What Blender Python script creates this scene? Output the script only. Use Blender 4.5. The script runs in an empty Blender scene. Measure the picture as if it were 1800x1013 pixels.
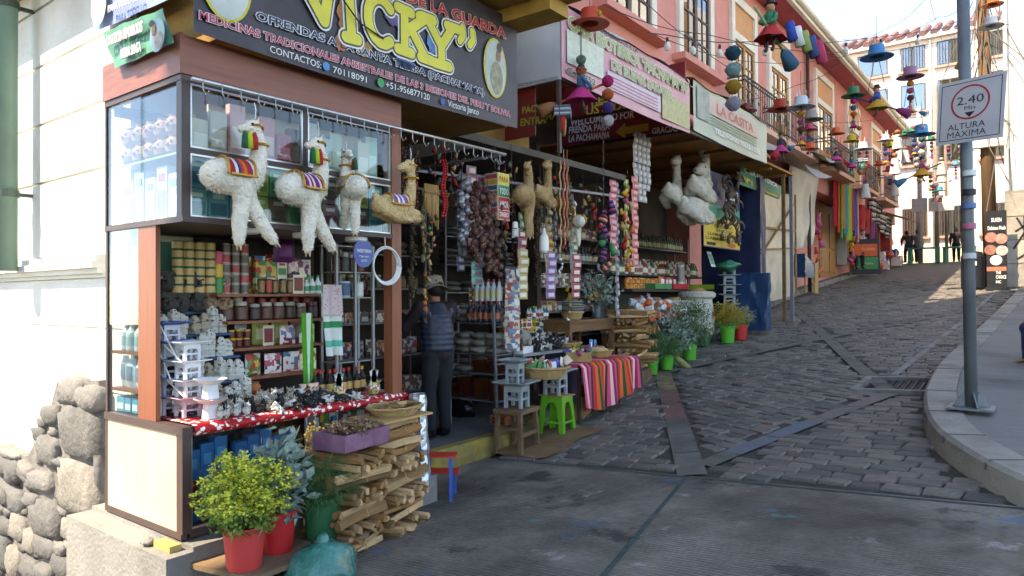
import bpy, math, random
from mathutils import Vector, Matrix, Euler, noise
S = bpy.context.scene
col = S.collection
rnd = random.Random(11)
PI = math.pi
def R(d): return math.radians(d)

# ---------------------------------------------------------------- camera
F_PX, W_PX, H_PX, CAM_H = 1234.0, 1800.0, 1013.0, 1.75
YAW, PITCH, ROLL = R(37.3), R(.58), R(.33)
fwd = Vector((-math.sin(YAW)*math.cos(PITCH), math.cos(YAW)*math.cos(PITCH), math.sin(PITCH)))
_r0 = Vector((math.cos(YAW), math.sin(YAW), 0)); _u0 = _r0.cross(fwd)
rgt = _r0*math.cos(ROLL) - _u0*math.sin(ROLL); upv = rgt.cross(fwd)
cd = bpy.data.cameras.new('camera'); cam = bpy.data.objects.new('camera', cd); col.objects.link(cam)
cd.sensor_width = 36; cd.lens = 36*F_PX/W_PX; cd.clip_end = 600; cd.clip_start = .05
cam.matrix_world = Matrix.Translation((0, 0, CAM_H)) @ Matrix((rgt, upv, -fwd)).transposed().to_4x4()
S.camera = cam

# ---------------------------------------------------------------- sky, sun, exposure
SUN_AZ, SUN_EL = R(205), R(52)     # compass-like angle from +Y towards +X of the direction to the sun
sdir = Vector((math.sin(SUN_AZ)*math.cos(SUN_EL), math.cos(SUN_AZ)*math.cos(SUN_EL), math.sin(SUN_EL)))
w = bpy.data.worlds.new('World'); S.world = w; w.use_nodes = True
nt = w.node_tree
sk = nt.nodes.new('ShaderNodeTexSky'); sk.sky_type = 'NISHITA'; sk.sun_disc = False
sk.sun_elevation = SUN_EL; sk.sun_rotation = SUN_AZ; sk.altitude = 3600; sk.air_density = 1.0; sk.dust_density = .4; sk.ozone_density = 2.0
bgn = nt.nodes['Background']; bgn.inputs[1].default_value = .15
nt.links.new(sk.outputs[0], bgn.inputs[0])
sl = bpy.data.lights.new('sun', 'SUN'); sl.energy = 2.3; sl.angle = R(.5); sl.color = (1, .95, .87)
so = bpy.data.objects.new('sun', sl); col.objects.link(so); so.rotation_euler = (-sdir).to_track_quat('-Z', 'Y').to_euler()
vs = S.view_settings; vs.view_transform = 'Standard'; vs.look = 'None'; vs.exposure = 2.5; vs.use_white_balance = True; vs.white_balance_temperature = 8500; vs.white_balance_tint = 10; vs.gamma = 1; vs.use_curve_mapping = False
S.cycles.max_bounces = 5; S.cycles.diffuse_bounces = 3; S.cycles.glossy_bounces = 3; S.cycles.transmission_bounces = 4; S.cycles.transparent_max_bounces = 12
S.cycles.caustics_reflective = False; S.cycles.caustics_refractive = False
S.cycles.use_denoising = True; S.cycles.use_adaptive_sampling = True; S.cycles.adaptive_threshold = .03

# ---------------------------------------------------------------- measuring the place
def ray(x, y): return fwd + rgt*((x-W_PX/2)/F_PX) + upv*((H_PX/2-y)/F_PX)
O = Vector((0, 0, CAM_H))
def aX(x, y, v): r = ray(x, y); return O + r*(v/r.x)
def aY(x, y, v): r = ray(x, y); return O + r*(v/r.y)
def aZ(x, y, v): r = ray(x, y); return O + r*((v-CAM_H)/r.z)
def aD(x, y, d): return O + ray(x, y)*d
def sm(a, b, x):
    t = min(1, max(0, (x-a)/(b-a))); return t*t*(3-2*t)
def g(x, y):                                    # height of the street
    xx = min(max(x, -9), 6)
    c = .064*(xx+4.65)*(1-.75*sm(6, 15, y))
    s = .02*(y-5.7) if y < 5.7 else .09*(min(y, 42)-5.7)
    drop = .3*max(0, -4.25-x)*(1-sm(3.2, 4.6, y))          # the cross street falls away past the kiosk
    return .06 + c + s - min(drop, 2.5)
def aG(x, y, dz=0):
    r = ray(x, y); t = 1.0
    while t < 90:
        p = O + r*t
        if p.z < g(p.x, p.y)+dz: break
        t *= 1.002
    return p
def pline(pts, y):                              # x on a polyline given as (x, y) sorted by y
    if y <= pts[0][1]: return pts[0][0]
    for a, b in zip(pts, pts[1:]):
        if y <= b[1]: return a[0]+(b[0]-a[0])*(y-a[1])/(b[1]-a[1])
    return pts[-1][0]
KL = [(-4.63, 4.0), (-4.7, 6.1), (-5.35, 10), (-5.75, 14.5), (-6.15, 18.8), (-6.5, 24), (-6.6, 31), (-6.45, 42)]   # foot of the shop kerb
def kl(y): return pline(KL, y)
KR = [(-.13, 5.67), (-.49, 6.28), (-.8, 7.05), (-.99, 8.03), (-1.1, 9.22), (-1.14, 11.36), (-.95, 17), (-.63, 24.1), (-.4, 32)]
def kr(y): return pline(KR, y)
def sw(y): return max(.25+.0*y, g(kl(y), y)+.15) if y > 6 else .25   # shop pavement height

# ---------------------------------------------------------------- materials
def hx(s):
    s = s.lstrip('#'); c = [int(s[i:i+2], 16)/255 for i in (0, 2, 4)]
    return tuple((v/12.92 if v <= .04045 else ((v+.055)/1.055)**2.4) for v in c)
_M = {}
def mat(name, c='808080', rough=.7, var=.2, scale=6., bump=0., bscale=60., metal=0., spec=.4, rand=0., stretch=None, c2=None, coat=0., dirt=0.):
    """plain surface: base colour broken up by noise, optional second colour, fine relief"""
    if name in _M: return _M[name]
    m = bpy.data.materials.new(name); m.use_nodes = True; t = m.node_tree; N = t.nodes; L = t.links
    b = N['Principled BSDF']; b.inputs['Roughness'].default_value = rough; b.inputs['Metallic'].default_value = metal
    b.inputs['Specular IOR Level'].default_value = spec; b.inputs['Coat Weight'].default_value = coat
    c = hx(c) if isinstance(c, str) else c
    co = N.new('ShaderNodeTexCoord'); mp = N.new('ShaderNodeMapping'); L.new(co.outputs['Object'], mp.inputs[0])
    if stretch: mp.inputs['Scale'].default_value = stretch
    nz = N.new('ShaderNodeTexNoise'); nz.inputs['Scale'].default_value = scale; nz.inputs['Detail'].default_value = 5; nz.inputs['Roughness'].default_value = .6
    L.new(mp.outputs[0], nz.inputs['Vector'])
    rp = N.new('ShaderNodeValToRGB'); e = rp.color_ramp.elements
    e[0].position = .3; e[1].position = .7
    d = hx(c2) if c2 else tuple(min(1, v*(1+var)) for v in c)
    e[0].color = (*(tuple(v*(1-var) for v in c) if not c2 else c), 1); e[1].color = (*d, 1)
    L.new(nz.outputs[0], rp.inputs[0]); out = rp.outputs[0]
    if rand:
        oi = N.new('ShaderNodeObjectInfo'); hs = N.new('ShaderNodeHueSaturation')
        mr = N.new('ShaderNodeMapRange'); mr.inputs['To Min'].default_value = 1-rand; mr.inputs['To Max'].default_value = 1+rand
        L.new(oi.outputs['Random'], mr.inputs[0]); L.new(mr.outputs[0], hs.inputs['Value']); L.new(out, hs.inputs['Color']); out = hs.outputs[0]
    if dirt:
        n2 = N.new('ShaderNodeTexNoise'); n2.inputs['Scale'].default_value = scale*.35; n2.inputs['Detail'].default_value = 8; L.new(co.outputs['Object'], n2.inputs['Vector'])
        r2 = N.new('ShaderNodeValToRGB'); r2.color_ramp.elements[0].position = .5; r2.color_ramp.elements[1].position = .72
        mx = N.new('ShaderNodeMix'); mx.data_type = 'RGBA'; mx.blend_type = 'MULTIPLY'; L.new(n2.outputs[0], r2.inputs[0])
        ml = N.new('ShaderNodeMath'); ml.operation = 'MULTIPLY'; ml.inputs[1].default_value = dirt; L.new(r2.outputs[0], ml.inputs[0]); L.new(ml.outputs[0], mx.inputs[0])
        L.new(out, mx.inputs[6]); mx.inputs[7].default_value = (.32, .28, .24, 1); out = mx.outputs[2]
    L.new(out, b.inputs['Base Color'])
    if bump:
        n3 = N.new('ShaderNodeTexNoise'); n3.inputs['Scale'].default_value = bscale; n3.inputs['Detail'].default_value = 4; L.new(mp.outputs[0], n3.inputs['Vector'])
        bp = N.new('ShaderNodeBump'); bp.inputs['Strength'].default_value = bump; bp.inputs['Distance'].default_value = .02
        L.new(n3.outputs[0], bp.inputs['Height']); L.new(bp.outputs[0], b.inputs['Normal'])
    _M[name] = m; return m
def pmat(c, rough=.55, **k):                      # plain coloured print, paint or plastic
    return mat('paint_'+c+('' if rough == .55 else '_%d' % (rough*100)), c, rough, var=.1, scale=5, **k)
def glassmat(name, tint='ffffff', refl=.16, rough=.02):
    if name in _M: return _M[name]
    m = bpy.data.materials.new(name); m.use_nodes = True; t = m.node_tree; N = t.nodes; L = t.links
    tr = N.new('ShaderNodeBsdfTransparent'); tr.inputs[0].default_value = (*hx(tint), 1)
    gl = N.new('ShaderNodeBsdfGlossy'); gl.inputs['Roughness'].default_value = rough
    fr = N.new('ShaderNodeLayerWeight'); fr.inputs[0].default_value = .5
    pw = N.new('ShaderNodeMath'); pw.operation = 'POWER'; pw.inputs[1].default_value = 4; L.new(fr.outputs['Facing'], pw.inputs[0])
    ad = N.new('ShaderNodeMath'); ad.operation = 'ADD'; ad.inputs[1].default_value = refl+.03; ad.use_clamp = True; L.new(pw.outputs[0], ad.inputs[0])
    mx = N.new('ShaderNodeMixShader'); L.new(ad.outputs[0], mx.inputs[0]); L.new(tr.outputs[0], mx.inputs[1]); L.new(gl.outputs[0], mx.inputs[2])
    L.new(mx.outputs[0], N['Material Output'].inputs[0]); _M[name] = m; return m
def stripes(name, cols, axis=0, period=.5, rough=.85, wob=.0):
    """woven cloth: hard stripes of several colours along one object axis"""
    if name in _M: return _M[name]
    m = bpy.data.materials.new(name); m.use_nodes = True; t = m.node_tree; N = t.nodes; L = t.links
    b = N['Principled BSDF']; b.inputs['Roughness'].default_value = rough; b.inputs['Specular IOR Level'].default_value = .15
    co = N.new('ShaderNodeTexCoord'); sp = N.new('ShaderNodeSeparateXYZ'); L.new(co.outputs['Object'], sp.inputs[0])
    dv = N.new('ShaderNodeMath'); dv.operation = 'DIVIDE'; dv.inputs[1].default_value = period; L.new(sp.outputs[axis], dv.inputs[0])
    fr = N.new('ShaderNodeMath'); fr.operation = 'FRACT'; L.new(dv.outputs[0], fr.inputs[0])
    rp = N.new('ShaderNodeValToRGB'); rp.color_ramp.interpolation = 'CONSTANT'; e = rp.color_ramp.elements
    n = len(cols)
    while len(e) < n: e.new(.5)
    for i, c in enumerate(cols): e[i].position = i/n; e[i].color = (*hx(c), 1)
    L.new(fr.outputs[0], rp.inputs[0]); L.new(rp.outputs[0], b.inputs['Base Color'])
    nz = N.new('ShaderNodeTexNoise'); nz.inputs['Scale'].default_value = 250; L.new(co.outputs['Object'], nz.inputs['Vector'])
    bp = N.new('ShaderNodeBump'); bp.inputs['Strength'].default_value = .35; bp.inputs['Distance'].default_value = .01; L.new(nz.outputs[0], bp.inputs['Height']); L.new(bp.outputs[0], b.inputs['Normal'])
    _M[name] = m; return m
def spotmat(name, base, spot, scale=20, size=.3, rough=.6, bump=.0, detail=0):
    """spots of a second colour (voronoi cells) on a base: printed flowers, carved stone, speckles"""
    if name in _M: return _M[name]
    m = bpy.data.materials.new(name); m.use_nodes = True; t = m.node_tree; N = t.nodes; L = t.links
    b = N['Principled BSDF']; b.inputs['Roughness'].default_value = rough; b.inputs['Specular IOR Level'].default_value = .3
    co = N.new('ShaderNodeTexCoord'); vo = N.new('ShaderNodeTexVoronoi'); vo.inputs['Scale'].default_value = scale
    nz = N.new('ShaderNodeTexNoise'); nz.inputs['Scale'].default_value = scale*2.2; L.new(co.outputs['Object'], nz.inputs['Vector'])
    ad = N.new('ShaderNodeVectorMath'); ad.operation = 'MULTIPLY_ADD'; ad.inputs[1].default_value = (.35/scale*2,)*3
    L.new(nz.outputs['Color'], ad.inputs[0]); L.new(co.outputs['Object'], ad.inputs[2]); L.new(ad.outputs[0], vo.inputs['Vector'])
    rp = N.new('ShaderNodeValToRGB'); e = rp.color_ramp.elements; e[0].position = size; e[0].color = (*hx(spot), 1); e[1].position = size+.06; e[1].color = (*hx(base), 1)
    L.new(vo.outputs['Distance'], rp.inputs[0]); L.new(rp.outputs[0], b.inputs['Base Color'])
    if bump:
        bp = N.new('ShaderNodeBump'); bp.inputs['Strength'].default_value = bump; bp.inputs['Distance'].default_value = .02; L.new(vo.outputs['Distance'], bp.inputs['Height']); L.new(bp.outputs[0], b.inputs['Normal'])
    _M[name] = m; return m
def printmat(name, cols, scale=14, rough=.5):
    """busy printed wrapper: blocks of several colours"""
    if name in _M: return _M[name]
    m = bpy.data.materials.new(name); m.use_nodes = True; t = m.node_tree; N = t.nodes; L = t.links
    b = N['Principled BSDF']; b.inputs['Roughness'].default_value = rough
    co = N.new('ShaderNodeTexCoord'); oi = N.new('ShaderNodeObjectInfo')
    ad = N.new('ShaderNodeVectorMath'); ad.operation = 'MULTIPLY_ADD'; ad.inputs[1].default_value = (7, 3, 5)
    cb = N.new('ShaderNodeCombineXYZ')
    for k in range(3): L.new(oi.outputs['Random'], cb.inputs[k])
    L.new(cb.outputs[0], ad.inputs[0]); L.new(co.outputs['Object'], ad.inputs[2])
    vo = N.new('ShaderNodeTexVoronoi'); vo.distance = 'CHEBYCHEV'; vo.inputs['Scale'].default_value = scale; L.new(ad.outputs[0], vo.inputs['Vector'])
    sp = N.new('ShaderNodeSeparateColor'); L.new(vo.outputs['Color'], sp.inputs[0])
    rp = N.new('ShaderNodeValToRGB'); rp.color_ramp.interpolation = 'CONSTANT'; e = rp.color_ramp.elements
    while len(e) < len(cols): e.new(.5)
    for i, c in enumerate(cols): e[i].position = i/len(cols); e[i].color = (*hx(c), 1)
    L.new(sp.outputs[0], rp.inputs[0]); L.new(rp.outputs[0], b.inputs['Base Color']); _M[name] = m; return m

# ---------------------------------------------------------------- mesh builder
class MB:
    def __init__(s): s.v = []; s.f = []; s.m = []
    def add(s, vs_, fs_, m=0, M=None):
        o = len(s.v)
        s.v += [tuple(M @ Vector(p)) for p in vs_] if M is not None else [tuple(p) for p in vs_]
        s.f += [tuple(i+o for i in f) for f in fs_]; s.m += [m]*len(fs_); return s
    def box(s, c, d, rot=None, m=0, M=None, tp=1.0):
        x, y, z = d[0]/2, d[1]/2, d[2]/2
        vs_ = [Vector((sx*x*(tp if sz > 0 else 1), sy*y*(tp if sz > 0 else 1), sz*z)) for sz in (-1, 1) for sx, sy in ((-1, -1), (1, -1), (1, 1), (-1, 1))]
        if rot: e = Euler(rot).to_matrix(); vs_ = [e @ p for p in vs_]
        vs_ = [p+Vector(c) for p in vs_]
        return s.add(vs_, [(3, 2, 1, 0), (4, 5, 6, 7), (0, 1, 5, 4), (1, 2, 6, 5), (2, 3, 7, 6), (3, 0, 4, 7)], m, M)
    def b2(s, a, b, m=0, M=None):                  # box by two corners
        a, b = Vector(a), Vector(b); d = b-a
        return s.box((a+b)/2, (abs(d.x), abs(d.y), abs(d.z)), None, m, M)
    def bar(s, a, b, wx, wy=None, m=0, up=(0, 0, 1), M=None):   # box beam between two points
        a, b = Vector(a), Vector(b); wy = wy or wx; d = b-a; L_ = d.length
        if L_ < 1e-6: return s
        d.normalize(); u = Vector(up)
        if abs(d.dot(u)) > .98: u = Vector((1, 0, 0))
        sx = d.cross(u).normalized(); sy = sx.cross(d)
        vs_ = [p + sx*(i*wx/2) + sy*(j*wy/2) for p in (a, b) for i, j in ((-1, -1), (1, -1), (1, 1), (-1, 1))]
        return s.add(vs_, [(3, 2, 1, 0), (4, 5, 6, 7), (0, 1, 5, 4), (1, 2, 6, 5), (2, 3, 7, 6), (3, 0, 4, 7)], m, M)
    def tube(s, pts, r, n=6, m=0, M=None, cap=True):
        pts = [Vector(p) for p in pts]; k = len(pts); rr = r if isinstance(r, (list, tuple)) else [r]*k
        vs_ = []; fs_ = []; px = None
        for i, p in enumerate(pts):
            d = (pts[min(i+1, k-1)]-pts[max(i-1, 0)])
            d = d.normalized() if d.length > 1e-9 else Vector((0, 0, 1))
            if px is None: px = d.orthogonal().normalized()
            px = (px-d*px.dot(d)); px = px.normalized() if px.length > 1e-6 else d.orthogonal().normalized()
            py = d.cross(px)
            vs_ += [p+(px*math.cos(2*PI*j/n)+py*math.sin(2*PI*j/n))*rr[i] for j in range(n)]
        for i in range(k-1):
            for j in range(n): fs_.append((i*n+j, i*n+(j+1) % n, (i+1)*n+(j+1) % n, (i+1)*n+j))
        if cap: fs_ += [tuple(range(n-1, -1, -1)), tuple((k-1)*n+j for j in range(n))]
        return s.add(vs_, fs_, m, M)
    def lathe(s, prof, n=12, c=(0, 0, 0), m=0, M=None, sx=1., sy=1., cap=True, ms=None):
        k = len(prof); c = Vector(c)
        vs_ = [c+Vector((r*math.cos(2*PI*j/n)*sx, r*math.sin(2*PI*j/n)*sy, z)) for r, z in prof for j in range(n)]
        for i in range(k-1):
            s.add([vs_[i*n+j] for j in range(n)]+[vs_[(i+1)*n+j] for j in range(n)], [(j, (j+1) % n, n+(j+1) % n, n+j) for j in range(n)], ms[i] if ms else m, M)
        if cap:
            if prof[0][0] > 1e-5: s.add(vs_[:n], [tuple(range(n-1, -1, -1))], ms[0] if ms else m, M)
            if prof[-1][0] > 1e-5: s.add(vs_[-n:], [tuple(range(n))], ms[-1] if ms else m, M)
        return s
    def prism(s, poly, z0, z1, m=0, M=None):       # polygon in xy, extruded in z (counter-clockwise)
        n = len(poly)
        vs_ = [(x, y, z0) for x, y in poly]+[(x, y, z1) for x, y in poly]
        return s.add(vs_, [tuple(range(n-1, -1, -1)), tuple(range(n, 2*n))]+[(i, (i+1) % n, n+(i+1) % n, n+i) for i in range(n)], m, M)
    def grid(s, nx, ny, fn, m=0, M=None):          # sheet; fn(u, v) -> point
        vs_ = [fn(i/nx, j/ny) for j in range(ny+1) for i in range(nx+1)]
        return s.add(vs_, [(j*(nx+1)+i, j*(nx+1)+i+1, (j+1)*(nx+1)+i+1, (j+1)*(nx+1)+i) for j in range(ny) for i in range(nx)], m, M)
    def ball(s, c, r, n=8, k=6, m=0, M=None, jit=0., seed=0, sq=(1, 1, 1)):
        c = Vector(c); vs_ = []; fs_ = []
        for i in range(k+1):
            th = PI*i/k
            for j in range(n):
                d = Vector((math.sin(th)*math.cos(2*PI*j/n), math.sin(th)*math.sin(2*PI*j/n), math.cos(th)))
                q = 1+(jit*noise.noise(d*1.7+Vector((seed*3.1, seed, 0))) if jit else 0)
                vs_.append(c+Vector((d.x*sq[0], d.y*sq[1], d.z*sq[2]))*r*q)
        for i in range(k):
            for j in range(n): fs_.append((i*n+j, (i+1)*n+j, (i+1)*n+(j+1) % n, i*n+(j+1) % n))
        return s.add(vs_, fs_, m, M)
    def mesh(s, name, mats, smooth=False):
        me = bpy.data.meshes.new(name); me.from_pydata(s.v, [], s.f)
        for m in (mats if isinstance(mats, (list, tuple)) else [mats]): me.materials.append(m)
        if len(me.materials) > 1: me.polygons.foreach_set('material_index', s.m)
        if smooth: me.polygons.foreach_set('use_smooth', [True]*len(me.polygons))
        me.update(); return me
    def build(s, name, mats, parent=None, smooth=False, world=False, loc=None, rot=None, auto=None):
        return ob(name, s.mesh(name, mats, smooth), parent, world, loc, rot, auto)
def ob(name, me, parent=None, world=False, loc=None, rot=None, auto=None):
    o = bpy.data.objects.new(name, me); col.objects.link(o)
    if parent is not None:
        o.parent = parent
        if world: o.matrix_parent_inverse = parent.matrix_basis.inverted()
    if loc is not None: o.location = loc
    if rot is not None: o.rotation_euler = rot
    return o
def tag(o, label=None, cat=None, group=None, kind=None):
    if label: o['label'] = label
    if cat: o['category'] = cat
    if group: o['group'] = group
    if kind: o['kind'] = kind
    return o
def thing(name, label, cat, loc=(0, 0, 0), rz=0, group=None, rot=None):
    o = bpy.data.objects.new(name, None); col.objects.link(o); o.location = loc; o.rotation_euler = rot or (0, 0, rz); o.empty_display_size = .1
    return tag(o, label, cat, group)
KIDS = {}
def dup(root, loc=None, rz=None, label=None, group=None, scale=None, rot=None, mats=None):
    def cp(o, par):
        c = o.copy(); col.objects.link(c)
        if par is not None:
            c.parent = par; c.matrix_parent_inverse = o.matrix_parent_inverse.copy()
        for ch in o.children: cp(ch, c)
        return c
    r = cp(root, None)
    if loc is not None: r.location = loc
    if rz is not None: r.rotation_euler = (0, 0, rz)
    if rot is not None: r.rotation_euler = rot
    if scale is not None: r.scale = (scale,)*3 if isinstance(scale, (int, float)) else scale
    if label: r['label'] = label
    if group: r['group'] = group
    return r
def recolour(root, a, b):
    """give a copy its own paint: swap material a for b on the object's own slots"""
    for o in [root]+list(root.children_recursive):
        if o.type == 'MESH' and o.data:
            for i, sl_ in enumerate(o.material_slots):
                if sl_.material == a: sl_.link = 'OBJECT'; sl_.material = b
ORD = ['first', 'second', 'third', 'fourth', 'fifth', 'sixth', 'seventh', 'eighth', 'ninth', 'tenth', 'eleventh', 'twelfth', 'thirteenth', 'fourteenth', 'fifteenth', 'sixteenth', 'seventeenth', 'eighteenth', 'nineteenth', 'twentieth']
ORD += [a+('-'+b if b else '') if a == 'twenty' and b else a+'-'+b for a in ('twenty', 'thirty', 'forty') for b in ORD[:9]]
def frame(o, xa, ya):
    """matrix with origin o, x along xa, y along ya (made square), z out of the face"""
    x = Vector(xa).normalized(); z = x.cross(Vector(ya)).normalized(); y = z.cross(x)
    return Matrix.Translation(o) @ Matrix((x, y, z)).transposed().to_4x4()
def text(s, M, h, m, parent, width=None, bold=.0, out=None, outw=.03, name='lettering', shear=0., lift=.003, depth=.0, world=True):
    """lettering on a face: M is the face frame (origin = lower left corner of the words)"""
    def one(bo, mm, z, nm):
        cu = bpy.data.curves.new(nm, 'FONT'); cu.body = s; cu.size = 1; cu.offset = bo; cu.shear = shear; cu.extrude = depth; cu.resolution_u = 2
        tmp = bpy.data.objects.new(nm, cu); me = bpy.data.meshes.new_from_object(tmp); bpy.data.objects.remove(tmp)
        xs = [v.co.x for v in me.vertices] or [0, 1]
        return me, min(xs), max(xs), z, mm, nm
    a = one(bold, m, lift, name); lay = [a]
    if out is not None: lay.append(one(bold+outw, out, lift*.5, name+'_outline'))
    x0, x1 = a[1], a[2]; ky = h/.73; kx = (width/(x1-x0)) if width else ky
    top = None
    for me, _, _, z, mm, nm in lay:
        for v in me.vertices: v.co = Vector(((v.co.x-x0)*kx, v.co.y*ky, z+v.co.z*h))
        me.materials.clear(); me.materials.append(mm)
        o = bpy.data.objects.new(nm, me); col.objects.link(o); o.parent = parent
        if world: o.matrix_parent_inverse = Matrix() if parent.parent else parent.matrix_basis.inverted()
        o.matrix_basis = M
        top = top or o
    return top
def fit(me_obj): return me_obj
# ================================================================ the setting
def band_mat():
    m = mat('band_concrete', '625d56', .85, .25, 5, .35, 90, dirt=.6); return m
def slab_mat():
    """worn concrete roadway with cast cross-grooves, oil and traces of blue and green paint"""
    m = bpy.data.materials.new('grooved_concrete'); m.use_nodes = True; t = m.node_tree; N = t.nodes; L = t.links; b = N['Principled BSDF']
    b.inputs['Specular IOR Level'].default_value = .35
    co = N.new('ShaderNodeTexCoord')
    def nz(sc, det=6, vec=None, ro=.6):
        n = N.new('ShaderNodeTexNoise'); n.inputs['Scale'].default_value = sc; n.inputs['Detail'].default_value = det; n.inputs['Roughness'].default_value = ro
        L.new(vec or co.outputs['Object'], n.inputs['Vector']); return n.outputs[0]
    def ramp(i, a, ca, b_, cb):
        r = N.new('ShaderNodeValToRGB'); e = r.color_ramp.elements; e[0].position = a; e[0].color = (*ca, 1); e[1].position = b_; e[1].color = (*cb, 1); L.new(i, r.inputs[0]); return r.outputs[0]
    base = ramp(nz(.9), .36, hx('524b43'), .66, hx('8a8276'))
    fine = ramp(nz(24), .3, (.75,)*3, .7, (1.15,)*3)
    mx = N.new('ShaderNodeMix'); mx.data_type = 'RGBA'; mx.blend_type = 'MULTIPLY'; mx.inputs[0].default_value = 1; L.new(base, mx.inputs[6]); L.new(fine, mx.inputs[7])
    out = mx.outputs[2]
    for sc, off, lo, c, amt in ((1.1, (3, 1, 0), .58, '2b2a2c', .75), (1.7, (9.2, 4, 0), .63, '3a6a8a', .55), (2.6, (5.5, 21, 0), .64, '3f8f86', .5), (2.0, (1.5, 8.8, 0), .62, 'b9aeb0', .5)):
        mp = N.new('ShaderNodeMapping'); mp.inputs['Location'].default_value = off; L.new(co.outputs['Object'], mp.inputs[0])
        k = ramp(nz(sc, 7, mp.outputs[0], .68), lo, (0, 0, 0), lo+.05, (amt,)*3)
        q = N.new('ShaderNodeMix'); q.data_type = 'RGBA'; L.new(k, q.inputs[0]); L.new(out, q.inputs[6]); q.inputs[7].default_value = (*hx(c), 1); out = q.outputs[2]
    GRV = (out,)
    rr = ramp(nz(3), .3, (.55,)*3, .7, (.85,)*3); L.new(rr, b.inputs['Roughness'])
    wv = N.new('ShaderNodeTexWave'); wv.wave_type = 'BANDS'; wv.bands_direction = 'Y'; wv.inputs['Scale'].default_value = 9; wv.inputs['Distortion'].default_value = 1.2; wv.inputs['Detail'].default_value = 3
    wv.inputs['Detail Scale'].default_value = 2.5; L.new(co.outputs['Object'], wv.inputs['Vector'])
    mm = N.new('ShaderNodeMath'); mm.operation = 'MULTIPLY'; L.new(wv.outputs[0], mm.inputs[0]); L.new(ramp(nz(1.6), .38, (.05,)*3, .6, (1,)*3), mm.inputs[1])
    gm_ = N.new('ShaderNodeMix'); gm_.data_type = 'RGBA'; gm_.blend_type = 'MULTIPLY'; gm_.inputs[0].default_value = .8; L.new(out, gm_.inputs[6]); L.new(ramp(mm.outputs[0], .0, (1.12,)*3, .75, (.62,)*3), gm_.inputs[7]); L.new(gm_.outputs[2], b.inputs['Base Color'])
    b1 = N.new('ShaderNodeBump'); b1.inputs['Strength'].default_value = .9; b1.inputs['Distance'].default_value = .012; L.new(mm.outputs[0], b1.inputs['Height'])
    b2 = N.new('ShaderNodeBump'); b2.inputs['Strength'].default_value = .35; b2.inputs['Distance'].default_value = .01; L.new(nz(60, 4), b2.inputs['Height']); L.new(b1.outputs[0], b2.inputs['Normal']); L.new(b2.outputs[0], b.inputs['Normal'])
    return m
# ground sheet to the horizon
mb = MB()
xs = [-160, -60, -25, -12, -9, -8, -7, -6.5, -6, -5.5, -5, -4.6, -4.2, -3.5, -3, -2, -1, 0, 1, 2, 4, 6, 12, 30, 80, 200]
ys = [-120, -40, -20, -10, -5, -2, 0, 1, 2, 2.6, 3.2, 3.6, 4, 4.6, 5, 5.7, 6, 7, 8, 9, 10, 11, 12, 13, 14, 15, 18, 22, 30, 42, 60, 120, 300]
vv = [(x, y, g(x, y)-.075) for y in ys for x in xs]; nx = len(xs)
mb.add(vv, [(j*nx+i, j*nx+i+1, (j+1)*nx+i+1, (j+1)*nx+i) for j in range(len(ys)-1) for i in range(nx-1)])
tag(mb.build('ground', mat('packed_dirt', '4a4642', .95, .3, 3, .4, 30)), kind='structure')
# concrete roadway of the cross street
mb = MB()
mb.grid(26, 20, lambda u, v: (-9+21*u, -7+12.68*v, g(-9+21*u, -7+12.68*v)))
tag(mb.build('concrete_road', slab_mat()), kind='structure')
road = bpy.data.objects['concrete_road']
# expansion joints of the slab, slightly proud strips of sealed filler with old green paint
m_joint = mat('joint_filler', '3c4a48', .9, .3, 12, .3)
def ribbon(pts, wd, dz=.004, n=10):
    mb = MB(); P = []
    for a, b in zip(pts, pts[1:]):
        a, b = Vector((*a, 0)), Vector((*b, 0))
        for i in range(n): P.append(a.lerp(b, i/n))
    P.append(Vector((*pts[-1], 0)))
    vs_ = []
    for i, p in enumerate(P):
        d = (P[min(i+1, len(P)-1)]-P[max(i-1, 0)]).normalized(); s_ = Vector((-d.y, d.x, 0))
        for k in (-1, 1):
            q = p+s_*wd/2*k; vs_.append((q.x, q.y, g(q.x, q.y)+dz))
    mb.add(vs_, [(2*i, 2*i+1, 2*i+3, 2*i+2) for i in range(len(P)-1)]); return mb
ribbon([(-2.45, 5.66), (-1.98, 3.42), (-1.6, 1.5)], .035).build('joint_strip', m_joint, road)
ribbon([(-4.6, 5.64), (.1, 5.62)], .03).build('joint_strip', m_joint, road)

# ---- cobbled street
tag(ribbon([(-3.0, 5.7), (-3.0, 9), (-3.3, 14.5), (-3.5, 24), (-3.5, 44)], 11, -.014, 14).build('street', mat('street_bedding', '423d36', .95, .35, 9, .5, 60)), kind='structure')
street = bpy.data.objects['street']
BANDS = [[(-5.05, 10.7), (-2.42, 5.7)], [(-2.45, 6.0), (-1.5, 9.45)], [(-1.5, 9.45), (-3.53, 14.93), (-5.6, 20.2)], [(-4.95, 10.5), (-3.48, 14.5), (-.95, 20.6)],
         [(-5.9, 21), (-3.6, 26.5), (-.7, 31)], [(-.9, 21), (-3.6, 26.5), (-6.3, 33)]]
bm_ = [mat('band_yellow_worn', '8f7f4c', .85, .3, 9, .4, 80, c2='4b4442'), mat('band_blue_worn', '514c4b', .85, .3, 7, .4, 80, c2='5a5553'), band_mat(), band_mat(), band_mat(), band_mat()]
def slabs(bd, t0, t1, wd, m_):
    for a, b in zip(bd, bd[1:]):
        L_ = math.hypot(b[0]-a[0], b[1]-a[1]); n_ = max(1, int(L_*(t1-t0)/.62))
        for k in range(n_): u0, u1 = t0+(t1-t0)*k/n_, t0+(t1-t0)*(k+1)/n_-.012/L_; ribbon(sec(a, b, u0, u1), wd, .002+rnd.uniform(0, .004), 3).build('band_slab', m_, street)
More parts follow.
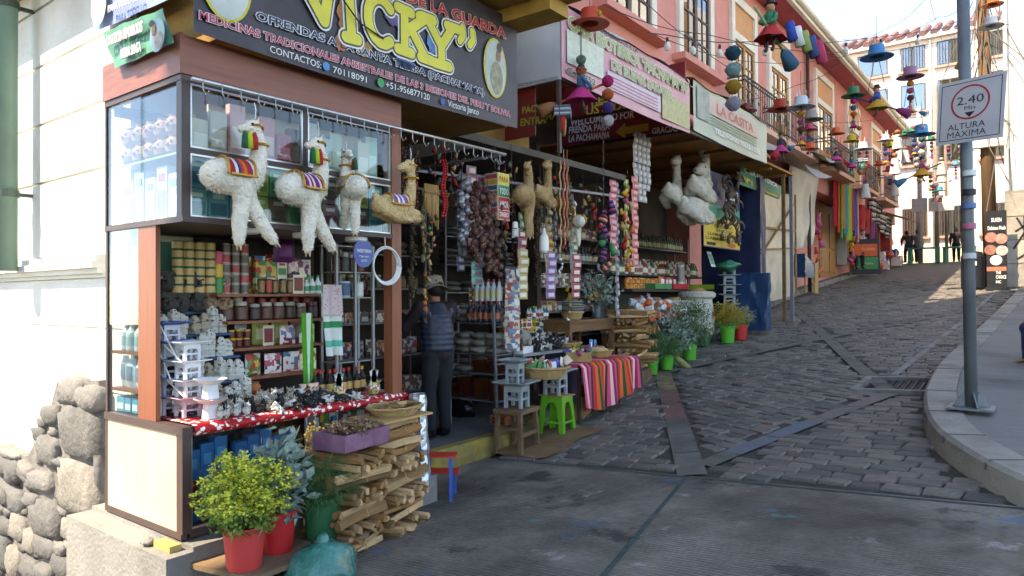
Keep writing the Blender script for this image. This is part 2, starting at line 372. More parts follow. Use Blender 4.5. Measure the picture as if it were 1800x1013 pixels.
def sec(a, b, t0, t1): return [(a[0]+(b[0]-a[0])*t, a[1]+(b[1]-a[1])*t) for t in (t0, t1)]
for t0, t1, m_ in ((0, .3, bm_[0]), (.3, .62, mat('band_red_worn', '5a4a44', .85, .3, 9, .4, 80, c2='7a5048')), (.62, 1, bm_[2])): slabs(BANDS[0], t0, t1, .25, m_)
for t0, t1, m_ in ((0, .12, bm_[2]), (.12, .5, mat('band_blue_paint', '68635d', .85, .3, 6, .4, 80, c2='58687a')), (.5, 1, mat('band_rose_worn', '6a625c', .85, .3, 5, .4, 80, c2='746660'))): slabs(BANDS[1], t0, t1, .2, m_)
for bd in BANDS[2:]: slabs(bd, 0, 1, .2, band_mat())
ribbon([(-3.5, 29.95), (-3.5, 43.9)], 10.9, -.008, 14).build('far_paving', mat('far_cobble', '5b5753', .8, .35, 5, .8, 7, stretch=(1, 1.8, 1)), street)
def sd(p, a, b):
    ax, ay = p[0]-a[0], p[1]-a[1]; bx, by = b[0]-a[0], b[1]-a[1]; L2 = bx*bx+by*by; t = max(0, min(1, (ax*bx+ay*by)/L2))
    return math.hypot(ax-bx*t, ay-by*t), (bx*ay-by*ax) > 0
SEG = [(a, b) for bd in BANDS for a, b in zip(bd, bd[1:])]
def region(p):
    x, y = p
    def s_(a, b): return ((b[0]-a[0])*(y-a[1])-(b[1]-a[1])*(x-a[0])) > 0
    l1 = s_((-2.42, 5.7), (-5.05, 10.7)); l2 = s_((-2.45, 6.0), (-1.5, 9.45)); l3 = s_((-1.5, 9.45), (-3.53, 14.93)); l4 = s_((-4.95, 10.5), (-3.48, 14.5))
    if y < 14.5:
        if l1 and y < 10.7: return 0
        if not l2 and y < 9.45: return 1
        if l4: return 3
        if not l3: return 4
        return 2
    return 5+(1 if l3 else 0)
ANG = {0: R(3), 1: R(-4), 2: R(-28), 3: R(20), 4: R(6), 5: R(-6), 6: R(8)}
cob_mats = [mat('cobble_%d' % i, c, .68, .3, 9, .5, 45, spec=.4, dirt=.6) for i, c in enumerate(('5f5a54', '69635b', '544f4a', '6f685e', '70645c'))]
def cobble_mesh(i):
    q = random.Random(50+i); mb = MB(); a, b = .135, .069
    top = [(a*q.uniform(.88, .97)*sx, b*q.uniform(.86, .97)*sy) for sx, sy in ((-1, -1), (0, -1.06), (1, -1), (1.05, 0), (1, 1), (0, 1.06), (-1, 1), (-1.05, 0))]
    base = [(x*1.05, y*1.07) for x, y in top]
    vs_ = [(x, y, -.07) for x, y in base]+[(x*1.0, y*1.0, -.008) for x, y in base]+[(x, y, q.uniform(.004, .010)) for x, y in [(x*.95, y*.92) for x, y in top]]+[(0, 0, .007)]
    f = []
    for k in range(8):
        j = (k+1) % 8; f += [(k, j, 8+j, 8+k), (8+k, 8+j, 16+j, 16+k), (16+k, 16+j, 24)]
    mb.add(vs_, f); return mb
cob_mb = [cobble_mesh(i) for i in range(10)]
cob_me = [cob_mb[i].mesh('cobblestone', cob_mats[i % 5]) for i in range(10)]
spots = []
q = random.Random(4)
for rg in range(7):
    ca, sa = math.cos(ANG[rg]), math.sin(ANG[rg])
    for r in range(-160, 260):
        v_ = r*.15; u_ = q.uniform(0, .3) - 16
        while u_ < 14:
            L_ = q.uniform(.18, .3); uc = u_+L_/2; u_ += L_+.018
            x, y = uc*ca-v_*sa-3, uc*sa+v_*ca+9
            if not (5.76 < y < 30): continue
            if not (kl(y)+.06 < x < kr(y)-.04 if y > 5.9 else kl(y)+.06 < x < -.2): continue
            if region((x, y)) != rg: continue
            if any(sd((x, y), a, b)[0] < .155 for a, b in SEG): continue
            if -1.95 < x < -1.05 and 9.45 < y < 10.55: continue
            spots.append((x, y, ANG[rg]+q.gauss(0, .03), (L_+.006)/.27*q.uniform(.98, 1.02), q.uniform(.98, 1.06), q.gauss(0, .004)))
def sl_xy(x, y): return Euler((math.atan((g(x, y+.1)-g(x, y-.1))/.2), -math.atan((g(x+.1, y)-g(x-.1, y))/.2), 0)).to_matrix()
def inview(x, y):
    d = Vector((x, y, g(x, y)))-O; k = d.dot(fwd)
    if k < .5: return None
    px, py = 900+F_PX*d.dot(rgt)/k, 506-F_PX*d.dot(upv)/k
    return k if -30 < px < 1830 and py < 1030 else None
near = sorted([(inview(s_[0], s_[1]) or 999, i) for i, s_ in enumerate(spots)])
first = set(i for k, i in near[:295])
rest = MB()
for i, (x, y, a, sx, sy, dz) in enumerate(spots):
    M = Matrix.Translation((x, y, g(x, y)+dz)) @ (sl_xy(x, y) @ Euler((q.gauss(0, .025), q.gauss(0, .02), a)).to_matrix()).to_4x4() @ Matrix.Diagonal((sx, sy, 1, 1))
    if i in first:
        o = ob('cobblestone', cob_me[q.randrange(10)], street); o.matrix_basis = M
    else:
        c_ = cob_mb[q.randrange(10)]; rest.add(c_.v, c_.f, q.randrange(5), M)
tag(rest.build('cobbles', cob_mats, street), kind='stuff')
# drain: frame, dark pit and grate bars, and the gutter channel behind it
dr = thing('storm_drain', 'dark rectangular storm drain opening with concrete rim beside the curved kerb', 'drain', (-1.5, 10, g(-1.5, 10)))
dz = g(-1.5, 10)
M_ = Matrix.Translation((-1.5, 10, dz)) @ sl_xy(-1.5, 10).to_4x4()
mb = MB(); m_con = mat('kerb_concrete', '7f7b74', .9, .22, 5, .5, 50, dirt=.6)
for c, d in (((-.42, 0, .0), (.08, .9, .06)), ((.42, 0, .0), (.08, .9, .06)), ((0, -.47, 0), (.92, .08, .06)), ((0, .47, 0), (.92, .08, .06))): mb.box(c, d, M=M_)
mb.build('rim', m_con, dr, world=True)
mb = MB(); mb.box((0, 0, -.045), (.76, .86, .01), M=M_); mb.build('pit', mat('drain_pit', '0d0e12', .6, .2), dr, world=True)
for k in range(9):
    mb = MB(); mb.box((-.34+k*.085, 0, -.02), (.02, .86, .03), M=M_); mb.build('grate_bar', mat('grate_iron', '16181d', .5, .2, metal=.6), dr, world=True)
gm = ribbon([(-1.45, 10.75), (-1.35, 14), (-1.15, 18), (-.95, 23.5)], .34, -.02); gm.build('gutter_channel', mat('gutter_wet', '2c2b26', .7, .3, 8, .4), street)
ribbon([(-1.66, 10.75), (-1.56, 14), (-1.36, 18), (-1.16, 23.5)], .09, .012).build('gutter_edge', m_con, street)

# ---- right kerb and pavement (cross street corner)
KRX = [(9, 1.2), (4, 2.4), (1.6, 3.75), (.5, 4.75), (-.13, 5.67), (-.49, 6.28), (-.8, 7.05), (-.99, 8.03), (-1.1, 9.22), (-1.14, 11.36), (-.95, 17), (-.63, 24.3)]
def smooth_line(pts, n=5):
    out = []
    for i in range(len(pts)-1):
        p0, p1, p2, p3 = pts[max(i-1, 0)], pts[i], pts[i+1], pts[min(i+2, len(pts)-1)]
        for k in range(n):
            t = k/n; out.append(tuple(.5*((2*p1[a])+(-p0[a]+p2[a])*t+(2*p0[a]-5*p1[a]+4*p2[a]-p3[a])*t*t+(-p0[a]+3*p1[a]-3*p2[a]+p3[a])*t**3) for a in (0, 1)))
    return out+[pts[-1]]
kp = smooth_line(KRX)
def offset(pts, d):
    o = []
    for i, p in enumerate(pts):
        a, b = Vector((*pts[max(i-1, 0)], 0)), Vector((*pts[min(i+1, len(pts)-1)], 0)); t = (b-a).normalized(); o.append((p[0]+t.y*d, p[1]-t.x*d))
    return o
kin = offset(kp, .3)
kh = lambda y: .19*(1-.55*sm(11, 20, y))+.0
mb = MB(); vs_ = []
for (x, y), (xi, yi) in zip(kp, kin):
    z = g(x, y); h = kh(y); dx, dy = (xi-x)*.08, (yi-y)*.08
    vs_ += [(x-dx*.3, y-dy*.3, z-.1), (x+dx*.4, y+dy*.4, z+h-.03), (x+dx*1.6, y+dy*1.6, z+h), (xi, yi, z+h+.005), (xi, yi, z-.1)]
n = len(kp)
mb.add(vs_, [(i*5+k, i*5+k+1, (i+1)*5+k+1, (i+1)*5+k) for i in range(n-1) for k in range(4)])
kb = mb.build('kerb_corner', mat('kerb_stone', '8d867c', .9, .22, 3.5, .6, 45, dirt=.7), None, False); tag(kb, kind='structure')
mb = MB(); far = [(x+18, y+8) for x, y in kin]
inn = offset(kp, .306)
for i in range(n-1):
    a, b = inn[i], inn[i+1]
    for k in range(6):
        u0, u1 = (k/6)**2, ((k+1)/6)**2
        P_ = [(a[0]+14*u0, a[1]+3*u0), (b[0]+14*u0, b[1]+3*u0), (b[0]+14*u1, b[1]+3*u1), (a[0]+14*u1, a[1]+3*u1)]
        mb.add([(x, y, g(kp[i+(j in (1, 2))][0], kp[i+(j in (1, 2))][1])+kh(kp[i+(j in (1, 2))][1])-.012) for j, (x, y) in enumerate(P_)], [(0, 3, 2, 1)])
def brushed():
    m = mat('brushed_concrete', '77736f', .85, .16, 3, .5, 26, stretch=(1, 9, 1), dirt=.45); return m
for i in range(3, n-2, 5):
    a, b = kp[i], kin[i]; z = g(*a)+kh(a[1]); m2 = MB(); m2.bar((a[0]-.006*(b[0]-a[0]), a[1]-.006*(b[1]-a[1]), z-.07), (a[0]-.006*(b[0]-a[0]), a[1]-.006*(b[1]-a[1]), z-.02), .012); m2.bar((a[0]+.1*(b[0]-a[0]), a[1]+.1*(b[1]-a[1]), z+.0005), (b[0], b[1], z+.0055), .012, .006); m2.build('kerb_joint', mat('joint_dark', '4d4b48', .9, .2), kb)
pv = mb.build('pavement', brushed()); tag(pv, kind='structure')
for y0, x0, x1 in ((6.6, -.1, 6), (9.6, -.75, 5), (12.6, -.8, 5)):
    mb = MB(); mb.add([(x0, y0, g(kr(y0), y0)+kh(y0)-.006), (x1, y0+.7, g(kr(y0), y0)+kh(y0)-.006+.02), (x1, y0+.72, g(kr(y0), y0)+kh(y0)-.006+.02), (x0, y0+.02, g(kr(y0), y0)+kh(y0)-.006)], [(0, 1, 2, 3)])
    mb.build('pavement_joint', mat('joint_dark', '4d4b48', .9, .2), pv)

# ---- shop pavement and its painted kerb
m_sw = mat('shop_pavement', '5b5855', .85, .2, 3, .4, 40, dirt=.6)
yy = [4.0, 4.6, 5.2, 5.7, 6.2, 7, 8, 9, 10, 11.5, 13, 14.5, 16, 18.8, 21, 24, 28, 31, 36, 42]
mb = MB(); vs_ = []
for y in yy:
    x = kl(y); z = sw(y); vs_ += [(x-.13, y, z), (-7.2, y, z+.01), (-11, y, z+.01)]
mb.add(vs_, [(i*3+k, i*3+k+1, (i+1)*3+k+1, (i+1)*3+k) for i in range(len(yy)-1) for k in range(2)])
tag(mb.build('shop_pavement', m_sw), kind='structure')
mb = MB(); vs_ = []
for y in yy:
    x = kl(y); z = sw(y); vs_ += [(x+.015, y, g(x, y)-.12), (x, y, z-.02), (x-.02, y, z+.003), (x-.135, y, z+.004)]
ny_ = len(yy)
mb.add(vs_, [(i*4+k, (i+1)*4+k, (i+1)*4+k+1, i*4+k+1) for i in range(ny_-1) for k in range(3)], 0)
mb.m = [0 if (j//3) < 5 else 1 for j in range(len(mb.f))]
kbm = mb.build('kerb_painted', [mat('kerb_yellow_worn', 'a58a36', .85, .25, 6, .4, 60, dirt=.9, c2='6f6446'), m_con]); tag(kbm, kind='structure')
# ================================================================ buildings
# ---- white corner building with rubble foot
white = mat('white_plaster', 'e2dfd8', .9, .07, 2.5, .3, 30, dirt=.4)
wb = thing('corner_house', 'white plastered corner house with horizontal grooves, rubble stone foot and ochre overhang', 'house', (-6, 2.3, 0))
mb = MB(); mb.b2((-14, 2.34, -2), (-5.2, 3.0, 3.4)); mb.b2((-14, 2.34, 3.4), (-5.12, 6, 22)); mb.build('wall', white, wb, world=True)
zs = [2.08, 2.72, 3.22, 3.72, 4.22, 4.72, 5.3]
for a, b in zip(zs, zs[1:]):
    mb = MB(); mb.b2((-14, 2.315, a+.013), (-5.16, 2.345, b-.013)); mb.build('plaster_course', white, wb, world=True)
for a, b in ((-2, .62), (.62, 1.05), (1.05, 1.52), (1.52, 1.9)):
    mb = MB(); mb.b2((-14, 2.32, a+.006), (-5.16, 2.345, b-.006)); mb.build('plaster_course', white, wb, world=True)
mb = MB()
for z0, z1, d in ((1.9, 1.93, .05), (1.93, 1.97, .09), (1.97, 2.02, .13), (2.02, 2.07, .1)): mb.b2((-14, 2.345-d, z0), (-5.55, 2.345, z1-.001))
mb.build('ledge', white, wb, world=True)
ochre = mat('ochre_plaster', '9a7338', .9, .2, 3, .3, 40, dirt=.5)
# ochre upper storeys jutting over the kiosk, with the slab under which the big banner hangs
mb = MB(); mb.b2((-9, 2.36, 3.36), (-4.1, 5.32, 4.4)); mb.b2((-9, 2.36, 4.62), (-4.1, 5.32, 26)); mb.b2((-9, 5.32, 3.55), (-5.2, 7.2, 26)); mb.build('upper_wall', ochre, wb, world=True)  # unseen height carried far above the view to shade the street
mb = MB(); mb.b2((-9, 1.9, 4.4), (-3.3, 5.4, 4.62)); mb.build('overhang_slab', mat('ochre_slab', 'b08a48', .85, .22, 4, .3, 30, dirt=.5), wb, world=True)
mb = MB(); mb.b2((-4.08, 5.1, 4.27), (-3.45, 5.4, 4.395)); mb.build('overhang_beam', mat('ochre_beam', 'b58d45', .85, .2, 4, .2), wb, world=True)
# roof over the stall between kiosk and second shop
mb = MB(); mb.b2((-9.5, 4.0, 3.42), (-4.9, 9.2, 3.5)); mb.build('stall_ceiling', mat('stall_ceiling', '5d564c', .9, .2, 3), wb, world=True)
# rubble foot, stone by stone
m_st = [mat('rubble_%d' % i, c, .92, .28, 7, .8, 28, dirt=.3) for i, c in enumerate(('6d6b69', '787572', '5d5c5b', '827d76', '676563'))]
mb = MB()
base = [(0, 790), (60, 800), (80, 765), (98, 725), (112, 672), (186, 668), (189, 905), (168, 925), (160, 1060), (-60, 1060), (-60, 790)]
pp = [aY(x, y, 2.3) for x, y in base]
vs_ = [(p.x, 2.25, p.z) for p in pp]+[(p.x, 2.36, p.z) for p in pp]; n = len(pp)
mb.add(vs_, [tuple(range(n)), tuple(range(2*n-1, n-1, -1))]+[(i, n+i, n+(i+1) % n, (i+1) % n) for i in range(n)])
mortar = mb.build('mortar_bed', mat('mortar', '77736e', .95, .25, 8, .7, 40), wb, world=True)
big = [(365, 130, 110, 140), (450, 165, 118, 146), (405, 330, 214, 272), (270, 240, 96, 96), (258, 410, 96, 164), (206, 405, 46, 146), (275, 318, 44, 44), (400, 590, 236, 262), (82, 500, 96, 136), (215, 555, 128, 116),
       (145, 510, 76, 96), (33, 470, 74, 116), (100, 640, 82, 136), (172, 640, 70, 66), (240, 735, 160, 186), (38, 605, 76, 126), (45, 765, 96, 96), (118, 775, 80, 140), (170, 840, 66, 120), (243, 865, 114, 106), (312, 870, 58, 70),
       (190, 895, 44, 52), (425, 775, 92, 166), (355, 780, 66, 126), (28, 885, 92, 196), (92, 950, 76, 180), (168, 965, 90, 116), (240, 985, 80, 86), (322, 955, 84, 100), (435, 925, 66, 110), (388, 885, 46, 90), (330, 690, 50, 60), (305, 625, 40, 60),
       (12, 555, 40, 40), (160, 585, 34, 30), (65, 700, 50, 40), (130, 700, 40, 36), (285, 800, 34, 40), (275, 930, 40, 40), (370, 1000, 60, 60), (60, 420, 110, 40), (225, 275, 50, 50), (305, 460, 60, 46), (345, 860, 40, 40), (130, 870, 40, 50), (210, 330, 60, 70), (20, 690, 50, 60), (480, 480, 40, 300), (10, 1000, 60, 80), (390, 220, 60, 50)]
q = random.Random(3)
for i, (x, y, ww, hh) in enumerate(big):
    c = aY(x/2.715, 640+y/2.715, 2.27); k = .0024*1.0
    e = aY((x+ww/2)/2.715, 640+y/2.715, 2.27); hgt = (c-aY(x/2.715, 640+(y+hh/2)/2.715, 2.27)).length
    mb = MB(); rw = (e-c).length
    mb.ball((0, 0, 0), 1, 12, 8, 0, None, .55, i+1)
    vs2 = []
    for v in mb.v:                                   # flatten towards a blocky cobble
        v = Vector(v); f = lambda a: math.copysign(min(abs(a), 1)**.62, a)
        vs2.append((f(v.x)*rw*.98, f(v.y)*min(.085, .4*rw+.02), f(v.z)*hgt*.98))
    mb.v = vs2
    o = mb.build('stone', m_st[q.randrange(5)], wb, True, loc=(c.x, 2.27, c.z), rot=(0, q.uniform(-.12, .12), 0), world=True)
# green downpipe
dp = thing('drain_pipe', 'faded green round pipe standing before the white house wall', 'pipe', (-6.15, 2.0, 2.0))
mb = MB(); mb.tube([(-6.98, 2.12, 1.98), (-6.98, 2.12, 9)], .085, 14); mb.build('pipe', mat('pipe_green', '6f8c80', .5, .1, 3, dirt=.3), dp, True, world=True)
for z in (2.6, 4.2):
    mb = MB(); mb.tube([(-6.98, 2.12, z), (-6.98, 2.12, z+.06)], .097, 14); mb.bar((-6.98, 2.2, z+.03), (-6.98, 2.33, z+.03), .03); mb.build('bracket', mat('pipe_clip', '4c5a52', .5, .2), dp, world=True)

# ---- unseen block added behind the viewer, stepped to shade the crossing, not the buckets
tb = MB(); tb.b2((-8.7, -30, -3), (.5, -9, 17.2)); tb.b2((-9.45, -30.1, 17.2), (.5, -8.99, 34))
tag(tb.build('added_shade_block', mat('block_render', 'b4a592', .9, .12, 1.5)), kind='structure')

# ---- pink building
pink = mat('pink_plaster', 'd08a7d', .88, .1, 1.4, .25, 25, dirt=.4)
m_wh = mat('cream_trim', 'ded6c6', .75, .07, 4, dirt=.15)
pb = thing('pink_building', 'long two storey pink building with cream window surrounds and overhanging eaves above the stalls', 'building', (-6.3, 8, 0))
mb = MB(); mb.b2((-14, 7.2, 5.3), (-6.3, 41.5, 10.1)); mb.b2((-14, 16.2, .5), (-6.9, 41.5, 5.3)); mb.build('wall', pink, pb, world=True)
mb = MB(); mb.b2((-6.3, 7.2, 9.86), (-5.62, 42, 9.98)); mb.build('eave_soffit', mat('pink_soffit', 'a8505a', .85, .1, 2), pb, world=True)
mb = MB(); mb.b2((-5.615, 7.2, 9.82), (-5.5, 42.1, 10.02)); mb.tube([(-5.44, 7.2, 10.0), (-5.44, 42.2, 10.0)], .08, 8); mb.build('gutter', m_wh, pb, world=True)
mb = MB(); mb.add([(-5.45, 7.2, 10.1), (-5.45, 42, 10.1), (-9.5, 42, 12), (-9.5, 7.2, 12)], [(0, 1, 2, 3)]); mb.build('roof', mat('roof_tile_red', '8c4a38', .9, .2, 8), pb, world=True)
m_fr = mat('window_wood_brown', '5d4a42', .6, .15, 20); m_gl = glassmat('window_glass', 'aab4ba', .22); m_dk = mat('room_dark', '2a2c30', .9, .2, 3); m_wd = mat('door_wood', 'a5713a', .55, .2, 6, stretch=(1, 1, .2))
m_or = mat('transom_orange', 'c98f62', .7, .1, 4)
def pink_window(y0, y1, z0, z1, door=False, sill=True):
    X0 = -6.3; t = .22
    fr = MB()
    for a, b in (((X0, y0, z0), (X0+.09, y0+t, z1)), ((X0, y1-t, z0), (X0+.09, y1, z1)), ((X0, y0+t, z1-t), (X0+.088, y1-t, z1))): fr.b2(a, b)
    if door: fr.b2((X0, y0+t, z1-1.15), (X0+.088, y1-t, z1-.95))
    w_ = fr.build('window', m_wh, pb, world=True); yi0, yi1 = y0+t, y1-t; ztop = z1-t
    def sub(nm, m, *bx):
        s_ = MB()
        for a, b in bx: s_.b2(a, b)
        return s_.build(nm, m, w_)
    if door:
        sub('transom_panel', m_or, ((X0, yi0, z1-.95), (X0+.03, yi1, z1-t))); ztop = z1-1.15
    sub('backing', m_dk, ((X0, yi0, z0), (X0+.008, yi1, ztop)))
    wood = m_wd if door else m_fr; bx = [((X0+.012, yi0, z0), (X0+.05, yi0+.09, ztop)), ((X0+.012, yi1-.09, z0), (X0+.05, yi1, ztop)), ((X0+.012, (yi0+yi1)/2-.07, z0), (X0+.055, (yi0+yi1)/2+.07, ztop)), ((X0+.012, yi0, ztop-.08), (X0+.049, yi1, ztop))]
    if door: bx.append(((X0+.012, yi0+.09, z0), (X0+.048, yi1-.09, z0+.7)))
    sub('sash_frame', wood, *bx)
    n = 4
    for k in range(1, n):
        z = z0+(ztop-z0)*k/n
        sub('glazing_bar', wood, ((X0+.014, yi0+.09, z-.02), (X0+.044, yi1-.09, z+.02)))
    for c in (.25, .75):
        y = yi0+(yi1-yi0)*c; sub('glazing_bar', wood, ((X0+.014, y-.015, z0), (X0+.042, y+.015, ztop)))
    for a, b in ((0, .5), (.5, 1)):
        sub('pane', m_gl, ((X0+.022, yi0+(yi1-yi0)*a+.05, z0+.02), (X0+.026, yi0+(yi1-yi0)*b-.05, ztop-.02)))
    if sill:
        s_ = MB(); s_.b2((X0, y0-.2, z0-.16), (X0+.3, y1+.2, z0-.02)); s_.build('sill', pink, w_)
pink_window(7.9, 9.9, 6.95, 9.4); pink_window(10.85, 13.05, 6.95, 9.4); pink_window(14.15, 16.15, 6.9, 9.4)
pink_window(17.35, 19.3, 6.1, 9.4, True, False); pink_window(20.3, 22.4, 6.1, 9.45, True, False); pink_window(25.4, 28, 6.1, 9.5, True, False); pink_window(30.2, 32.6, 6.1, 9.5, True, False); pink_window(35, 37.5, 6.1, 9.5, True, False)
m_iron = mat('balcony_iron', '3a3532', .6, .2, metal=.3)
for y0, y1 in ((16.6, 19.8), (19.95, 23.3), (25, 28.5), (30, 33.2), (34.6, 38.2)):
    mb = MB(); mb.b2((-6.3, y0, 5.85), (-5.62, y1, 5.99)); bl = mb.build('balcony', mat('balcony_slab', 'c79a86', .8, .12), pb, world=True)
    mb = MB()
    for z in (6.12, 6.85, 6.95): mb.bar((-5.66, y0+.03, z), (-5.66, y1-.03, z), .03); mb.bar((-5.66, y0+.03, z), (-6.3, y0+.03, z), .03)
    k = int((y1-y0)/.14)
    for i in range(k+1):
        y = y0+.03+(y1-y0-.06)*i/k; mb.bar((-5.66, y, 6.0), (-5.66, y, 6.95), .016)
        if i % 3 == 1: mb.tube([(-5.66+.0, y+.05*math.cos(a), 6.48+.07*math.sin(a)) for a in [j*PI/4 for j in range(9)]], .007, 4)
    mb.build('railing', m_iron, bl)
mb = MB(); mb.tube([(-6.2, 24.3, 1.8), (-6.2, 24.3, 9.85)], .06, 8); mb.build('downpipe', mat('pipe_brown', '4e3c38', .6, .1), pb, True, world=True)
mb = MB(); mb.b2((-6.895, 28.4, 2.4), (-6.86, 30.9, 5.2)); dr_ = mb.build('door', m_wd, pb, world=True)
for a, b in ((28.6, 29.5), (29.8, 30.7)):
    for z0, z1 in ((2.6, 3.4), (3.55, 4.9)):
        mb = MB(); mb.b2((-6.86, a, z0), (-6.83, b, z1)); mb.build('door_panel', m_wd, dr_)
for y in (34, 37.5, 41.2):
    mb = MB(); mb.b2((-6.9, y-.35, 1.9), (-6.45, y+.35, 5.8)); mb.build('pillar', mat('pillar_red', 'a3403c', .7, .12, 4, dirt=.3), pb, world=True)
mb = MB(); mb.b2((-6.9, 31.2, 5.0), (-6.5, 41.6, 5.6)); mb.build('lintel', mat('lintel_pink', 'b8655d', .8, .12, 4), pb, world=True)
mb = MB(); mb.b2((-10, 7.4, 10), (-8.2, 24, 15)); mb.build('roof_storey', mat('roof_storey_pink', 'b5525a', .85, .1), pb, world=True)

# ---- cream apartment block closing the street
cr = thing('cream_apartment_block', 'sunlit cream four storey block with tiled roof edge closing the end of the street', 'building', (-6, 48, 3))
cream = mat('cream_render', 'dcd0c4', .9, .06, 1.2, .15, 20)
mb = MB(); mb.b2((-24, 48, 1), (2.2, 58, 17.1)); mb.build('wall', cream, cr, world=True)
for i in range(44):
    x = -24+i*.6; mb = MB(); mb.tube([(x+.3, 47.55, 17.0+.02*(i % 3)), (x+.3, 50.5, 18.3)], .2, 8); mb.build('roof_tile', mat('tile_red', '84605a', .9, .2, 3, rand=.25), cr, world=True)
mb = MB(); mb.b2((-24, 47.6, 16.75), (2.4, 48, 16.95)); mb.build('cornice', cream, cr, world=True)
m_cw = glassmat('curtain_glass', 'c9cfcd', .25); m_cur = mat('curtain_grey', '9a968c', .9, .25, 9, stretch=(4, 1, .3)); m_sill = mat('sill_pinkish', 'b98a7c', .9, .1)
for x0, x1 in ((-18.4, -16.6), (-15.6, -13.8), (-12.7, -11.0), (-9.25, -7.6), (-6.9, -5.6), (-5.0, -3.7), (-2.9, -1.3)):
    for z0, z1 in ((15.1, 16.5), (12.6, 14.25), (9.4, 11.1), (5.1, 6.8)):
        mb = MB(); mb.b2((x0, 47.97, z0), (x1, 48.02, z1)); w_ = mb.build('window', m_cur, cr, world=True)
        s_ = MB(); [s_.b2(a, b) for a, b in (((x0, 47.93, z0), (x0+.06, 47.99, z1)), ((x1-.06, 47.93, z0), (x1, 47.99, z1)), (((x0+x1)/2-.03, 47.93, z0+.06), ((x0+x1)/2+.03, 47.99, z1-.06)), ((x0+.06, 47.93, z1-.06), (x1-.06, 47.988, z1)), ((x0+.06, 47.93, z0), (x1-.06, 47.988, z0+.06)))]
        s_.build('frame', mat('frame_dark', '55524e', .6, .1), w_)
        s_ = MB(); s_.b2((x0+.06, 47.955, z0+.06), (x1-.06, 47.96, z1-.06)); s_.build('pane', m_cw, w_)
        s_ = MB(); s_.b2((x0-.15, 47.8, z0-.16), (x1+.15, 47.985, z0-.03)); s_.build('sill', m_sill, w_)
        if z0 < 6 or (x0 > -7 and z0 > 15):
            for k in range(1, 9):
                x = x0+(x1-x0)*k/9; s_ = MB(); s_.bar((x, 47.86, z0), (x, 47.86, z1), .035); s_.build('window_bar', mat('bar_dark', '4a4744', .6, .1), w_)
mb = MB(); mb.b2((-24, 47.9, 3), (2.3, 47.99, 4.3)); mb.build('plinth', mat('plinth_cream', 'd9c9a8', .9, .1, 2), cr, world=True)
mb = MB(); mb.tube([(-5.35, 47.9, 3.4), (-5.35, 47.9, 16.7)], .07, 6); mb.build('downpipe', m_wh, cr, world=True)

# ---- house and stone wall on the far side of the crossing street
rh = thing('white_roadside_house', 'bright white rendered house wall rising behind the height sign', 'house', (1, 26, 2))
mb = MB(); mb.b2((-.86, 25.2, 4.7), (9, 40, 14)); mb.build('wall', mat('white_render', 'e9e4da', .9, .06, 1.5, .2, 20, dirt=.2), rh, world=True)
mb = MB(); mb.b2((-.35, 24.6, 6.2), (1.6, 25.2, 7.3)); mb.build('sign_box', mat('sign_yellow', 'd8c338', .6, .1), rh, world=True)
mb = MB(); mb.tube([(-.9, 25.1, 4.6), (-.9, 25.1, 13)], .05, 6); mb.build('downpipe', m_wh, rh, world=True)
sw_ = thing('graffiti_stone_wall', 'low grey stone wall with black scrawl below the white house', 'wall', (1, 25, 1.9))
mb = MB(); mb.b2((-.95, 24.95, 1.2), (9, 25.6, 4.7)); mb.build('wall', mat('grey_wall', '8b8378', .95, .2, 2, .5, 20, dirt=.6), sw_, world=True)
q = random.Random(8)
for r in range(4):
    x = -.95+q.uniform(-.3, 0)
    while x < 3.5:
        L_ = q.uniform(.6, 1.1); x0 = max(-.94, x+.01)
        mb = MB(); mb.b2((x0, 24.9, 1.9+r*.68+.012), (x+L_-.012, 24.96, 1.9+(r+1)*.68-.012)); mb.build('stone_block', mat('wall_block', '978d80', .95, .18, 2.5, .6, 22, rand=.15, dirt=.5), sw_, world=True); x += L_
m_blk = pmat('15151a'); mb = MB()
for pts in ([(0, 0), (.35, .5), (.1, .9)], [(.3, .4), (.75, .15)], [(.55, 0), (.8, .6)], [(.05, .5), (.5, .75), (.6, .5)], [(.1, -.3), (.45, -.1), (.7, -.35)]):
    for a, b in zip(pts, pts[1:]): mb.bar((-.75+a[0]*.8, 24.892, 3.0+a[1]), (-.75+b[0]*.8, 24.892, 3.0+b[1]), .05, .004, up=(0, 1, 0))
mb.build('graffiti_scrawl', m_blk, sw_, world=True)
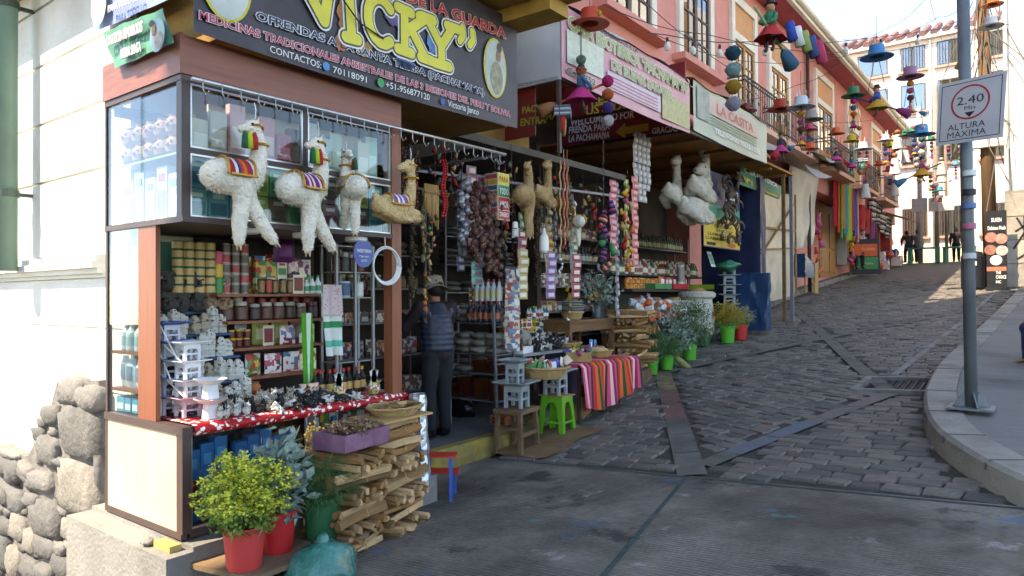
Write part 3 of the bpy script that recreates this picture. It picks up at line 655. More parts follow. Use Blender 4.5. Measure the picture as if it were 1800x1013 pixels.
# ================================================================ goods: small wares reused on shelves and tables
_G = {}
def goods_mesh(kind, sz, cols):
    key = (kind, sz, cols)
    if key in _G: return _G[key]
    a, b, h = sz; mb = MB(); ms = [printmat('print_'+c[1:], tuple(c[1:].split('-')), 22) if c[0] == '*' else (glassmat('jar_glass', 'd8dcd8', .12) if c == 'glass' else pmat(c, .4 if kind in ('can', 'jar', 'bottle', 'pack') else .55)) for c in cols]
    if kind == 'box':                               # a = depth, b = width
        mb.box((0, 0, h/2), (a, b, h), m=0)
        if len(cols) > 1: mb.box((a/2+.0008, 0, h*.36), (.0016, b*.82, h*.42), m=1)
        if len(cols) > 2: mb.box((a/2+.0015, 0, h*.8), (.003, b*.6, h*.14), m=2)
    elif kind == 'can':
        r = b/2; mb.lathe([(r*.92, 0), (r, h*.04), (r, h*.12), (r, h*.88), (r, h*.96), (r*.9, h)], 10, ms=[0, 0, 1 % len(cols), 0, 0, 0])
    elif kind == 'jar':
        r = b/2; mb.lathe([(r*.85, 0), (r, h*.08), (r, h*.7), (r*.8, h*.78)], 10, m=0); mb.lathe([(r*.86, h*.78), (r*.86, h), (0, h)], 10, m=1)
        if len(cols) > 2: mb.lathe([(r*1.01, h*.2), (r*1.01, h*.58)], 10, m=2, cap=False)
    elif kind == 'bottle':
        r = b/2; mb.lathe([(r*.9, 0), (r, h*.05), (r, h*.58), (r*.42, h*.76), (r*.36, h*.88)], 9, m=0); mb.lathe([(r*.45, h*.87), (r*.45, h), (0, h)], 9, m=1)
        if len(cols) > 2: mb.lathe([(r*1.02, h*.16), (r*1.02, h*.46)], 9, m=2, cap=False)
    elif kind == 'pack':
        n = 5
        def fn(sg):
            return lambda u, v: (sg*a/2*(math.sin(PI*u)*math.sin(PI*v))**.5, (u-.5)*b, v*h)
        mb.grid(n, n, fn(1), 0); mb.grid(n, n, lambda u, v: fn(-1)(1-u, v), 0)
        if len(cols) > 1: mb.grid(3, 3, lambda u, v: (a/2*(math.sin(PI*(.2+.6*u))*math.sin(PI*(.25+.5*v)))**.5+.003, (u-.5)*b*.6, h*(.25+.5*v)), 1)
    elif kind == 'bag':                             # slumped lumpy bag lying flat
        mb.ball((0, 0, h/2), 1, 9, 6, 0, None, .4, int(a*1000) % 7, (a/2, b/2, h/2))
    elif kind == 'card':
        mb.box((0, 0, h/2), (.004, b, h), m=0); mb.box((.003, 0, h*.5), (.002, b*.8, h*.7), m=1 % len(cols))
    elif kind == 'bowls':                           # nested stack of shallow bowls
        r = b/2; k = max(3, int(h/.014))
        for i in range(k):
            z = i*h/k; mb.lathe([(r*.35, z), (r*.8, z+h/k*.4), (r, z+h/k*1.0), (r*.96, z+h/k*1.0)], 14, m=0, cap=False)
        mb.lathe([(r*.95, h), (r*.5, h*.97), (0, h*.96)], 14, m=0)
    _G[key] = mb.mesh(kind, ms, kind not in ('box', 'card')); return _G[key]
NAMES = {'box': 'carton', 'can': 'tin_can', 'jar': 'jar', 'bottle': 'bottle', 'pack': 'packet', 'bag': 'plastic_bag', 'card': 'printed_card', 'bowls': 'bowl_stack'}
CATS = {'box': 'box', 'can': 'can', 'jar': 'jar', 'bottle': 'bottle', 'pack': 'packet', 'bag': 'bag', 'card': 'card', 'bowls': 'bowls'}
def ware(kind, loc, sz, cols, label, group=None, rz=0., rot=None, name=None, cat=None, sc=1.):
    o = bpy.data.objects.new(name or NAMES[kind], goods_mesh(kind, sz, cols)); col.objects.link(o)
    o.location = loc; o.rotation_euler = rot or (0, 0, rz); o.scale = (sc,)*3
    return tag(o, label, cat or CATS[kind], group)
def row(kind, x, y0, y1, z, sz, cols, label, group, n=None, rj=.12, xj=.01, rz=0., axis='y', vary=.08, stack=1):
    """a row of like wares along a shelf; cols is a list of colour tuples used at random"""
    q = random.Random(int(abs(x*97+y0*31+z*53)*10)); n = n or max(1, int(abs(y1-y0)/(sz[1]*1.04)))
    for i in range(n):
        t = y0+(y1-y0)*(i+.5)/n
        for k in range(stack):
            p = (x+q.uniform(-xj, xj), t, z+k*sz[2]) if axis == 'y' else (t, x+q.uniform(-xj, xj), z+k*sz[2])
            ware(kind, p, sz, cols[q.randrange(len(cols))], label if n == 1 else '%s, %s%s' % (label, ORD[min(i, 45)], ('' if stack == 1 else (', lower', ', upper', ', top')[k])), group, rz+q.gauss(0, rj), sc=1+q.uniform(-vary, vary))

# ================================================================ the kiosk
m_dkf = mat('cabinet_frame_dark', '4b3a36', .5, .12, 5); m_alu = mat('aluminium', 'b9b9b6', .35, .06, metal=.8)
m_red_wood = mat('fascia_wood', '7c4a3c', .5, .22, 5, stretch=(1, .35, 8), c2='935a48'); m_or_wood = mat('post_wood_orange', '844a2e', .45, .22, 4, stretch=(9, 9, .5))
m_cr_pan = mat('laminate_cream', 'd3bf9f', .55, .06, 2, stretch=(6, 1, .5), dirt=.25); m_glass = glassmat('cabinet_glass', 'eef4f2', .02); m_glass3 = glassmat('cabinet_upper_glass', 'f4f8f6', .02); m_glass2 = glassmat('cabinet_side_glass', 'eef4f4', .0)
XF, YL, XB, YR = -4.11, 2.14, -5.13, 3.92
kk = thing('corner_kiosk', 'glass and wood corner kiosk with cream base panel, open counter and glazed upper cabinet', 'kiosk', (-4.6, 3.0, .29))
def part(nm, m, *bx, par=kk):
    mb = MB()
    for a, b in bx: mb.b2(a, b)
    return mb.build(nm, m, par, world=(par is kk))
part('base_side_panel', m_cr_pan, ((XB+.03, YL, .34), (XF-.05, YL+.02, .925)))
part('base_frame', m_dkf, ((XB, YL-.012, .925), (XF+.03, YL+.05, .972)), ((XB, YL-.006, .3), (XF, YL+.03, .338)), ((XF-.05, YL-.008, .338), (XF+.02, YL+.05, .924)), ((XB, YL-.004, .338), (XB+.03, YL+.03, .924)),
     ((XF-.03, YL+.05, .3), (XF, YR, .35)), ((XF-.03, YL+.05, .93), (XF+.005, YR, .968)), ((XF-.03, 3.03, .35), (XF+.004, 3.09, .93)))
part('base_back', m_dkf, ((XB, YL+.03, .3), (XF-.35, YR, .345)), ((-4.55, YL+.03, .345), (-4.52, YR, .93)))
for y0, y1 in ((YL+.05, 3.03), (3.09, YR-.1)):
    pn = part('base_pane', m_glass, ((XF-.012, y0, .352), (XF-.006, y1, .928)))
    part('pane_trim', m_alu, ((XF-.014, y0, .352), (XF+.003, y0+.012, .928)), ((XF-.014, y1-.012, .352), (XF+.003, y1, .928)), ((XF-.014, y0+.012, .916), (XF+.003, y1-.012, .928)), ((XF-.014, y0+.012, .352), (XF+.003, y1-.012, .364)), par=pn)
part('counter', m_dkf, ((XB, YL+.05, .932), (XF-.03, YR-.1, .968)))
part('side_board', m_or_wood, ((-4.66, YL, .973), (-4.43, YL+.03, 2.2)))
part('corner_post', m_or_wood, ((XF-.08, YR-.1, .3), (XF+.015, YR, 3.07)))
part('side_glass', m_glass2, ((XB+.03, YL+.005, .973), (-4.66, YL+.01, 2.2)))
part('back_post', m_dkf, ((XB, YL-.002, .973), (XB+.03, YL+.03, 2.2)))
for z in (1.12, 1.37, 1.62, 1.87): part('side_shelf', m_or_wood, ((XB+.03, YL+.02, z), (-4.66, YL+.16, z+.018)))
# upper cabinet
part('cabinet_floor', m_dkf, ((XB, YL-.01, 2.2), (XF+.03, YR-.101, 2.235)))
part('cabinet_frame', m_dkf, ((XF-.05, YL-.006, 2.235), (XF+.01, YL+.05, 3.05)), ((XF-.04, YL+.05, 2.62), (XF+.008, YR-.1, 2.655)), ((XF-.04, 3.0, 2.235), (XF+.006, 3.04, 2.62)), ((XF-.04, 3.0, 2.655), (XF+.006, 3.04, 3.045)),
     ((XF-.04, YL+.05, 3.045), (XF+.008, YR-.1, 3.075)), ((XB, YL-.01, 3.05), (XF+.012, YL+.05, 3.085)), ((XB, YL-.006, 2.235), (XB+.02, YL+.03, 3.05)), ((XB, YL+.05, 3.0), (XB+.02, YR-.1, 3.08)))
part('cabinet_back', mat('cabinet_back', 'cfc4b0', .8, .1, 3), ((-4.47, YL+.36, 2.235), (-4.45, YR-.1, 3.04)))
for y0, y1 in ((YL+.05, 3.0), (3.04, YR-.1)):
    for z0, z1 in ((2.235, 2.62), (2.655, 3.045)):
        pn = part('cabinet_pane', m_glass3 if z0 > 2.5 else m_glass, ((XF-.01, y0, z0), (XF-.004, y1, z1)))
        part('pane_trim', m_alu, ((XF-.012, y0, z0), (XF+.004, y0+.012, z1)), ((XF-.012, y1-.012, z0), (XF+.004, y1, z1)), ((XF-.012, y0+.012, z1-.012), (XF+.004, y1-.012, z1)), ((XF-.012, y0+.012, z0), (XF+.004, y1-.012, z0+.012)), par=pn)
for x0, x1 in ((XB+.02, -4.63), (-4.645, XF-.05)): part('side_pane', m_glass2, ((x0, YL+(.002 if x0 < -5 else .012), 2.24), (x1, YL+(.008 if x0 < -5 else .018), 3.048)))
part('fascia', m_red_wood, ((XB, YL-.02, 3.088), (XF+.02, YL, 3.33)), ((XF, YL, 3.088), (XF+.02, YR, 3.32)))
part('cabinet_shelf', m_alu, ((XB+.03, YL+.06, 2.64), (XF-.06, YL+.35, 2.652)))
# puck lamps under the cabinet, unlit
for y in (2.62, 3.08, 3.55):
    mb = MB(); mb.lathe([(.075, 2.165), (.085, 2.172), (.085, 2.198)], 16, (-4.2, y, 0)); mb.build('ceiling_lamp', mat('lamp_white', 'd9d6cf', .5, .05), kk, True, world=True)
# shelves at the back and steel rack
for z, y0, y1 in ((1.77, 2.72, 3.7), (1.57, 2.8, 3.7), (1.37, 2.85, 3.65), (1.15, 2.95, 3.65)): part('shelf_board', m_or_wood, ((-4.98, y0, z-.02), (-4.72, y1, z)))
part('back_wall', mat('kiosk_back_dark', '3b302b', .8, .2, 3), ((-5.02, 2.7, .972), (-4.99, 3.75, 2.195)))
mb = MB(); bars = []
for y in (3.8, 4.0, 4.2):
    for x in (-4.95, -4.75): mb.bar((x, y, .98), (x, y, 2.19), .022)
for z in (1.18, 1.73, 1.95, 2.17): mb.b2((-4.95, 3.8, z), (-4.75, 4.2, z+.008))
mb.build('steel_rack', mat('rack_steel', '8b8b88', .5, .12, metal=.3), kk, world=True)
# hanging rail with hooks
rl = thing('hanging_rail', 'long steel rail with hooks along the kiosk front and stall', 'rail', (-4.03, 3.6, 3.05))
mb = MB(); mb.tube([(-4.03, 2.16, 3.05), (-4.03, 5.2, 3.07)], .014, 8); mb.build('tube', m_alu, rl, True, world=True)
for i in range(24):
    y = 2.22+i*.125; mb = MB(); mb.tube([(-4.03, y, 3.066), (-4.013, y, 3.05), (-4.018, y+.004, 3.0), (-4.0, y+.012, 2.965), (-3.985, y+.02, 2.975), (-3.98, y+.02, 2.99)], .0035, 4); mb.build('hook', m_alu, rl, True, world=True)
# tablecloth: sheet with a rolled front edge
ct = MB(); mcl = spotmat('cloth_red_white', 'a8161e', 'e8dcd4', 24, .33, .5)
prof = [(-5.0, .975), (-4.4, .978), (-4.12, .98), (-4.075, .972), (-4.06, .945), (-4.075, .918), (-4.1, .91)]
def cfn(u, v):
    k = v*(len(prof)-1); i = min(int(k), len(prof)-2); f = k-i; x = prof[i][0]*(1-f)+prof[i+1][0]*f; z = prof[i][1]*(1-f)+prof[i+1][1]*f
    y = 2.2+u*1.76; return (x+.006*noise.noise(Vector((y*6, v*3, 0))), y, z+(.006*noise.noise(Vector((y*5, x*7, 1))) if v < .6 else .01*noise.noise(Vector((y*9, 2, 2)))))
ct.grid(46, 12, cfn)
tag(ct.build('tablecloth', mcl, None, True), 'red oilcloth with white flowers covering the kiosk counter', 'tablecloth')
# ---------------------------------------------------------------- wares in the upper cabinet
tea = [('6fa8a4', '3f7f86', 'e4e8dc'), ('5fa0ac', '2f6f80', 'e4e8dc'), ('b4bc5c', '8f9a3c', 'e8e4c0'), ('8a6a62', '5a3f3c', 'e0d4c8'), ('6fae80', '3f7f58', 'e4e8d4'), ('66aeb2', '3a8088', 'e0e8e4'), ('a06a74', '6a3844', 'e8d8d0'), ('cbb866', 'a08a38', 'ece4c0')]
seq = [[0, 1, 1, 2, 3, 4, 1, 6, 4, 3, 0], [1, 5, 0, 2, 4, 4, 5, 3, 7, 7, 0]]
cname = ['teal', 'blue teal', 'olive', 'dark brown', 'green', 'sea green', 'maroon', 'mustard']
for r in range(2):
    for i in range(11):
        y = 2.26+i*.145
        c = seq[r][i]
        ware('box', (-4.21, y, 2.238+r*.185), (.1, .132, .178), tea[c], '%s tea carton, %s from the kiosk corner, %s cabinet row' % (cname[c], ORD[i], ('bottom', 'upper')[r]), 'tea cartons in the kiosk cabinet')
up = [('c9b99c', 'e0d6c2'), ('b9a898', 'd6cabb'), ('d39a98', 'e6cac4'), ('cf8f90', 'e8d2cc'), ('c47a7e', 'dcb8b0'), ('9c3a48', 'c87a80'), ('5a4038', '8a6a58'), ('b9b4a2', 'ddd8c8'), ('9fb4b4', 'cfd8d2'), ('a8b09a', 'd2d4c0'), ('2c5a40', 'b8c8a8'), ('c4b8a4', 'e2d8c6'), ('a8c0b4', 'd8e0d4')]
un = ['cream', 'beige', 'rose', 'pink', 'deep pink', 'crimson', 'brown', 'grey cream', 'pale blue', 'sage', 'dark green', 'ivory', 'pale mint']
for i, (c, nm) in enumerate(zip(up, un)):
    y = 2.3+i*.117
    ware('box', (-4.22+(i % 3)*.02, y, 2.66), (.05, .108, .2+.13*((i*7) % 5)/4), c, '%s book standing upright behind the upper cabinet pane' % nm, 'books in the kiosk cabinet', rz=rnd.uniform(-.1, .1), name='book', cat='book')
# clay heads and face pots behind the side glass
m_clay = mat('clay_pale', 'b98a6e', .85, .2, 8, .3); m_clay2 = mat('clay_grey_rose', 'a88f80', .85, .2, 8, .3)
mb = MB(); mb.lathe([(.03, 0), (.055, .02), (.062, .06), (.05, .1), (.035, .115), (.04, .13)], 12); mb.ball((.058, 0, .065), .016, 6, 4); mb.ball((.05, .022, .085), .01, 6, 4); mb.ball((.05, -.022, .085), .01, 6, 4)
pot_me = mb.mesh('face_pot', m_clay, True)
for i in range(12):
    c_, r_ = i % 6, i//6
    o = ob('face_pot', pot_me, None, loc=(-5.02+c_*.15, 2.26, 2.653+r_*.128), rot=(0, 0, -PI/2+.2*(i % 3)))
    tag(o, 'clay face pot, %s from the house wall, %s tier behind the side glass' % (ORD[c_], ('lower', 'upper')[r_]), 'pot', 'clay face pots in the kiosk cabinet')
for i in range(6):
    ware('box', (-5.02+i*.155, 2.3, 2.238), (.12, .13, .3+.06*(i % 2)), [('c9cdd0', '8f6a70', 'b04a50'), ('b9c2c6', 'e0e0e0', '7a8a90'), ('d8d4cc', '9ab0b8', '6a6a70')][i % 3], 'pale carton, %s from the house wall behind the side glass' % ORD[i], 'cartons behind the side glass', rz=-PI/2)
# side shelves of the lower glass
for z, nm, kind, sz, cc in ((.978, 'lowest', 'box', (.08, .085, .1), [('3f9fc0', 'd8e8ec'), ('58b0cc', 'e8f0f0')]), (1.138, 'second', 'pack', (.05, .11, .2), [('b8ccd8', '5a7a98'), ('d8dce0', '6a8aa0')]), (1.388, 'third', 'bottle', (.07, .075, .2), [('c0d4d8', '4a7080', '8fb4bc')]), (1.638, 'fourth', 'can', (.06, .065, .12), [('9cb8a8', 'a0485a'), ('b8c8c0', '3a5a80')]), (1.888, 'top', 'box', (.08, .095, .22), [('4a4870', 'c9c9d8'), ('50507a', 'd8d8e0')])):
    row(kind, YL+.09, -5.08, -4.68, z, sz, cc, 'small %s on the %s shelf behind the lower side glass' % (CATS[kind], nm), 'wares on the %s side shelf' % nm, n=4, rz=-PI/2, axis='x', rj=.08)
# ---------------------------------------------------------------- back shelves of the kiosk
G4 = [('*3a7a4a-c8a84a-b03030-d8d0b0',), ('*b03038-e0c860-5a2020-d8d0b8',), ('*5a2a6a-d85a90-e0b030-2a6a4a',), ('*2a6a9a-e0e0d8-c05030-204060',), ('d8d0b8', '4a8a5a', 'b04030'), ('*6a2a4a-d0a0b0-e0d0b0-3a1a3a',)]
for i in range(4):
    for k in range(6): ware('can', (-4.86, 2.5+i*.08, 1.775+k*.062), (.078, .078, .061), ('2e6a48', 'c8a468'), 'squat green and tan tin, column %s, layer %s of the tall stack' % (ORD[i], ORD[k]), 'stacked green tins in the kiosk')
for i in range(3):
    for k in range(5): ware('can', (-4.85, 2.86+i*.075, 1.772+k*.075), (.066, .066, .074), ('a8a49c', '6a5a50') if (i+k) % 3 else ('b8b4ac', 'b04a48'), 'silver tin, tower %s, layer %s on the top kiosk shelf' % (ORD[i], ORD[k]), 'silver tins on the top kiosk shelf')
for k, (h, c) in enumerate(((.12, '2a8a4a'), (.1, 'd8b040'), (.09, 'd85070'))): ware('can', (-4.86, 2.805, 1.772+(0, .121, .222)[k]), (.07, .07, h), (c, c), '%s canister in the column beside the stacked green tins' % ('green', 'yellow', 'pink')[k], 'canister column')
row('box', -4.88, 3.1, 3.6, 1.772, (.06, .085, .13), G4, 'bright small carton on the top kiosk shelf', 'cartons on the top kiosk shelf', stack=2, rj=.05, vary=.04)
row('can', -4.79, 3.08, 3.4, 1.772, (.05, .052, .11), [('2a2420', '8a6a40'), ('302a28', 'b04030')], 'slim dark tin at the front of the top kiosk shelf', 'dark tins on the top kiosk shelf')
ware('pack', (-4.85, 3.36, 2.02), (.06, .2, .19), ('5a1e58', '7a2a78'), 'large purple snack bag above the top kiosk shelf', None)
ware('card', (-4.76, 3.43, 1.772), (.01, .1, .15), ('d8d4c0', '8a4a3a'), 'framed saint picture card on the top kiosk shelf')
row('bottle', -4.8, 3.5, 3.68, 1.772, (.05, .055, .14), [('d8dcd8', '3a8a5a', '4a9a6a')], 'white vitamin bottle at the end of the top kiosk shelf', 'white bottles on the top kiosk shelf')
row('jar', -4.85, 2.82, 3.68, 1.572, (.09, .1, .13), [('3a2a24', '8a8478'), ('5a3a30', 'a09a8c'), ('402c2c', '7a3038'), ('6a5040', '9a948a')], 'glass jar of dark herbs on the second kiosk shelf', 'herb jars on the second kiosk shelf')
row('jar', -4.85, 2.87, 3.06, 1.372, (.055, .06, .066), [('5a2418', 'd0a030')], 'little amber jar with yellow lid on the third kiosk shelf', 'amber jars on the third kiosk shelf', stack=2)
row('card', -4.8, 3.1, 3.26, 1.372, (.01, .085, .15), [('c8bca0', '7a2a30'), ('d8d0b8', '8a6a40')], 'printed saint card on the third kiosk shelf', 'saint cards on the third kiosk shelf')
row('pack', -4.82, 3.28, 3.65, 1.372, (.04, .16, .15), [('*b8c070-d8d8a8-6a8a3a-e8e4c8',), ('*c89ca0-e8d8d0-8a3a50-5a7aa0',), ('*c0b8b0-7a5060-d8d0c0-b04a40',)], 'flat printed packet on the third kiosk shelf', 'packets on the third kiosk shelf')
row('pack', -4.82, 2.98, 3.65, 1.152, (.05, .15, .16), [('*c8b048-e0d090-a8682a-f0e8c0',), ('*a83828-4a8a3a-c8c0b8-d8a040',), ('*b04858-d8a0a8-5a3040-e0d8d0',), ('*d0c8c0-b04a50-4a6a8a-e8e4dc',), ('*4a4a50-7a8a8a-b0b4b0-2a3a3a',)], 'glossy snack packet on the lowest kiosk shelf', 'packets on the lowest kiosk shelf')
row('jar', -4.85, 3.83, 4.18, 1.958, (.07, .08, .16), [('6a4030', '3a3a38'), ('4a4a44', 'b8b4a8')], 'jar on the upper shelf of the steel rack', 'jars on the steel rack')
row('can', -4.85, 3.9, 4.18, 1.738, (.09, .1, .13), [('c8ccd0', '4a6a8a'), ('b8b4a8', 'd8d4c8')], 'white tin on the middle shelf of the steel rack', 'tins on the steel rack')
row('box', -4.94, 2.8, 3.68, 1.772, (.05, .095, .3), G4, 'tall carton at the rear of the top kiosk shelf', 'rear cartons of the top kiosk shelf', rj=.04)
row('jar', -4.94, 2.85, 3.68, 1.572, (.08, .09, .17), [('7a5a4a', 'a8a49a'), ('5a3a34', '8a2a2a')], 'taller jar at the rear of the second kiosk shelf', 'rear jars of the second kiosk shelf')
row('pack', -4.93, 2.95, 3.62, 1.372, (.04, .13, .17), [('a8b060', 'e0dca8'), ('b07a80', 'e8d8d0'), ('8a9aa8', 'd8d8d8')], 'packet at the rear of the third kiosk shelf', 'rear packets of the third kiosk shelf')
# mirror reflection of a mint door and reversed notice, built as solid panels
dg_ = thing('mirrored_mint_door', 'mirror image of a mint green panelled door with white notice behind the kiosk statues', 'door', (-5.1, 2.6, 1.0))
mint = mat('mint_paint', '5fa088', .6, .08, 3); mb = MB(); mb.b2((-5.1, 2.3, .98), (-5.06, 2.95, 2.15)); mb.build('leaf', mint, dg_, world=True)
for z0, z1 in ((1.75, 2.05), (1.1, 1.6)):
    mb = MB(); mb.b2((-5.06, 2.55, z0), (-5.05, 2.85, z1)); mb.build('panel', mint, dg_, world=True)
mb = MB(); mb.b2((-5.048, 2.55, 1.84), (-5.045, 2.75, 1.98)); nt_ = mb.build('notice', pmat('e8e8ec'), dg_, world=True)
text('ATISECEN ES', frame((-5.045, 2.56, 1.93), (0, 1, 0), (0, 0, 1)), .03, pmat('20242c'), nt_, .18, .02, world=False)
# ---------------------------------------------------------------- carved stone figures
m_bw = spotmat('carved_white', 'c9c5ba', '2a2826', 34, .16, .8, .8); m_bk = spotmat('carved_black', '2e2c2b', 'b9b5aa', 40, .17, .7, .8); m_gs = spotmat('carved_sand', 'a89a86', '5a4a40', 30, .2, .85, .8); m_dst = mat('carved_dark_stone', '46423e', .85, .3, 12, .7, 40); m_tan = mat('carved_tan_stone', '957a60', .85, .3, 12, .6, 40)
def totem(i, m):
    q = random.Random(i); mb = MB(); z = 0; w_ = .034
    for k in range(q.randrange(3, 6)):
        h = q.uniform(.028, .05); a = w_*q.uniform(.85, 1.1); mb.box((0, 0, z+h/2), (a*1.5, a*1.7, h*.92), tp=q.uniform(.86, 1)); mb.box((a*.72, 0, z+h*.5), (a*.22, a*.45, h*.5))
        for s_ in (-1, 1): mb.box((a*.7, s_*a*.5, z+h*.6), (a*.2, a*.3, h*.3)); mb.box((a*.35, s_*a*.85, z+h*.4), (a*.5, a*.25, h*.5))
        z += h
    mb.ball((0, 0, z), w_*.62, 6, 4); return mb.mesh('totem', m, False)
def owl(i, m):
    mb = MB(); mb.ball((0, 0, .04), .04, 8, 6, jit=.3, seed=i, sq=(.8, .85, 1.15)); mb.ball((.01, 0, .088), .028, 8, 5)
    for s_ in (-1, 1): mb.ball((.034, s_*.012, .093), .009, 6, 4); mb.tube([(0, s_*.018, .1), (0, s_*.026, .126)], [.01, .002], 5); mb.ball((.0, s_*.036, .045), .018, 6, 4, sq=(.8, .6, 1.6))
    mb.tube([(.034, 0, .088), (.048, 0, .08)], [.006, .001], 4); return mb.mesh('owl', m, True)
def frog(i, m):
    mb = MB(); mb.ball((0, 0, .02), .03, 8, 5, jit=.4, seed=i, sq=(1.3, 1, .75)); mb.ball((.035, 0, .034), .02, 7, 5)
    for s_ in (-1, 1): mb.ball((.045, s_*.011, .048), .007, 5, 4); mb.tube([(.02, s_*.02, .015), (.04, s_*.036, .004)], [.01, .006], 5); mb.tube([(-.02, s_*.02, .02), (-.035, s_*.04, .012), (-.01, s_*.042, .004)], [.013, .01, .006], 5)
    return mb.mesh('frog', m, True)
TOT = [totem(i, (m_bw, m_bw, m_gs, m_bw)[i % 4]) for i in range(8)]; TOTB = [totem(i+20, m_bk) for i in range(4)]; OWL = [owl(i, (m_bw, m_bk, m_gs)[i % 3]) for i in range(6)]; FRG = [frog(i, (m_bw, m_bk, m_bk)[i % 3]) for i in range(6)]
q = random.Random(21)
mb = MB()
for k in range(5): mb.b2((-4.96, 2.3, .99+.16*k), (-4.44-.11*k, 2.86, 1.005+.16*k))
st = mb.build('display_steps', mat('step_blue', '2f4a6e', .6, .15)); tag(st, 'blue stepped stand under the carved statues in the kiosk', 'stand')
tn = ['lowest', 'second', 'third', 'fourth']
for k in range(4):
    for j in range(8):
        o = ob('stone_totem', (TOT if q.random() < .85 or k > 1 else TOTB)[q.randrange(4)], None, loc=(-4.49-.11*k+q.uniform(-.015, .015), 2.31+j*.07+q.uniform(-.012, .012), 1.006+.16*k), rot=(0, 0, q.uniform(-.5, .5))); o.scale = (1.15, 1.15, q.uniform(.95, 1.35))
        tag(o, 'small carved white stone totem in the %s tier of the blue stand' % tn[k], 'figurine', 'totems in the %s tier' % tn[k])
def head_me(i, m):
    mb = MB(); mb.ball((0, 0, .065), .06, 9, 7, jit=.25, seed=i, sq=(.9, .95, 1.15)); mb.box((0, 0, .125), (.09, .11, .035), tp=.8); mb.box((.057, 0, .066), (.025, .018, .035)); mb.box((.05, 0, .037), (.02, .04, .01))
    for s_ in (-1, 1): mb.box((.052, s_*.022, .083), (.016, .022, .012)); mb.box((0, s_*.06, .065), (.03, .015, .045))
    return mb.mesh('head', m, False)
for j in range(6):
    for t_ in range(2):
        o = ob('stone_bust', head_me(j, m_dst if j < 4 else m_tan), None, loc=(-4.88+.02*(j % 2)-.02*t_, 2.33+j*.105, 1.64+.15*t_-(0)), rot=(0, 0, q.uniform(-.35, .35)))
        tag(o, '%s carved stone head, %s from the side board, %s row' % ('dark' if j < 4 else 'tan', ORD[j], ('lower', 'upper')[t_]), 'figurine', 'carved stone heads')
for j in range(34):                                  # crowd of small owls on the counter edge
    r_ = j//12; o = ob('stone_owl', OWL[q.randrange(6)], None, loc=(-4.34+r_*.085+q.uniform(-.015, .015), 2.42+(j % 12)*.062+q.uniform(-.02, .02), .982), rot=(0, 0, q.uniform(-.8, .8))); o.scale = (1.0-.16*r_,)*3
    tag(o, 'small carved stone owl on the red cloth in the %s row before the totems' % ORD[r_], 'figurine', 'stone owls in the %s row' % ORD[r_])
for j in range(130):                                 # heap of little black and white stone animals
    u, v = q.random(), q.random(); x = -4.64+.54*v; y = 2.78+.75*u; hgt = .07*math.sin(PI*min(1, u*1.1))*math.sin(PI*v)
    o = ob('stone_charm', FRG[q.randrange(6)], None, loc=(x, y, .984+hgt*q.random()), rot=(q.uniform(-.6, .6), q.uniform(-.6, .6), q.uniform(0, 6.3))); o.scale = (q.uniform(.6, 1.1),)*3
    tag(o, 'tiny black and white stone animal charm in the heap on the red cloth', 'charm', 'stone charms heaped on the counter')
# clay pots among the figures
mb = MB(); mb.lathe([(.03, 0), (.05, .02), (.052, .045), (.036, .065), (.045, .075), (.04, .075)], 12); mb.tube([(.04, 0, .07), (.066, 0, .055), (.05, 0, .03)], .006, 5); pot2 = mb.mesh('clay_pot', mat('terracotta', 'a8643a', .8, .2, 9, .2), True)
for i, (y, x, z) in enumerate(((2.8, -4.5, .985), (2.9, -4.56, .985), (2.9, -4.56, 1.06), (3.1, -4.6, .985), (3.0, -4.66, .985))): tag(ob('clay_pot', pot2, None, loc=(x, y, z), rot=(0, 0, i)), 'little terracotta pot, %s among the stone charms counted from the statues' % ORD[i], 'pot', 'terracotta pots on the kiosk counter')
# ---------------------------------------------------------------- model houses stacked at the kiosk corner
def toy_house(cbody, croof):
    t = thing('toy_house', 'x', 'toy house', (0, 0, 0)); mbod, mro = pmat(cbody), pmat(croof)
    b = MB(); a = .06
    for sx in (-1, 1):
        for sy in (-1, 1): b.box((sx*a*.84, sy*a*.84, .055), (.02, .02, .11))
    for sx in (-1, 1): b.box((sx*a*.94, 0, .095), (.006, .082, .03)); b.box((sx*a*.94, 0, .045), (.006, .082, .012))
    for sy in (-1, 1): b.box((0, sy*a*.94, .095), (.082, .006, .03)); b.box((0, sy*a*.94, .045), (.082, .006, .012))
    for ang in range(4):
        Mx = Matrix.Rotation(ang*PI/2, 4, 'Z')
        for s_ in (-1, 1): b.add([(a*.95, s_*.042, .08), (a*.95, s_*.042, .06), (a*.95, s_*.028, .078), (a*.95, s_*.012, .081)], [(0, 1, 2, 3), (3, 2, 1, 0)], 0, Mx)
    b.build('body', mbod, t)
    r_ = MB(); c0 = .062; c1 = .115
    P4 = [(-1, -1), (1, -1), (1, 1), (-1, 1)]
    r_.add([(x*c0, y*c0, .11) for x, y in P4]+[(x*c1, y*c1, .128) for x, y in P4]+[(x*c1, y*c1, .133) for x, y in P4]+[(x*c0, y*c0, .116) for x, y in P4], [(3, 2, 1, 0)]+[(i, (i+1) % 4, 4+(i+1) % 4, 4+i) for i in range(4)]+[(4+i, 4+(i+1) % 4, 8+(i+1) % 4, 8+i) for i in range(4)]+[(8+i, 8+(i+1) % 4, 12+(i+1) % 4, 12+i) for i in range(4)]+[(12, 13, 14, 15)])
    r_.build('roof', mro, t); return t
hb = toy_house('b4b8c4', '3a568c'); hw = toy_house('c9ccd2', 'd0d3d8'); hp = toy_house('c0b0b8', 'd0a8b4'); hg = toy_house('8d9496', '8f9694')
HN = ['bottom', 'second', 'third', 'fourth', 'top']
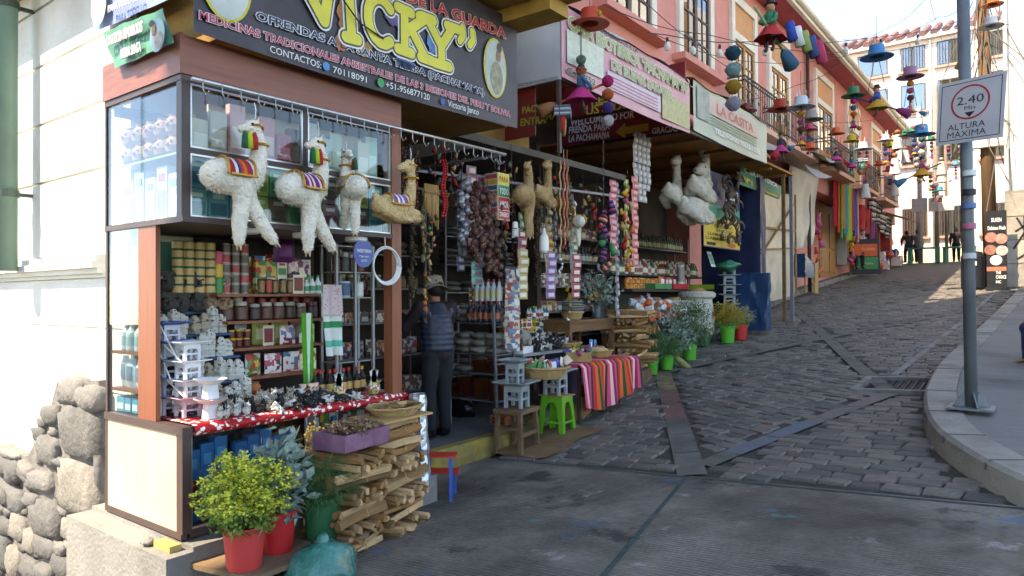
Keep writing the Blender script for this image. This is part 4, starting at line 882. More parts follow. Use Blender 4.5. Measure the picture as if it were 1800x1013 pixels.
for i in range(5):
    t = hb if i == 0 else dup(hb); t.location = (-4.6, 2.29, .985+.118*i); t.rotation_euler = (0, 0, .12+.02*i); t['label'] = 'grey toy house with blue roof tray, %s of the corner stack' % HN[i]; t['group'] = 'toy houses with blue roofs'
for i in range(3):
    t = hw if i == 0 else dup(hw); t.location = (-4.4, 2.33, .985+.12*(i+1)-.0); t.rotation_euler = (0, 0, .1-.03*i); t.scale = (.92,)*3; t['label'] = 'white toy house, %s of the stack beside the blue roofed ones' % HN[(0, 1, 4)[i]]; t['group'] = 'white toy houses'
hp.location = (-4.4, 2.33, .985); hp['label'] = 'pinkish toy house with tray roof under the white stack'
for i, (cc, z, nm) in enumerate((('d4c4c8', .985, 'pink'), ('d8dadc', 1.11, 'white'))):
    tb_ = thing('toy_fountain', '%s toy fountain bowl on a square foot beside the toy houses' % nm, 'toy', (-4.2, 2.37, z)); mb = MB(); mb.box((0, 0, .045), (.075, .075, .09), tp=.85); mb.build('foot', pmat('c8ccd0'), tb_); mb = MB(); mb.lathe([(.04, .088), (.09, .105), (.12, .125), (.113, .125), (.04, .1), (0, .099)], 20, sy=.8); mb.build('bowl', pmat(cc), tb_, True)
mb = MB()
for a, b in (((-4.52, 2.22, .99), (-4.53, 2.2, 1.6)), ((-4.53, 2.2, 1.6), (-4.38, 2.25, 1.36)), ((-4.68, 2.2, 1.6), (-4.42, 2.24, 1.2)), ((-4.5, 2.22, 1.45), (-4.3, 2.28, 1.3)), ((-4.68, 2.2, 1.34), (-4.33, 2.27, 1.12))): mb.tube([a, b], .0045, 5)
tag(mb.build('packing_string', pmat('dcdcdc')), 'white string tied over the stacked toy houses', 'string')
# ---------------------------------------------------------------- bottles, bagged sweets, towels, coil, sign
for i in range(8):
    yel = i == 7; ware('bottle', (-4.42-.02*(i % 2), 3.33+i*.068, .982), (.06, .06, .2), ('17100e', 'c9a028' if yel else 'b02a2a', 'c8a060'), 'dark syrup bottle with %s cap, %s in the row at the counter end' % ('yellow' if yel else 'red', ORD[i]), 'syrup bottles on the kiosk counter')
for i, (y, x) in enumerate(((3.42, -4.25), (3.74, -4.22))):
    cn = thing('sweet_bag', 'clear cone of sweets with a banknote print, %s from the bottles row start' % ORD[i], 'bag', (x, y, .982))
    mb = MB(); mb.lathe([(.035, 0), (.05, .03), (.05, .07), (.03, .09)], 9); mb.build('sweets', printmat('sweets', ('c04858', 'd8c060', '6a9a58', 'e0dcd4'), 60), cn, True)
    for s_ in (-1, 1): mb = MB(); mb.box((.0, s_*.03, .13), (.003, .06, .11), (0, 0, 0)); mb.build('note', printmat('banknote', ('c8ccc0', '7a8a80', 'e0e0d8'), 50), cn, rot=(s_*.25, 0, 0))
for i, y in enumerate((3.2, 3.27, 3.31)):
    mb = MB(); mb.ball((0, 0, .04), .04, 8, 6, jit=.4, seed=i, sq=(.8, 1, 1.2)); mb.tube([(0, 0, .07), (0, 0, .12)], [.012, .03], 6)
    tag(mb.build('wrapped_doll', spotmat('doll_wrap', 'd8b8a0', 'c03038', 40, .3, .3), None, True, loc=(-4.35, y-.03, .985)), 'red and cream doll in clear wrap, %s of three by the bottles' % ORD[i], 'doll', 'wrapped dolls')
tw = MB(); tw.grid(8, 10, lambda u, v: (-4.5+.04*math.sin(u*9)*(.3+v), 3.55+(u-.5)*.2*(1-.3*v)+.02*v, 1.78-.5*v)); o = tw.build('hanging_towel', stripes('towel_green', ('2a8a5a', 'd8dcd4', 'd8dcd4', '58b8a0', 'd8dcd4', 'd8dcd4'), 2, .3), None, True); tag(o, 'white and sea green towels hanging from the steel rack', 'towel')
tw = MB(); tw.grid(5, 8, lambda u, v: (-4.55+.02*math.sin(u*7), 3.35+(u-.5)*.09+.02*v, 1.62-.62*v)); o = tw.build('hanging_strap', stripes('strap_green', ('3f9a2e', 'd8dcc8', '3f9a2e'), 1, .09), None, True); tag(o, 'bright green and white strap hanging beside the towels', 'strap')
tw = MB(); tw.grid(6, 6, lambda u, v: (-4.47+.02*math.sin(u*8), 3.53+(u-.5)*.16*(1+.2*v), 1.84-.24*v)); tag(tw.build('hanging_cloth', spotmat('cloth_rose', 'c9b4b4', 'a04a58', 50, .2), None, True), 'pale rose speckled cloth hung over the towels', 'cloth')
cl = MB()
for k in range(5): cl.tube([(-4.03+.006*k, 3.69+(.125+.004*k)*math.cos(a), 1.99-.004*k+(.135+.006*(k % 3))*math.sin(a)) for a in [j*2*PI/20 for j in range(21)]], .0055, 5)
cl.tube([(-4.03, 3.69, 2.13), (-4.03, 3.685, 2.2)], .004, 4)
tag(cl.build('cable_coil', pmat('d8d6d0'), None, True), 'coil of white cable hanging at the kiosk post', 'cable')
sg = thing('drop_shaped_sign', 'blue drop shaped plastic sign with white lettering hanging by the cable coil', 'sign', (-4.13, 3.56, 2.1))
mb = MB(); mb.lathe([(.0, -.012), (.088, -.01), (.095, -.002), (.095, .002), (.0, .004)], 24, M=Matrix.Translation((-4.13, 3.56, 2.075)) @ Matrix.Rotation(PI/2, 4, 'Y'), sx=1.15); mb.build('plate', mat('sign_blue', '1f6a9c', .35, .15, 4, c2='5a3a8c'), sg, True, world=True)
Mf = frame((-4.125, 3.49, 2.08), (0, 1, 0), (0, 0, 1)); text('WESTERN', Mf, .026, pmat('e8e8e8'), sg, .14, .02); text('Paga aqui', frame((-4.125, 3.515, 2.045), (0, 1, 0), (0, 0, 1)), .016, pmat('e8e8e8'), sg, .09); text('GRATIS', frame((-4.125, 3.53, 2.01), (0, 1, 0), (0, 0, 1)), .018, pmat('e8e8e8'), sg, .06)
# ================================================================ llama toys hung on the kiosk
m_wool = mat('wool_cream', 'e2d8c6', .95, .14, 14, .9, 60, spec=.1); m_wool2 = mat('wool_tan', 'cbab7c', .95, .18, 14, .9, 60, spec=.1); m_hoof = mat('hoof', 'c9b48c', .7, .2); m_gold = mat('gold_braid', 'c08a2a', .45, .2, 40, metal=.3)
ctex = bpy.data.textures.new('wool_clouds', 'CLOUDS'); ctex.noise_scale = .035; ctex.noise_depth = 2
def woolly(name, mb, m, parent, vox=.012, disp=.014):
    o = mb.build(name, m, parent, True)
    r_ = o.modifiers.new('skin', 'REMESH'); r_.mode = 'VOXEL'; r_.voxel_size = vox; r_.use_smooth_shade = True
    s_ = o.modifiers.new('soft', 'SMOOTH'); s_.iterations = 4
    if disp:
        d = o.modifiers.new('wool', 'DISPLACE'); d.texture = ctex; d.strength = disp; d.mid_level = .4; d.texture_coords = 'LOCAL'
    return o
def tufts(pts, n, L_, seed, wd=.006):
    """short locks standing out of a chain of (centre, radius)"""
    q = random.Random(seed); mb = MB()
    for _ in range(n):
        i = q.randrange(len(pts)-1); t = q.random(); a, ra = pts[i]; b, rb = pts[i+1]
        c = Vector(a).lerp(Vector(b), t); r_ = ra+(rb-ra)*t
        d = Vector((q.gauss(0, 1), q.gauss(0, 1), q.gauss(0, 1))).normalized(); p = c+d*r_*.97; e = p+d*L_*q.uniform(.4, 1)+Vector((q.gauss(0, .3), q.gauss(0, .3), q.gauss(-.35, .3)))*L_
        s_ = d.cross(Vector((q.gauss(0, 1), q.gauss(0, 1), q.gauss(0, 1)))).normalized()*wd
        mb.add([p-s_, p+s_, e], [(0, 1, 2)])
    return mb
def llama(name, label, pose, m, loc, rz, sc, blanket, group, tassels=True, seed=1):
    t = thing(name, label, 'llama toy', loc, rz, group); t.scale = (sc,)*3
    if pose == 'hang':
        body = [((0, -.13, 0), .09), ((0, -.09, .005), .108), ((0, 0, 0), .1), ((0, .08, .0), .085), ((0, .105, .04), .075)]
        neck = [((0, .105, .03), .07), ((0, .145, .12), .054), ((0, .15, .22), .045), ((0, .12, .31), .042)]
        legs = [[((.03, .02, -.05), .068), ((.03, .02, -.15), .052), ((.03, .0, -.28), .044), ((.03, .0, -.37), .032)], [((-.02, .06, -.05), .065), ((-.01, .1, -.15), .052), ((0, .18, -.27), .043), ((0, .25, -.35), .032)]]
    else:
        body = [((0, -.16, -.01), .065), ((0, -.08, 0), .082), ((0, .02, .0), .08), ((0, .1, .01), .068), ((0, .13, .04), .056)]
        neck = [((0, .12, .03), .06), ((0, .155, .13), .043), ((0, .16, .23), .034), ((0, .15, .31), .034)]
        legs = [[((.05, .08, -.05), .045), ((.06, .17, -.06), .032), ((.06, .2, -.09), .026), ((.06, .08, -.11), .022)], [((.05, -.12, -.05), .05), ((.06, -.02, -.1), .032), ((.06, .06, -.11), .024)], [((-.05, .08, -.05), .045), ((-.06, .17, -.07), .03), ((-.06, .08, -.11), .022)], [((-.05, -.12, -.05), .05), ((-.06, -.02, -.1), .03), ((-.06, .06, -.11), .022)]]
    hd = Vector(neck[-1][0]); f = -1; hr = 1.0 if pose == 'hang' else 1.2
    mb = MB()
    for ch in [body, neck]+legs:
        mb.tube([c for c, r_ in ch], [r_ for c, r_ in ch], 10)
        for c, r_ in (ch[0], ch[-1]): mb.ball(c, r_*.98, 10, 7)
    mb.ball((0, -.16 if pose == 'hang' else -.19, .05), .03, 8, 6)
    mb.ball(hd+Vector((0, f*.015, .01)), .048*hr, 10, 8, sq=(.9, 1.05, .95)); mb.tube([hd+Vector((0, f*.03, .005)), hd+Vector((0, f*.09*hr, -.012))], [.038*hr, .025*hr], 8); mb.ball(hd+Vector((0, f*.09*hr, -.012)), .025*hr, 8, 6)
    for s_ in (-1, 1): mb.tube([hd+Vector((s_*.025, -f*.005, .035)), hd+Vector((s_*.034, -f*.01, .085))], [.014, .005], 6)
    woolly('body', mb, m, t)
    tufts(body+neck, 3600, .011, seed, .004).build('fleece', m, t)
    lf = MB()
    for l_ in legs: tm = tufts(l_, 900, .008, seed+3, .004); lf.add(tm.v, tm.f)
    lf.build('leg_fleece', m, t)
    for l_ in legs:
        p = Vector(l_[-1][0]); d = (p-Vector(l_[-2][0])).normalized(); hb_ = MB()
        for s_ in (-1, 1): hb_.tube([p+Vector((s_*.013, 0, 0)), p+d*.055+Vector((s_*.018, 0, 0))], [.012, .004], 5)
        hb_.build('hoof', m_hoof, t, True)
    for s_ in (-1, 1):
        e_ = MB(); e_.ball(hd+Vector((s_*.038, f*.035, .02)), .009, 6, 5); e_.build('eye', pmat('101010', .2), t, True)
    if blanket is None: return t
    r0 = body[1][1]+.012
    bl = MB(); yc = body[2][0][1]-.02
    bl.grid(10, 6, lambda u, v: (r0*1.02*math.sin((u-.5)*3.0), yc+(v-.5)*.17+.015*math.cos((u-.5)*6), r0*math.cos((u-.5)*3.0)-.005))
    b_ = bl.build('saddle_blanket', blanket, t, True)
    tr = MB()
    for v in (-.5, .5): tr.tube([(r0*1.05*math.sin(a), yc+v*.17+.015*math.cos(2*a), r0*1.03*math.cos(a)-.005) for a in [(-1.5+3*k/10) for k in range(11)]], .008, 5)
    for a in (-1.5, 1.5): tr.tube([(r0*1.05*math.sin(a), yc-.085, r0*1.03*math.cos(a)-.005), (r0*1.05*math.sin(a), yc+.085, r0*1.03*math.cos(a)-.005)], .008, 5)
    tr.build('gold_trim', m_gold, b_)
    cr_ = MB(); cr_.tube([hd+Vector((.052*math.cos(a), -.012*0+.0, .0))+Vector((0, .05*math.sin(a), .02*math.cos(a))) for a in [k*PI/6 for k in range(13)]], .007, 5); cr_.tube([(Vector(neck[2][0])+Vector((.055*math.cos(a), .055*math.sin(a), 0))) for a in [k*PI/6 for k in range(13)]], .008, 5); cr_.build('halter', m_gold, t)
    if tassels:
        for i, (c, dx, dy) in enumerate((('b0242a', .05, .02), ('1f5a3a', .045, -.04), ('a8b82e', .055, -.015))):
            tm = MB(); p = hd+Vector((dx, f*.05+dy, -.03)); tm.tube([p, p+Vector((0, 0, -.03)), p+Vector((0, 0, -.1))], [.008, .018, .022], 7); tm.build('tassel', pmat(c, .9), t, True)
    wr = MB(); wr.tube([hd+Vector((0, 0, .04)), hd+Vector((0, .01, .12)), hd+Vector((0, 0, .16))], .003, 4); wr.build('hanging_wire', m_alu, t)
    return t
BL = [stripes('blanket_red', ('b0282e', '8a2a4a', 'd8c8b0', '2a3a6a', 'b83a28', 'c86a28'), 1, .11), stripes('blanket_purple', ('7a2a58', 'c8bcc0', '8a2a3a', 'c8bcc0', '5a2a6a'), 1, .09), stripes('blanket_blue', ('2a4a8a', 'c8c8cc', '3a7a9a', '6a3a7a', 'c8c8cc'), 1, .08), stripes('blanket_mixed', ('c8ccd0', '3a6aa0', 'b0403a', 'd8d4d0', '7a4a9a'), 1, .1)]
llama('hanging_llama', 'fluffy cream llama toy with red striped blanket at the kiosk corner', 'hang', m_wool, (-3.97, 2.41, 2.48), 0, 1.05, BL[0], 'llama toys on the kiosk front', seed=1)
llama('hanging_llama', 'shaggy cream llama toy with purple and silver blanket, middle of the kiosk front', 'hang', m_wool, (-3.97, 2.91, 2.46), .15, 1.05, BL[1], 'llama toys on the kiosk front', seed=2)
llama('hanging_llama', 'cream llama toy with blue blanket seen head on beside the tan one', 'hang', m_wool, (-3.95, 3.3, 2.52), 1.25, .82, BL[2], 'llama toys on the kiosk front', seed=3)
llama('hanging_llama', 'tan lying llama toy with striped blanket at the kiosk post', 'lie', m_wool2, (-3.95, 3.72, 2.44), -.1, .98, BL[3], 'llama toys on the kiosk front', tassels=False, seed=4)

# ================================================================ signs on the corner house
def ptext(s, plane, val, p0, p1, hpx, m, parent, bold=.02, out=None, outw=.03, lift=.004, shear=0., world=True):
    f_ = aX if plane == 'x' else aY
    A, B, C_ = f_(*p0, val), f_(*p1, val), f_(p0[0], p0[1]-hpx, val)
    return text(s, frame(A, B-A, Vector((0, 0, 1))), (C_-A).length, m, parent, (B-A).length, bold, out, outw, lift=lift, shear=shear, world=world)
def sheet(plane, val, pxs, name, m, parent, wav=.02, nx=24, ny=8, seed=0, thick=True):
    """printed vinyl hung between four corner points (top left, top right, bottom right, bottom left)"""
    f_ = aX if plane == 'x' else aY
    TL, TR, BR, BL_ = [f_(*p, val) for p in pxs]; nrm = Vector((1, 0, 0)) if plane == 'x' else Vector((0, -1, 0))
    def fn(u, v):
        p = (TL*(1-u)+TR*u)*(1-v)+(BL_*(1-u)+BR*u)*v
        k = 4*u*(1-u)*v
        return p-nrm*(.002+wav*(.4+.6*noise.noise(Vector((u*4, v*2, seed)))) )+Vector((0, 0, 0))
    mb = MB(); mb.grid(nx, ny, lambda u, v: fn(u, 1-v)); return mb.build(name, m, parent, True, world=True)
YW = pmat('d6c94a'); WHT = pmat('dcdad4'); BLK = pmat('1c1a1e'); NAVY = pmat('22264e'); CRIM = pmat('b03a55'); RED = pmat('b02a2c'); PEACH = pmat('d89a80')
XV = -3.96
vb = thing('shop_banner', 'large dark vinyl banner with big yellow lettering above the kiosk', 'banner', (XV, 3.7, 3.3))
galaxy = mat('banner_dark_print', '2a2528', .45, .2, 2.2, c2='4a4044', dirt=.3)
mb = MB(); TLp, BRp = (2.14, 4.34), (5.3, 3.34)
def vfn(u, v):
    y = 2.14+u*3.17; z = 3.31+v*1.02+.02*u; return (XV-.012+.01*noise.noise(Vector((u*6, v*2, 0)))-.01*(1-v)*abs(noise.noise(Vector((u*9, 0, 3)))), y, z-.03*math.sin(PI*u)*(1-v))
mb.grid(40, 8, vfn); mb.build('vinyl', galaxy, vb, True, world=True)
for (x, y, a, b, c, sd_) in ((612, 30, .2, .3, 'c07a3a', 1), (640, 85, .16, .12, 'd89a4a', 2), (760, 75, .12, .2, '4a86b8', 3), (712, 110, .2, .1, '3a7ab0', 4), (690, 30, .14, .14, '7a5a9a', 5), (600, 75, .12, .12, 'd8803a', 6), (730, 20, .16, .1, '8a6a7a', 7)):
    p = aX(x, y, XV+.001*0); mb = MB(); n = 22
    mb.add([(XV+.0012+.0002*sd_, p.y+a*.5*math.cos(2*PI*k/n)*(1+.5*noise.noise(Vector((k*.8, sd_, 0)))), p.z+b*.5*math.sin(2*PI*k/n)*(1+.5*noise.noise(Vector((k*.7, sd_, 5))))) for k in range(n)], [tuple(range(n))])
    mb.build('printed_nebula', mat('nebula_'+c, c, .5, .3, 9, c2='3a3034'), vb, world=True)
LET = {'V': [((0, 1), (.5, 0)), ((1, 1), (.5, 0)), ((-.18, 1), (.22, 1)), ((.78, 1), (1.18, 1))], 'I': [((.5, 0), (.5, 1)), ((.15, 1), (.85, 1)), ((.15, 0), (.85, 0))],
       'K': [((.12, 0), (.12, 1)), ((.12, .45), (.85, 1)), ((.35, .6), (.9, 0)), ((-.12, 1), (.36, 1)), ((-.12, 0), (.36, 0)), ((.65, 1), (1.05, 1)), ((.7, 0), (1.12, 0))], 'Y': [((.5, 0), (.5, .48)), ((.5, .45), (.05, 1)), ((.5, .45), (.95, 1)), ((-.15, 1), (.26, 1)), ((.74, 1), (1.15, 1)), ((.24, 0), (.76, 0))],
       'C': [((.5+.5*math.cos(a), .5+.5*math.sin(a)), (.5+.5*math.cos(a+.42), .5+.5*math.sin(a+.42))) for a in [.7+k*.42 for k in range(11)]], '"': [((.15, 1), (.2, .78)), ((.2, .78), (.02, .58)), ((.65, 1), (.7, .78)), ((.7, .78), (.52, .58))]}
def capsule(mb, a, b, r_, x, M2):
    a, b = Vector((a[0], a[1])), Vector((b[0], b[1])); d = (b-a); L_ = d.length; d = d/L_ if L_ > 1e-6 else Vector((1, 0)); n_ = Vector((-d.y, d.x)); P = []
    for k in range(7): t_ = -PI/2+PI*k/6; P.append(b+d*math.cos(t_)*r_+n_*math.sin(t_)*r_)
    for k in range(7): t_ = PI/2+PI*k/6; P.append(a+d*math.cos(t_)*r_+n_*math.sin(t_)*r_)
    mb.add([M2 @ Vector((p.x, p.y, x)) for p in P], [tuple(range(len(P)))])
for ch, (x0, y0), (x1, y1), hpx in (('V', (536, 36), (600, 40), 92), ('I', (602, 64), (632, 72), 90), ('C', (648, 72), (694, 84), 80), ('K', (704, 88), (752, 106), 72), ('Y', (750, 107), (800, 122), 74), ('"', (806, 108), (840, 122), 62)):
    A, B, C_ = aX(x0, y0, XV), aX(x1, y1, XV), aX(x0, y0-hpx, XV); w_, h_ = (B-A).length, (C_-A).length
    Mf = frame(A, B-A, (0, 0, 1))
    for lay, (r_, mm, nm) in enumerate(((.066, WHT, 'letter_glow'), (.053, pmat('5a5046'), 'letter_edge'), (.041, YW, 'letter'))):
        mb = MB()
        for i, (a, b) in enumerate(LET[ch]): capsule(mb, (a[0]*w_, a[1]*h_), (b[0]*w_, b[1]*h_), r_*(.8 if ch in '"' else 1), .004+lay*.003+i*.0002, Mf)
        mb.build(nm, mm, vb, world=True)
ptext('ARTICULOS DE LA GUARDA', 'x', XV, (520, -72), (889, 68), 24, RED, vb, .03, pmat('d8b8a0'), .03)
ptext('OFRENDAS A LA SANTA TIERRA (PACHAMAMA)', 'x', XV, (450, 34), (851, 168), 15, NAVY, vb, .02, WHT, .055)
ptext('MEDICINAS TRADICIONALES ANSESTRALES DE LAS 3 REGIONES DEL PERU Y BOLIVIA', 'x', XV, (350, 33), (897, 206), 15, CRIM, vb, .02, pmat('e0ccc8'), .05)
ptext('CONTACTOS:', 'x', XV, (474, 92), (564, 121), 13, WHT, vb, .0); ptext('70118091', 'x', XV, (585, 128), (644, 146), 12, WHT, vb, .0)
ptext('+51-956877120', 'x', XV, (678, 154), (755, 177), 12, WHT, vb, .0); ptext('Victoria Janco', 'x', XV, (787, 187), (841, 203), 12, WHT, vb, .0)
for (x, y, c, r_) in ((573, 117, '3a86b8', .03), (669, 146, '2f9a58', .034), (778, 179, '2f56a0', .026)):
    p = aX(x, y, XV); mb = MB(); mb.lathe([(0, .0), (r_, 0)], 16, M=Matrix.Translation((XV+.004, p.y, p.z)) @ Matrix.Rotation(PI/2, 4, 'Y'), cap=False); mb.build('contact_icon', pmat(c), vb, world=True)
def oval(par, plane, val, x, y, rx, rz, m, nm, lift, n=28):
    p = (aX if plane == 'x' else aY)(x, y, val); mb = MB(); mb.add([(val+lift, p.y+rx*math.cos(2*PI*k/n), p.z+rz*math.sin(2*PI*k/n)) if plane == 'x' else (p.x+rx*math.cos(2*PI*k/n), val-lift, p.z+rz*math.sin(2*PI*k/n)) for k in range(n)], [tuple(range(n))]); return mb.build(nm, m, par, world=True)
for x, y, rx, rz in ((870, 120, .165, .27), (398, -30, .17, .24)):
    oval(vb, 'x', XV, x, y, rx, rz, pmat('c8b83a'), 'portrait_ring', .004); oval(vb, 'x', XV, x, y, rx*.9, rz*.93, mat('portrait_ground', 'b8bcb4', .6, .15, 4), 'portrait_ground', .006)
oval(vb, 'x', XV, 872, 138, .09, .15, mat('portrait_gown', '9a9078', .7, .3, 18), 'portrait_figure', .008); oval(vb, 'x', XV, 875, 100, .035, .05, mat('portrait_skin', 'a87a5a', .7, .1), 'portrait_face', .010); oval(vb, 'x', XV, 876, 85, .035, .045, mat('portrait_crown', '5a4a4a', .6, .2, 20), 'portrait_crown', .012)
mb = MB(); mb.tube([(XV+.03, 2.9, 4.35), (XV+.05, 3.05, 3.95), (XV+.04, 3.35, 3.72), (XV+.02, 3.6, 3.68)], .006, 5); tag(mb.build('loose_cable', BLK, None, True), 'thin black cable looping down across the dark banner', 'cable')
# green cloth sign and blue banner on the sunny side
gs = thing('small_green_sign', 'crumpled green vinyl sign with white lettering and a portrait over the kiosk side', 'sign', (-4.6, 2.05, 3.3))
sheet('y', 2.06, [(177, 56), (282, 13), (302, 74), (197, 120)], 'vinyl', mat('sign_green', '2f6a50', .5, .2, 3, c2='5a9a7c'), gs, .03)
ptext('CONCIERTEN HEMORROIDES', 'y', 2.045, (188, 82), (252, 55), 18, WHT, gs, .03, pmat('203028'), .05, lift=.006); ptext('HIERBA SANTA', 'y', 2.045, (213, 104), (249, 90), 17, WHT, gs, .03, pmat('203028'), .05, lift=.006)
oval(gs, 'y', 2.04, 276, 62, .09, .1, mat('portrait_sky', '9ab4b8', .6, .1), 'portrait_ground', .0); oval(gs, 'y', 2.04, 279, 70, .05, .05, mat('portrait_shirt', 'a89c94', .7, .3, 20), 'portrait_shirt', .003); oval(gs, 'y', 2.04, 271, 52, .025, .04, mat('portrait_skin', 'a87a5a', .7, .1), 'portrait_face', .005); oval(gs, 'y', 2.04, 268, 42, .032, .02, BLK, 'portrait_hair', .007)
bs = thing('blue_wall_banner', 'pale blue banner with a crest and white lettering high on the corner house', 'banner', (-5, 2.2, 3.7))
sheet('y', 2.2, [(156, -60), (302, -110), (302, -5), (160, 58)], 'vinyl', mat('banner_blue', '8f9cc0', .5, .1, 2, c2='6d80b4'), bs, .02)
oval(bs, 'y', 2.17, 174, 8, .12, .15, pmat('c8d8c4'), 'crest', .004); ptext('PARA TODO LO', 'y', 2.17, (191, 22), (245, 1), 12, WHT, bs, .02, pmat('5a6aa0'), .04, lift=.006)

# ================================================================ in front of the kiosk
mb = MB()
for i in range(1): mb.b2((-5.35, 1.98, -1.2), (-3.98, 2.14, .262)); mb.b2((-5.35, 2.14, -1.2), (-3.98, 4.2, .288))
tag(mb.build('concrete_plinth', mat('plinth_concrete', '86847f', .9, .15, 3, .5, 35, dirt=.5)), 'rough concrete plinth carrying the kiosk', 'plinth')
mb = MB(); mb.ball((-4.3, 2.03, .285), .035, 8, 6, jit=.5, seed=4, sq=(1.3, 1, .7)); tag(mb.build('loose_pebble', m_st[3], None, True), 'small loose stone on the kiosk plinth', 'stone')
mb = MB(); mb.b2((-4.25, 2.04, .263), (-4.06, 2.11, .3)); tag(mb.build('timber_wedge', mat('wedge_wood', 'b09a58', .8, .2, 8)), 'yellowish timber wedge under the kiosk base', 'wedge')
# low board carrying the buckets
bd = thing('low_shelf_board', 'weathered brown board carrying the three flower buckets', 'board', (-3.75, 2.5, .2))
m_bdw = mat('board_wood', '7a6248', .85, .25, 5, .4, 30, stretch=(1, .3, 1)); mb = MB()
A_ = [aZ(*p, .2) for p in ((400, 992), (345, 955), (600, 905), (615, 918))]
mb.prism([(-3.98, 2.12), (-3.5, 2.22), (-3.52, 2.66), (-3.98, 2.66)], .17, .2); mb.build('plank', m_bdw, bd, world=True); mb = MB(); mb.prism([(-3.98, 2.665), (-3.52, 2.665), (-3.55, 3.1), (-3.98, 3.1)], .168, .198); mb.build('plank', m_bdw, bd, world=True)
mb = MB(); [mb.bar((x, y, g(x, y)-.05), (x, y, .168), .05) for x, y in ((-3.6, 2.3), (-3.6, 3.0), (-3.9, 2.3), (-3.9, 3.0))]; mb.build('support', m_bdw, bd, world=True)
def bucket_mesh(r_, h, m):
    mb = MB(); mb.lathe([(0, .004), (r_*.78, 0), (r_*.8, .01), (r_*.97, h*.93), (r_*1.04, h*.94), (r_*1.05, h), (r_*.98, h), (r_*.94, h*.9), (r_*.9, h*.86), (0, h*.86)], 22); return mb.mesh('bucket', m, True)
def leafy(kind, n, R_, H_, z0, seed):
    """leaf cloud rising out of a bucket: returns {part: MB}"""
    q = random.Random(seed); out = {'foliage': MB(), 'flowers': MB(), 'stems': MB()}
    for k in range(14 if kind != 'dill' else 20):
        a = q.uniform(0, 6.3); rr = R_*math.sqrt(q.random())*.9; out['stems'].tube([(q.uniform(-.3, .3)*R_*.6, q.uniform(-.3, .3)*R_*.6, z0-.03), (rr*.6*math.cos(a), rr*.6*math.sin(a), z0+H_*.45), (rr*math.cos(a), rr*math.sin(a), z0+H_*.85)], [.005, .004, .002], 4)
    for _ in range(n):
        a = q.uniform(0, 6.3); t_ = q.random(); rad = R_*math.sqrt(q.random())*(.55+.75*math.sin(PI*min(1, t_*.85+.12)))
        lump = 1+.75*noise.noise(Vector((math.cos(a)*2+seed, math.sin(a)*2, t_*3)))
        p = Vector((rad*lump*math.cos(a), rad*lump*math.sin(a), z0+H_*t_*lump*.95))
        d = Vector((math.cos(a)*.8+q.gauss(0, .5), math.sin(a)*.8+q.gauss(0, .5), q.gauss(.4, .6))).normalized(); s_ = d.cross(Vector((q.gauss(0, 1), q.gauss(0, 1), q.gauss(0, 1)))).normalized()
        if kind == 'dill':
            L_ = q.uniform(.03, .07); e = p+d*L_+Vector((0, 0, -.02)); out['foliage'].add([p-s_*.0016, p+s_*.0016, e+s_*.0006, e-s_*.0006], [(0, 1, 2, 3)])
        elif kind == 'gum':
            L_, w_ = q.uniform(.05, .095), q.uniform(.016, .03); m_ = p+d*L_*.5+Vector((0, 0, .006)); e = p+d*L_; out['foliage'].add([p, m_-s_*w_, e, m_+s_*w_, p+d*L_*.5+Vector((0, 0, -.004))], [(0, 1, 4), (1, 2, 4), (2, 3, 4), (3, 0, 4)])
        else:
            L_, w_ = q.uniform(.022, .046), q.uniform(.006, .012); out['foliage'].add([p, p+d*L_*.5-s_*w_, p+d*L_, p+d*L_*.5+s_*w_], [(0, 1, 2, 3)])
            if kind == 'yellow' and q.random() < .55 and t_ > .3:
                c = p*1.0+Vector((0, 0, .012)); c.x *= 1.07; c.y *= 1.07
                for j in range(7):
                    c2 = c+Vector((q.gauss(0, .012), q.gauss(0, .01), q.gauss(0, .006))); x1 = Vector((q.gauss(0, 1), q.gauss(0, 1), q.gauss(0, .5))).normalized()*.009; y1 = x1.cross(Vector((q.gauss(0, .4), q.gauss(0, .4), 1))).normalized()*.009; out['flowers'].add([c2-x1, c2-y1, c2+x1, c2+y1], [(0, 1, 2, 3)])
    return out
m_leaf = {'yellow': mat('leaf_mid', '5d7c38', .7, .35, 30, spec=.2, c2='8aa04c'), 'gum': mat('leaf_eucalyptus', '5d7468', .6, .3, 20, c2='9aa89c'), 'dill': mat('leaf_dill', '33562c', .8, .3, 20, c2='4a6a36'), 'bush': mat('leaf_bush', '3a5634', .7, .35, 20, c2='557048')}
def potted(label, group, loc, bm, br, bh, kind, n, R_, H_, seed, fl=None, rz=0):
    t = thing('flower_bucket', label, 'bucket', loc, rz, group)
    b_ = ob('bucket', bucket_mesh(br, bh, bm), t)
    hn = MB(); hn.tube([(br*1.03*math.cos(a), br*1.03*math.sin(a)*.35+br*.3, bh*.93-abs(math.sin(a))*bh*.35) for a in [PI+PI*k/10 for k in range(11)]], .004, 5); hn.build('handle', m_alu, b_)
    P = leafy(kind, n, R_, H_, bh*.86, seed); P['stems'].build('stems', mat('stem_green', '5a6a3a', .8, .2), t)
    P['foliage'].build('foliage', m_leaf['bush' if kind == 'bush' else kind], t)
    if P['flowers'].f: P['flowers'].build('flowers', fl or mat('petal_lime', 'c8c63a', .7, .2, 20, c2='e4dc58'), t)['kind'] = 'stuff'
    return t
RB = mat('bucket_red', 'b8282a', .35, .08, 3, coat=.2); RB2 = mat('bucket_coral', 'c8413c', .4, .08, 3); GB = mat('bucket_green_dark', '1f5a38', .4, .1, 3); LG = mat('bucket_lime', '3f9a2c', .4, .08, 3); EG = mat('bucket_emerald', '2f8050', .4, .08, 3)
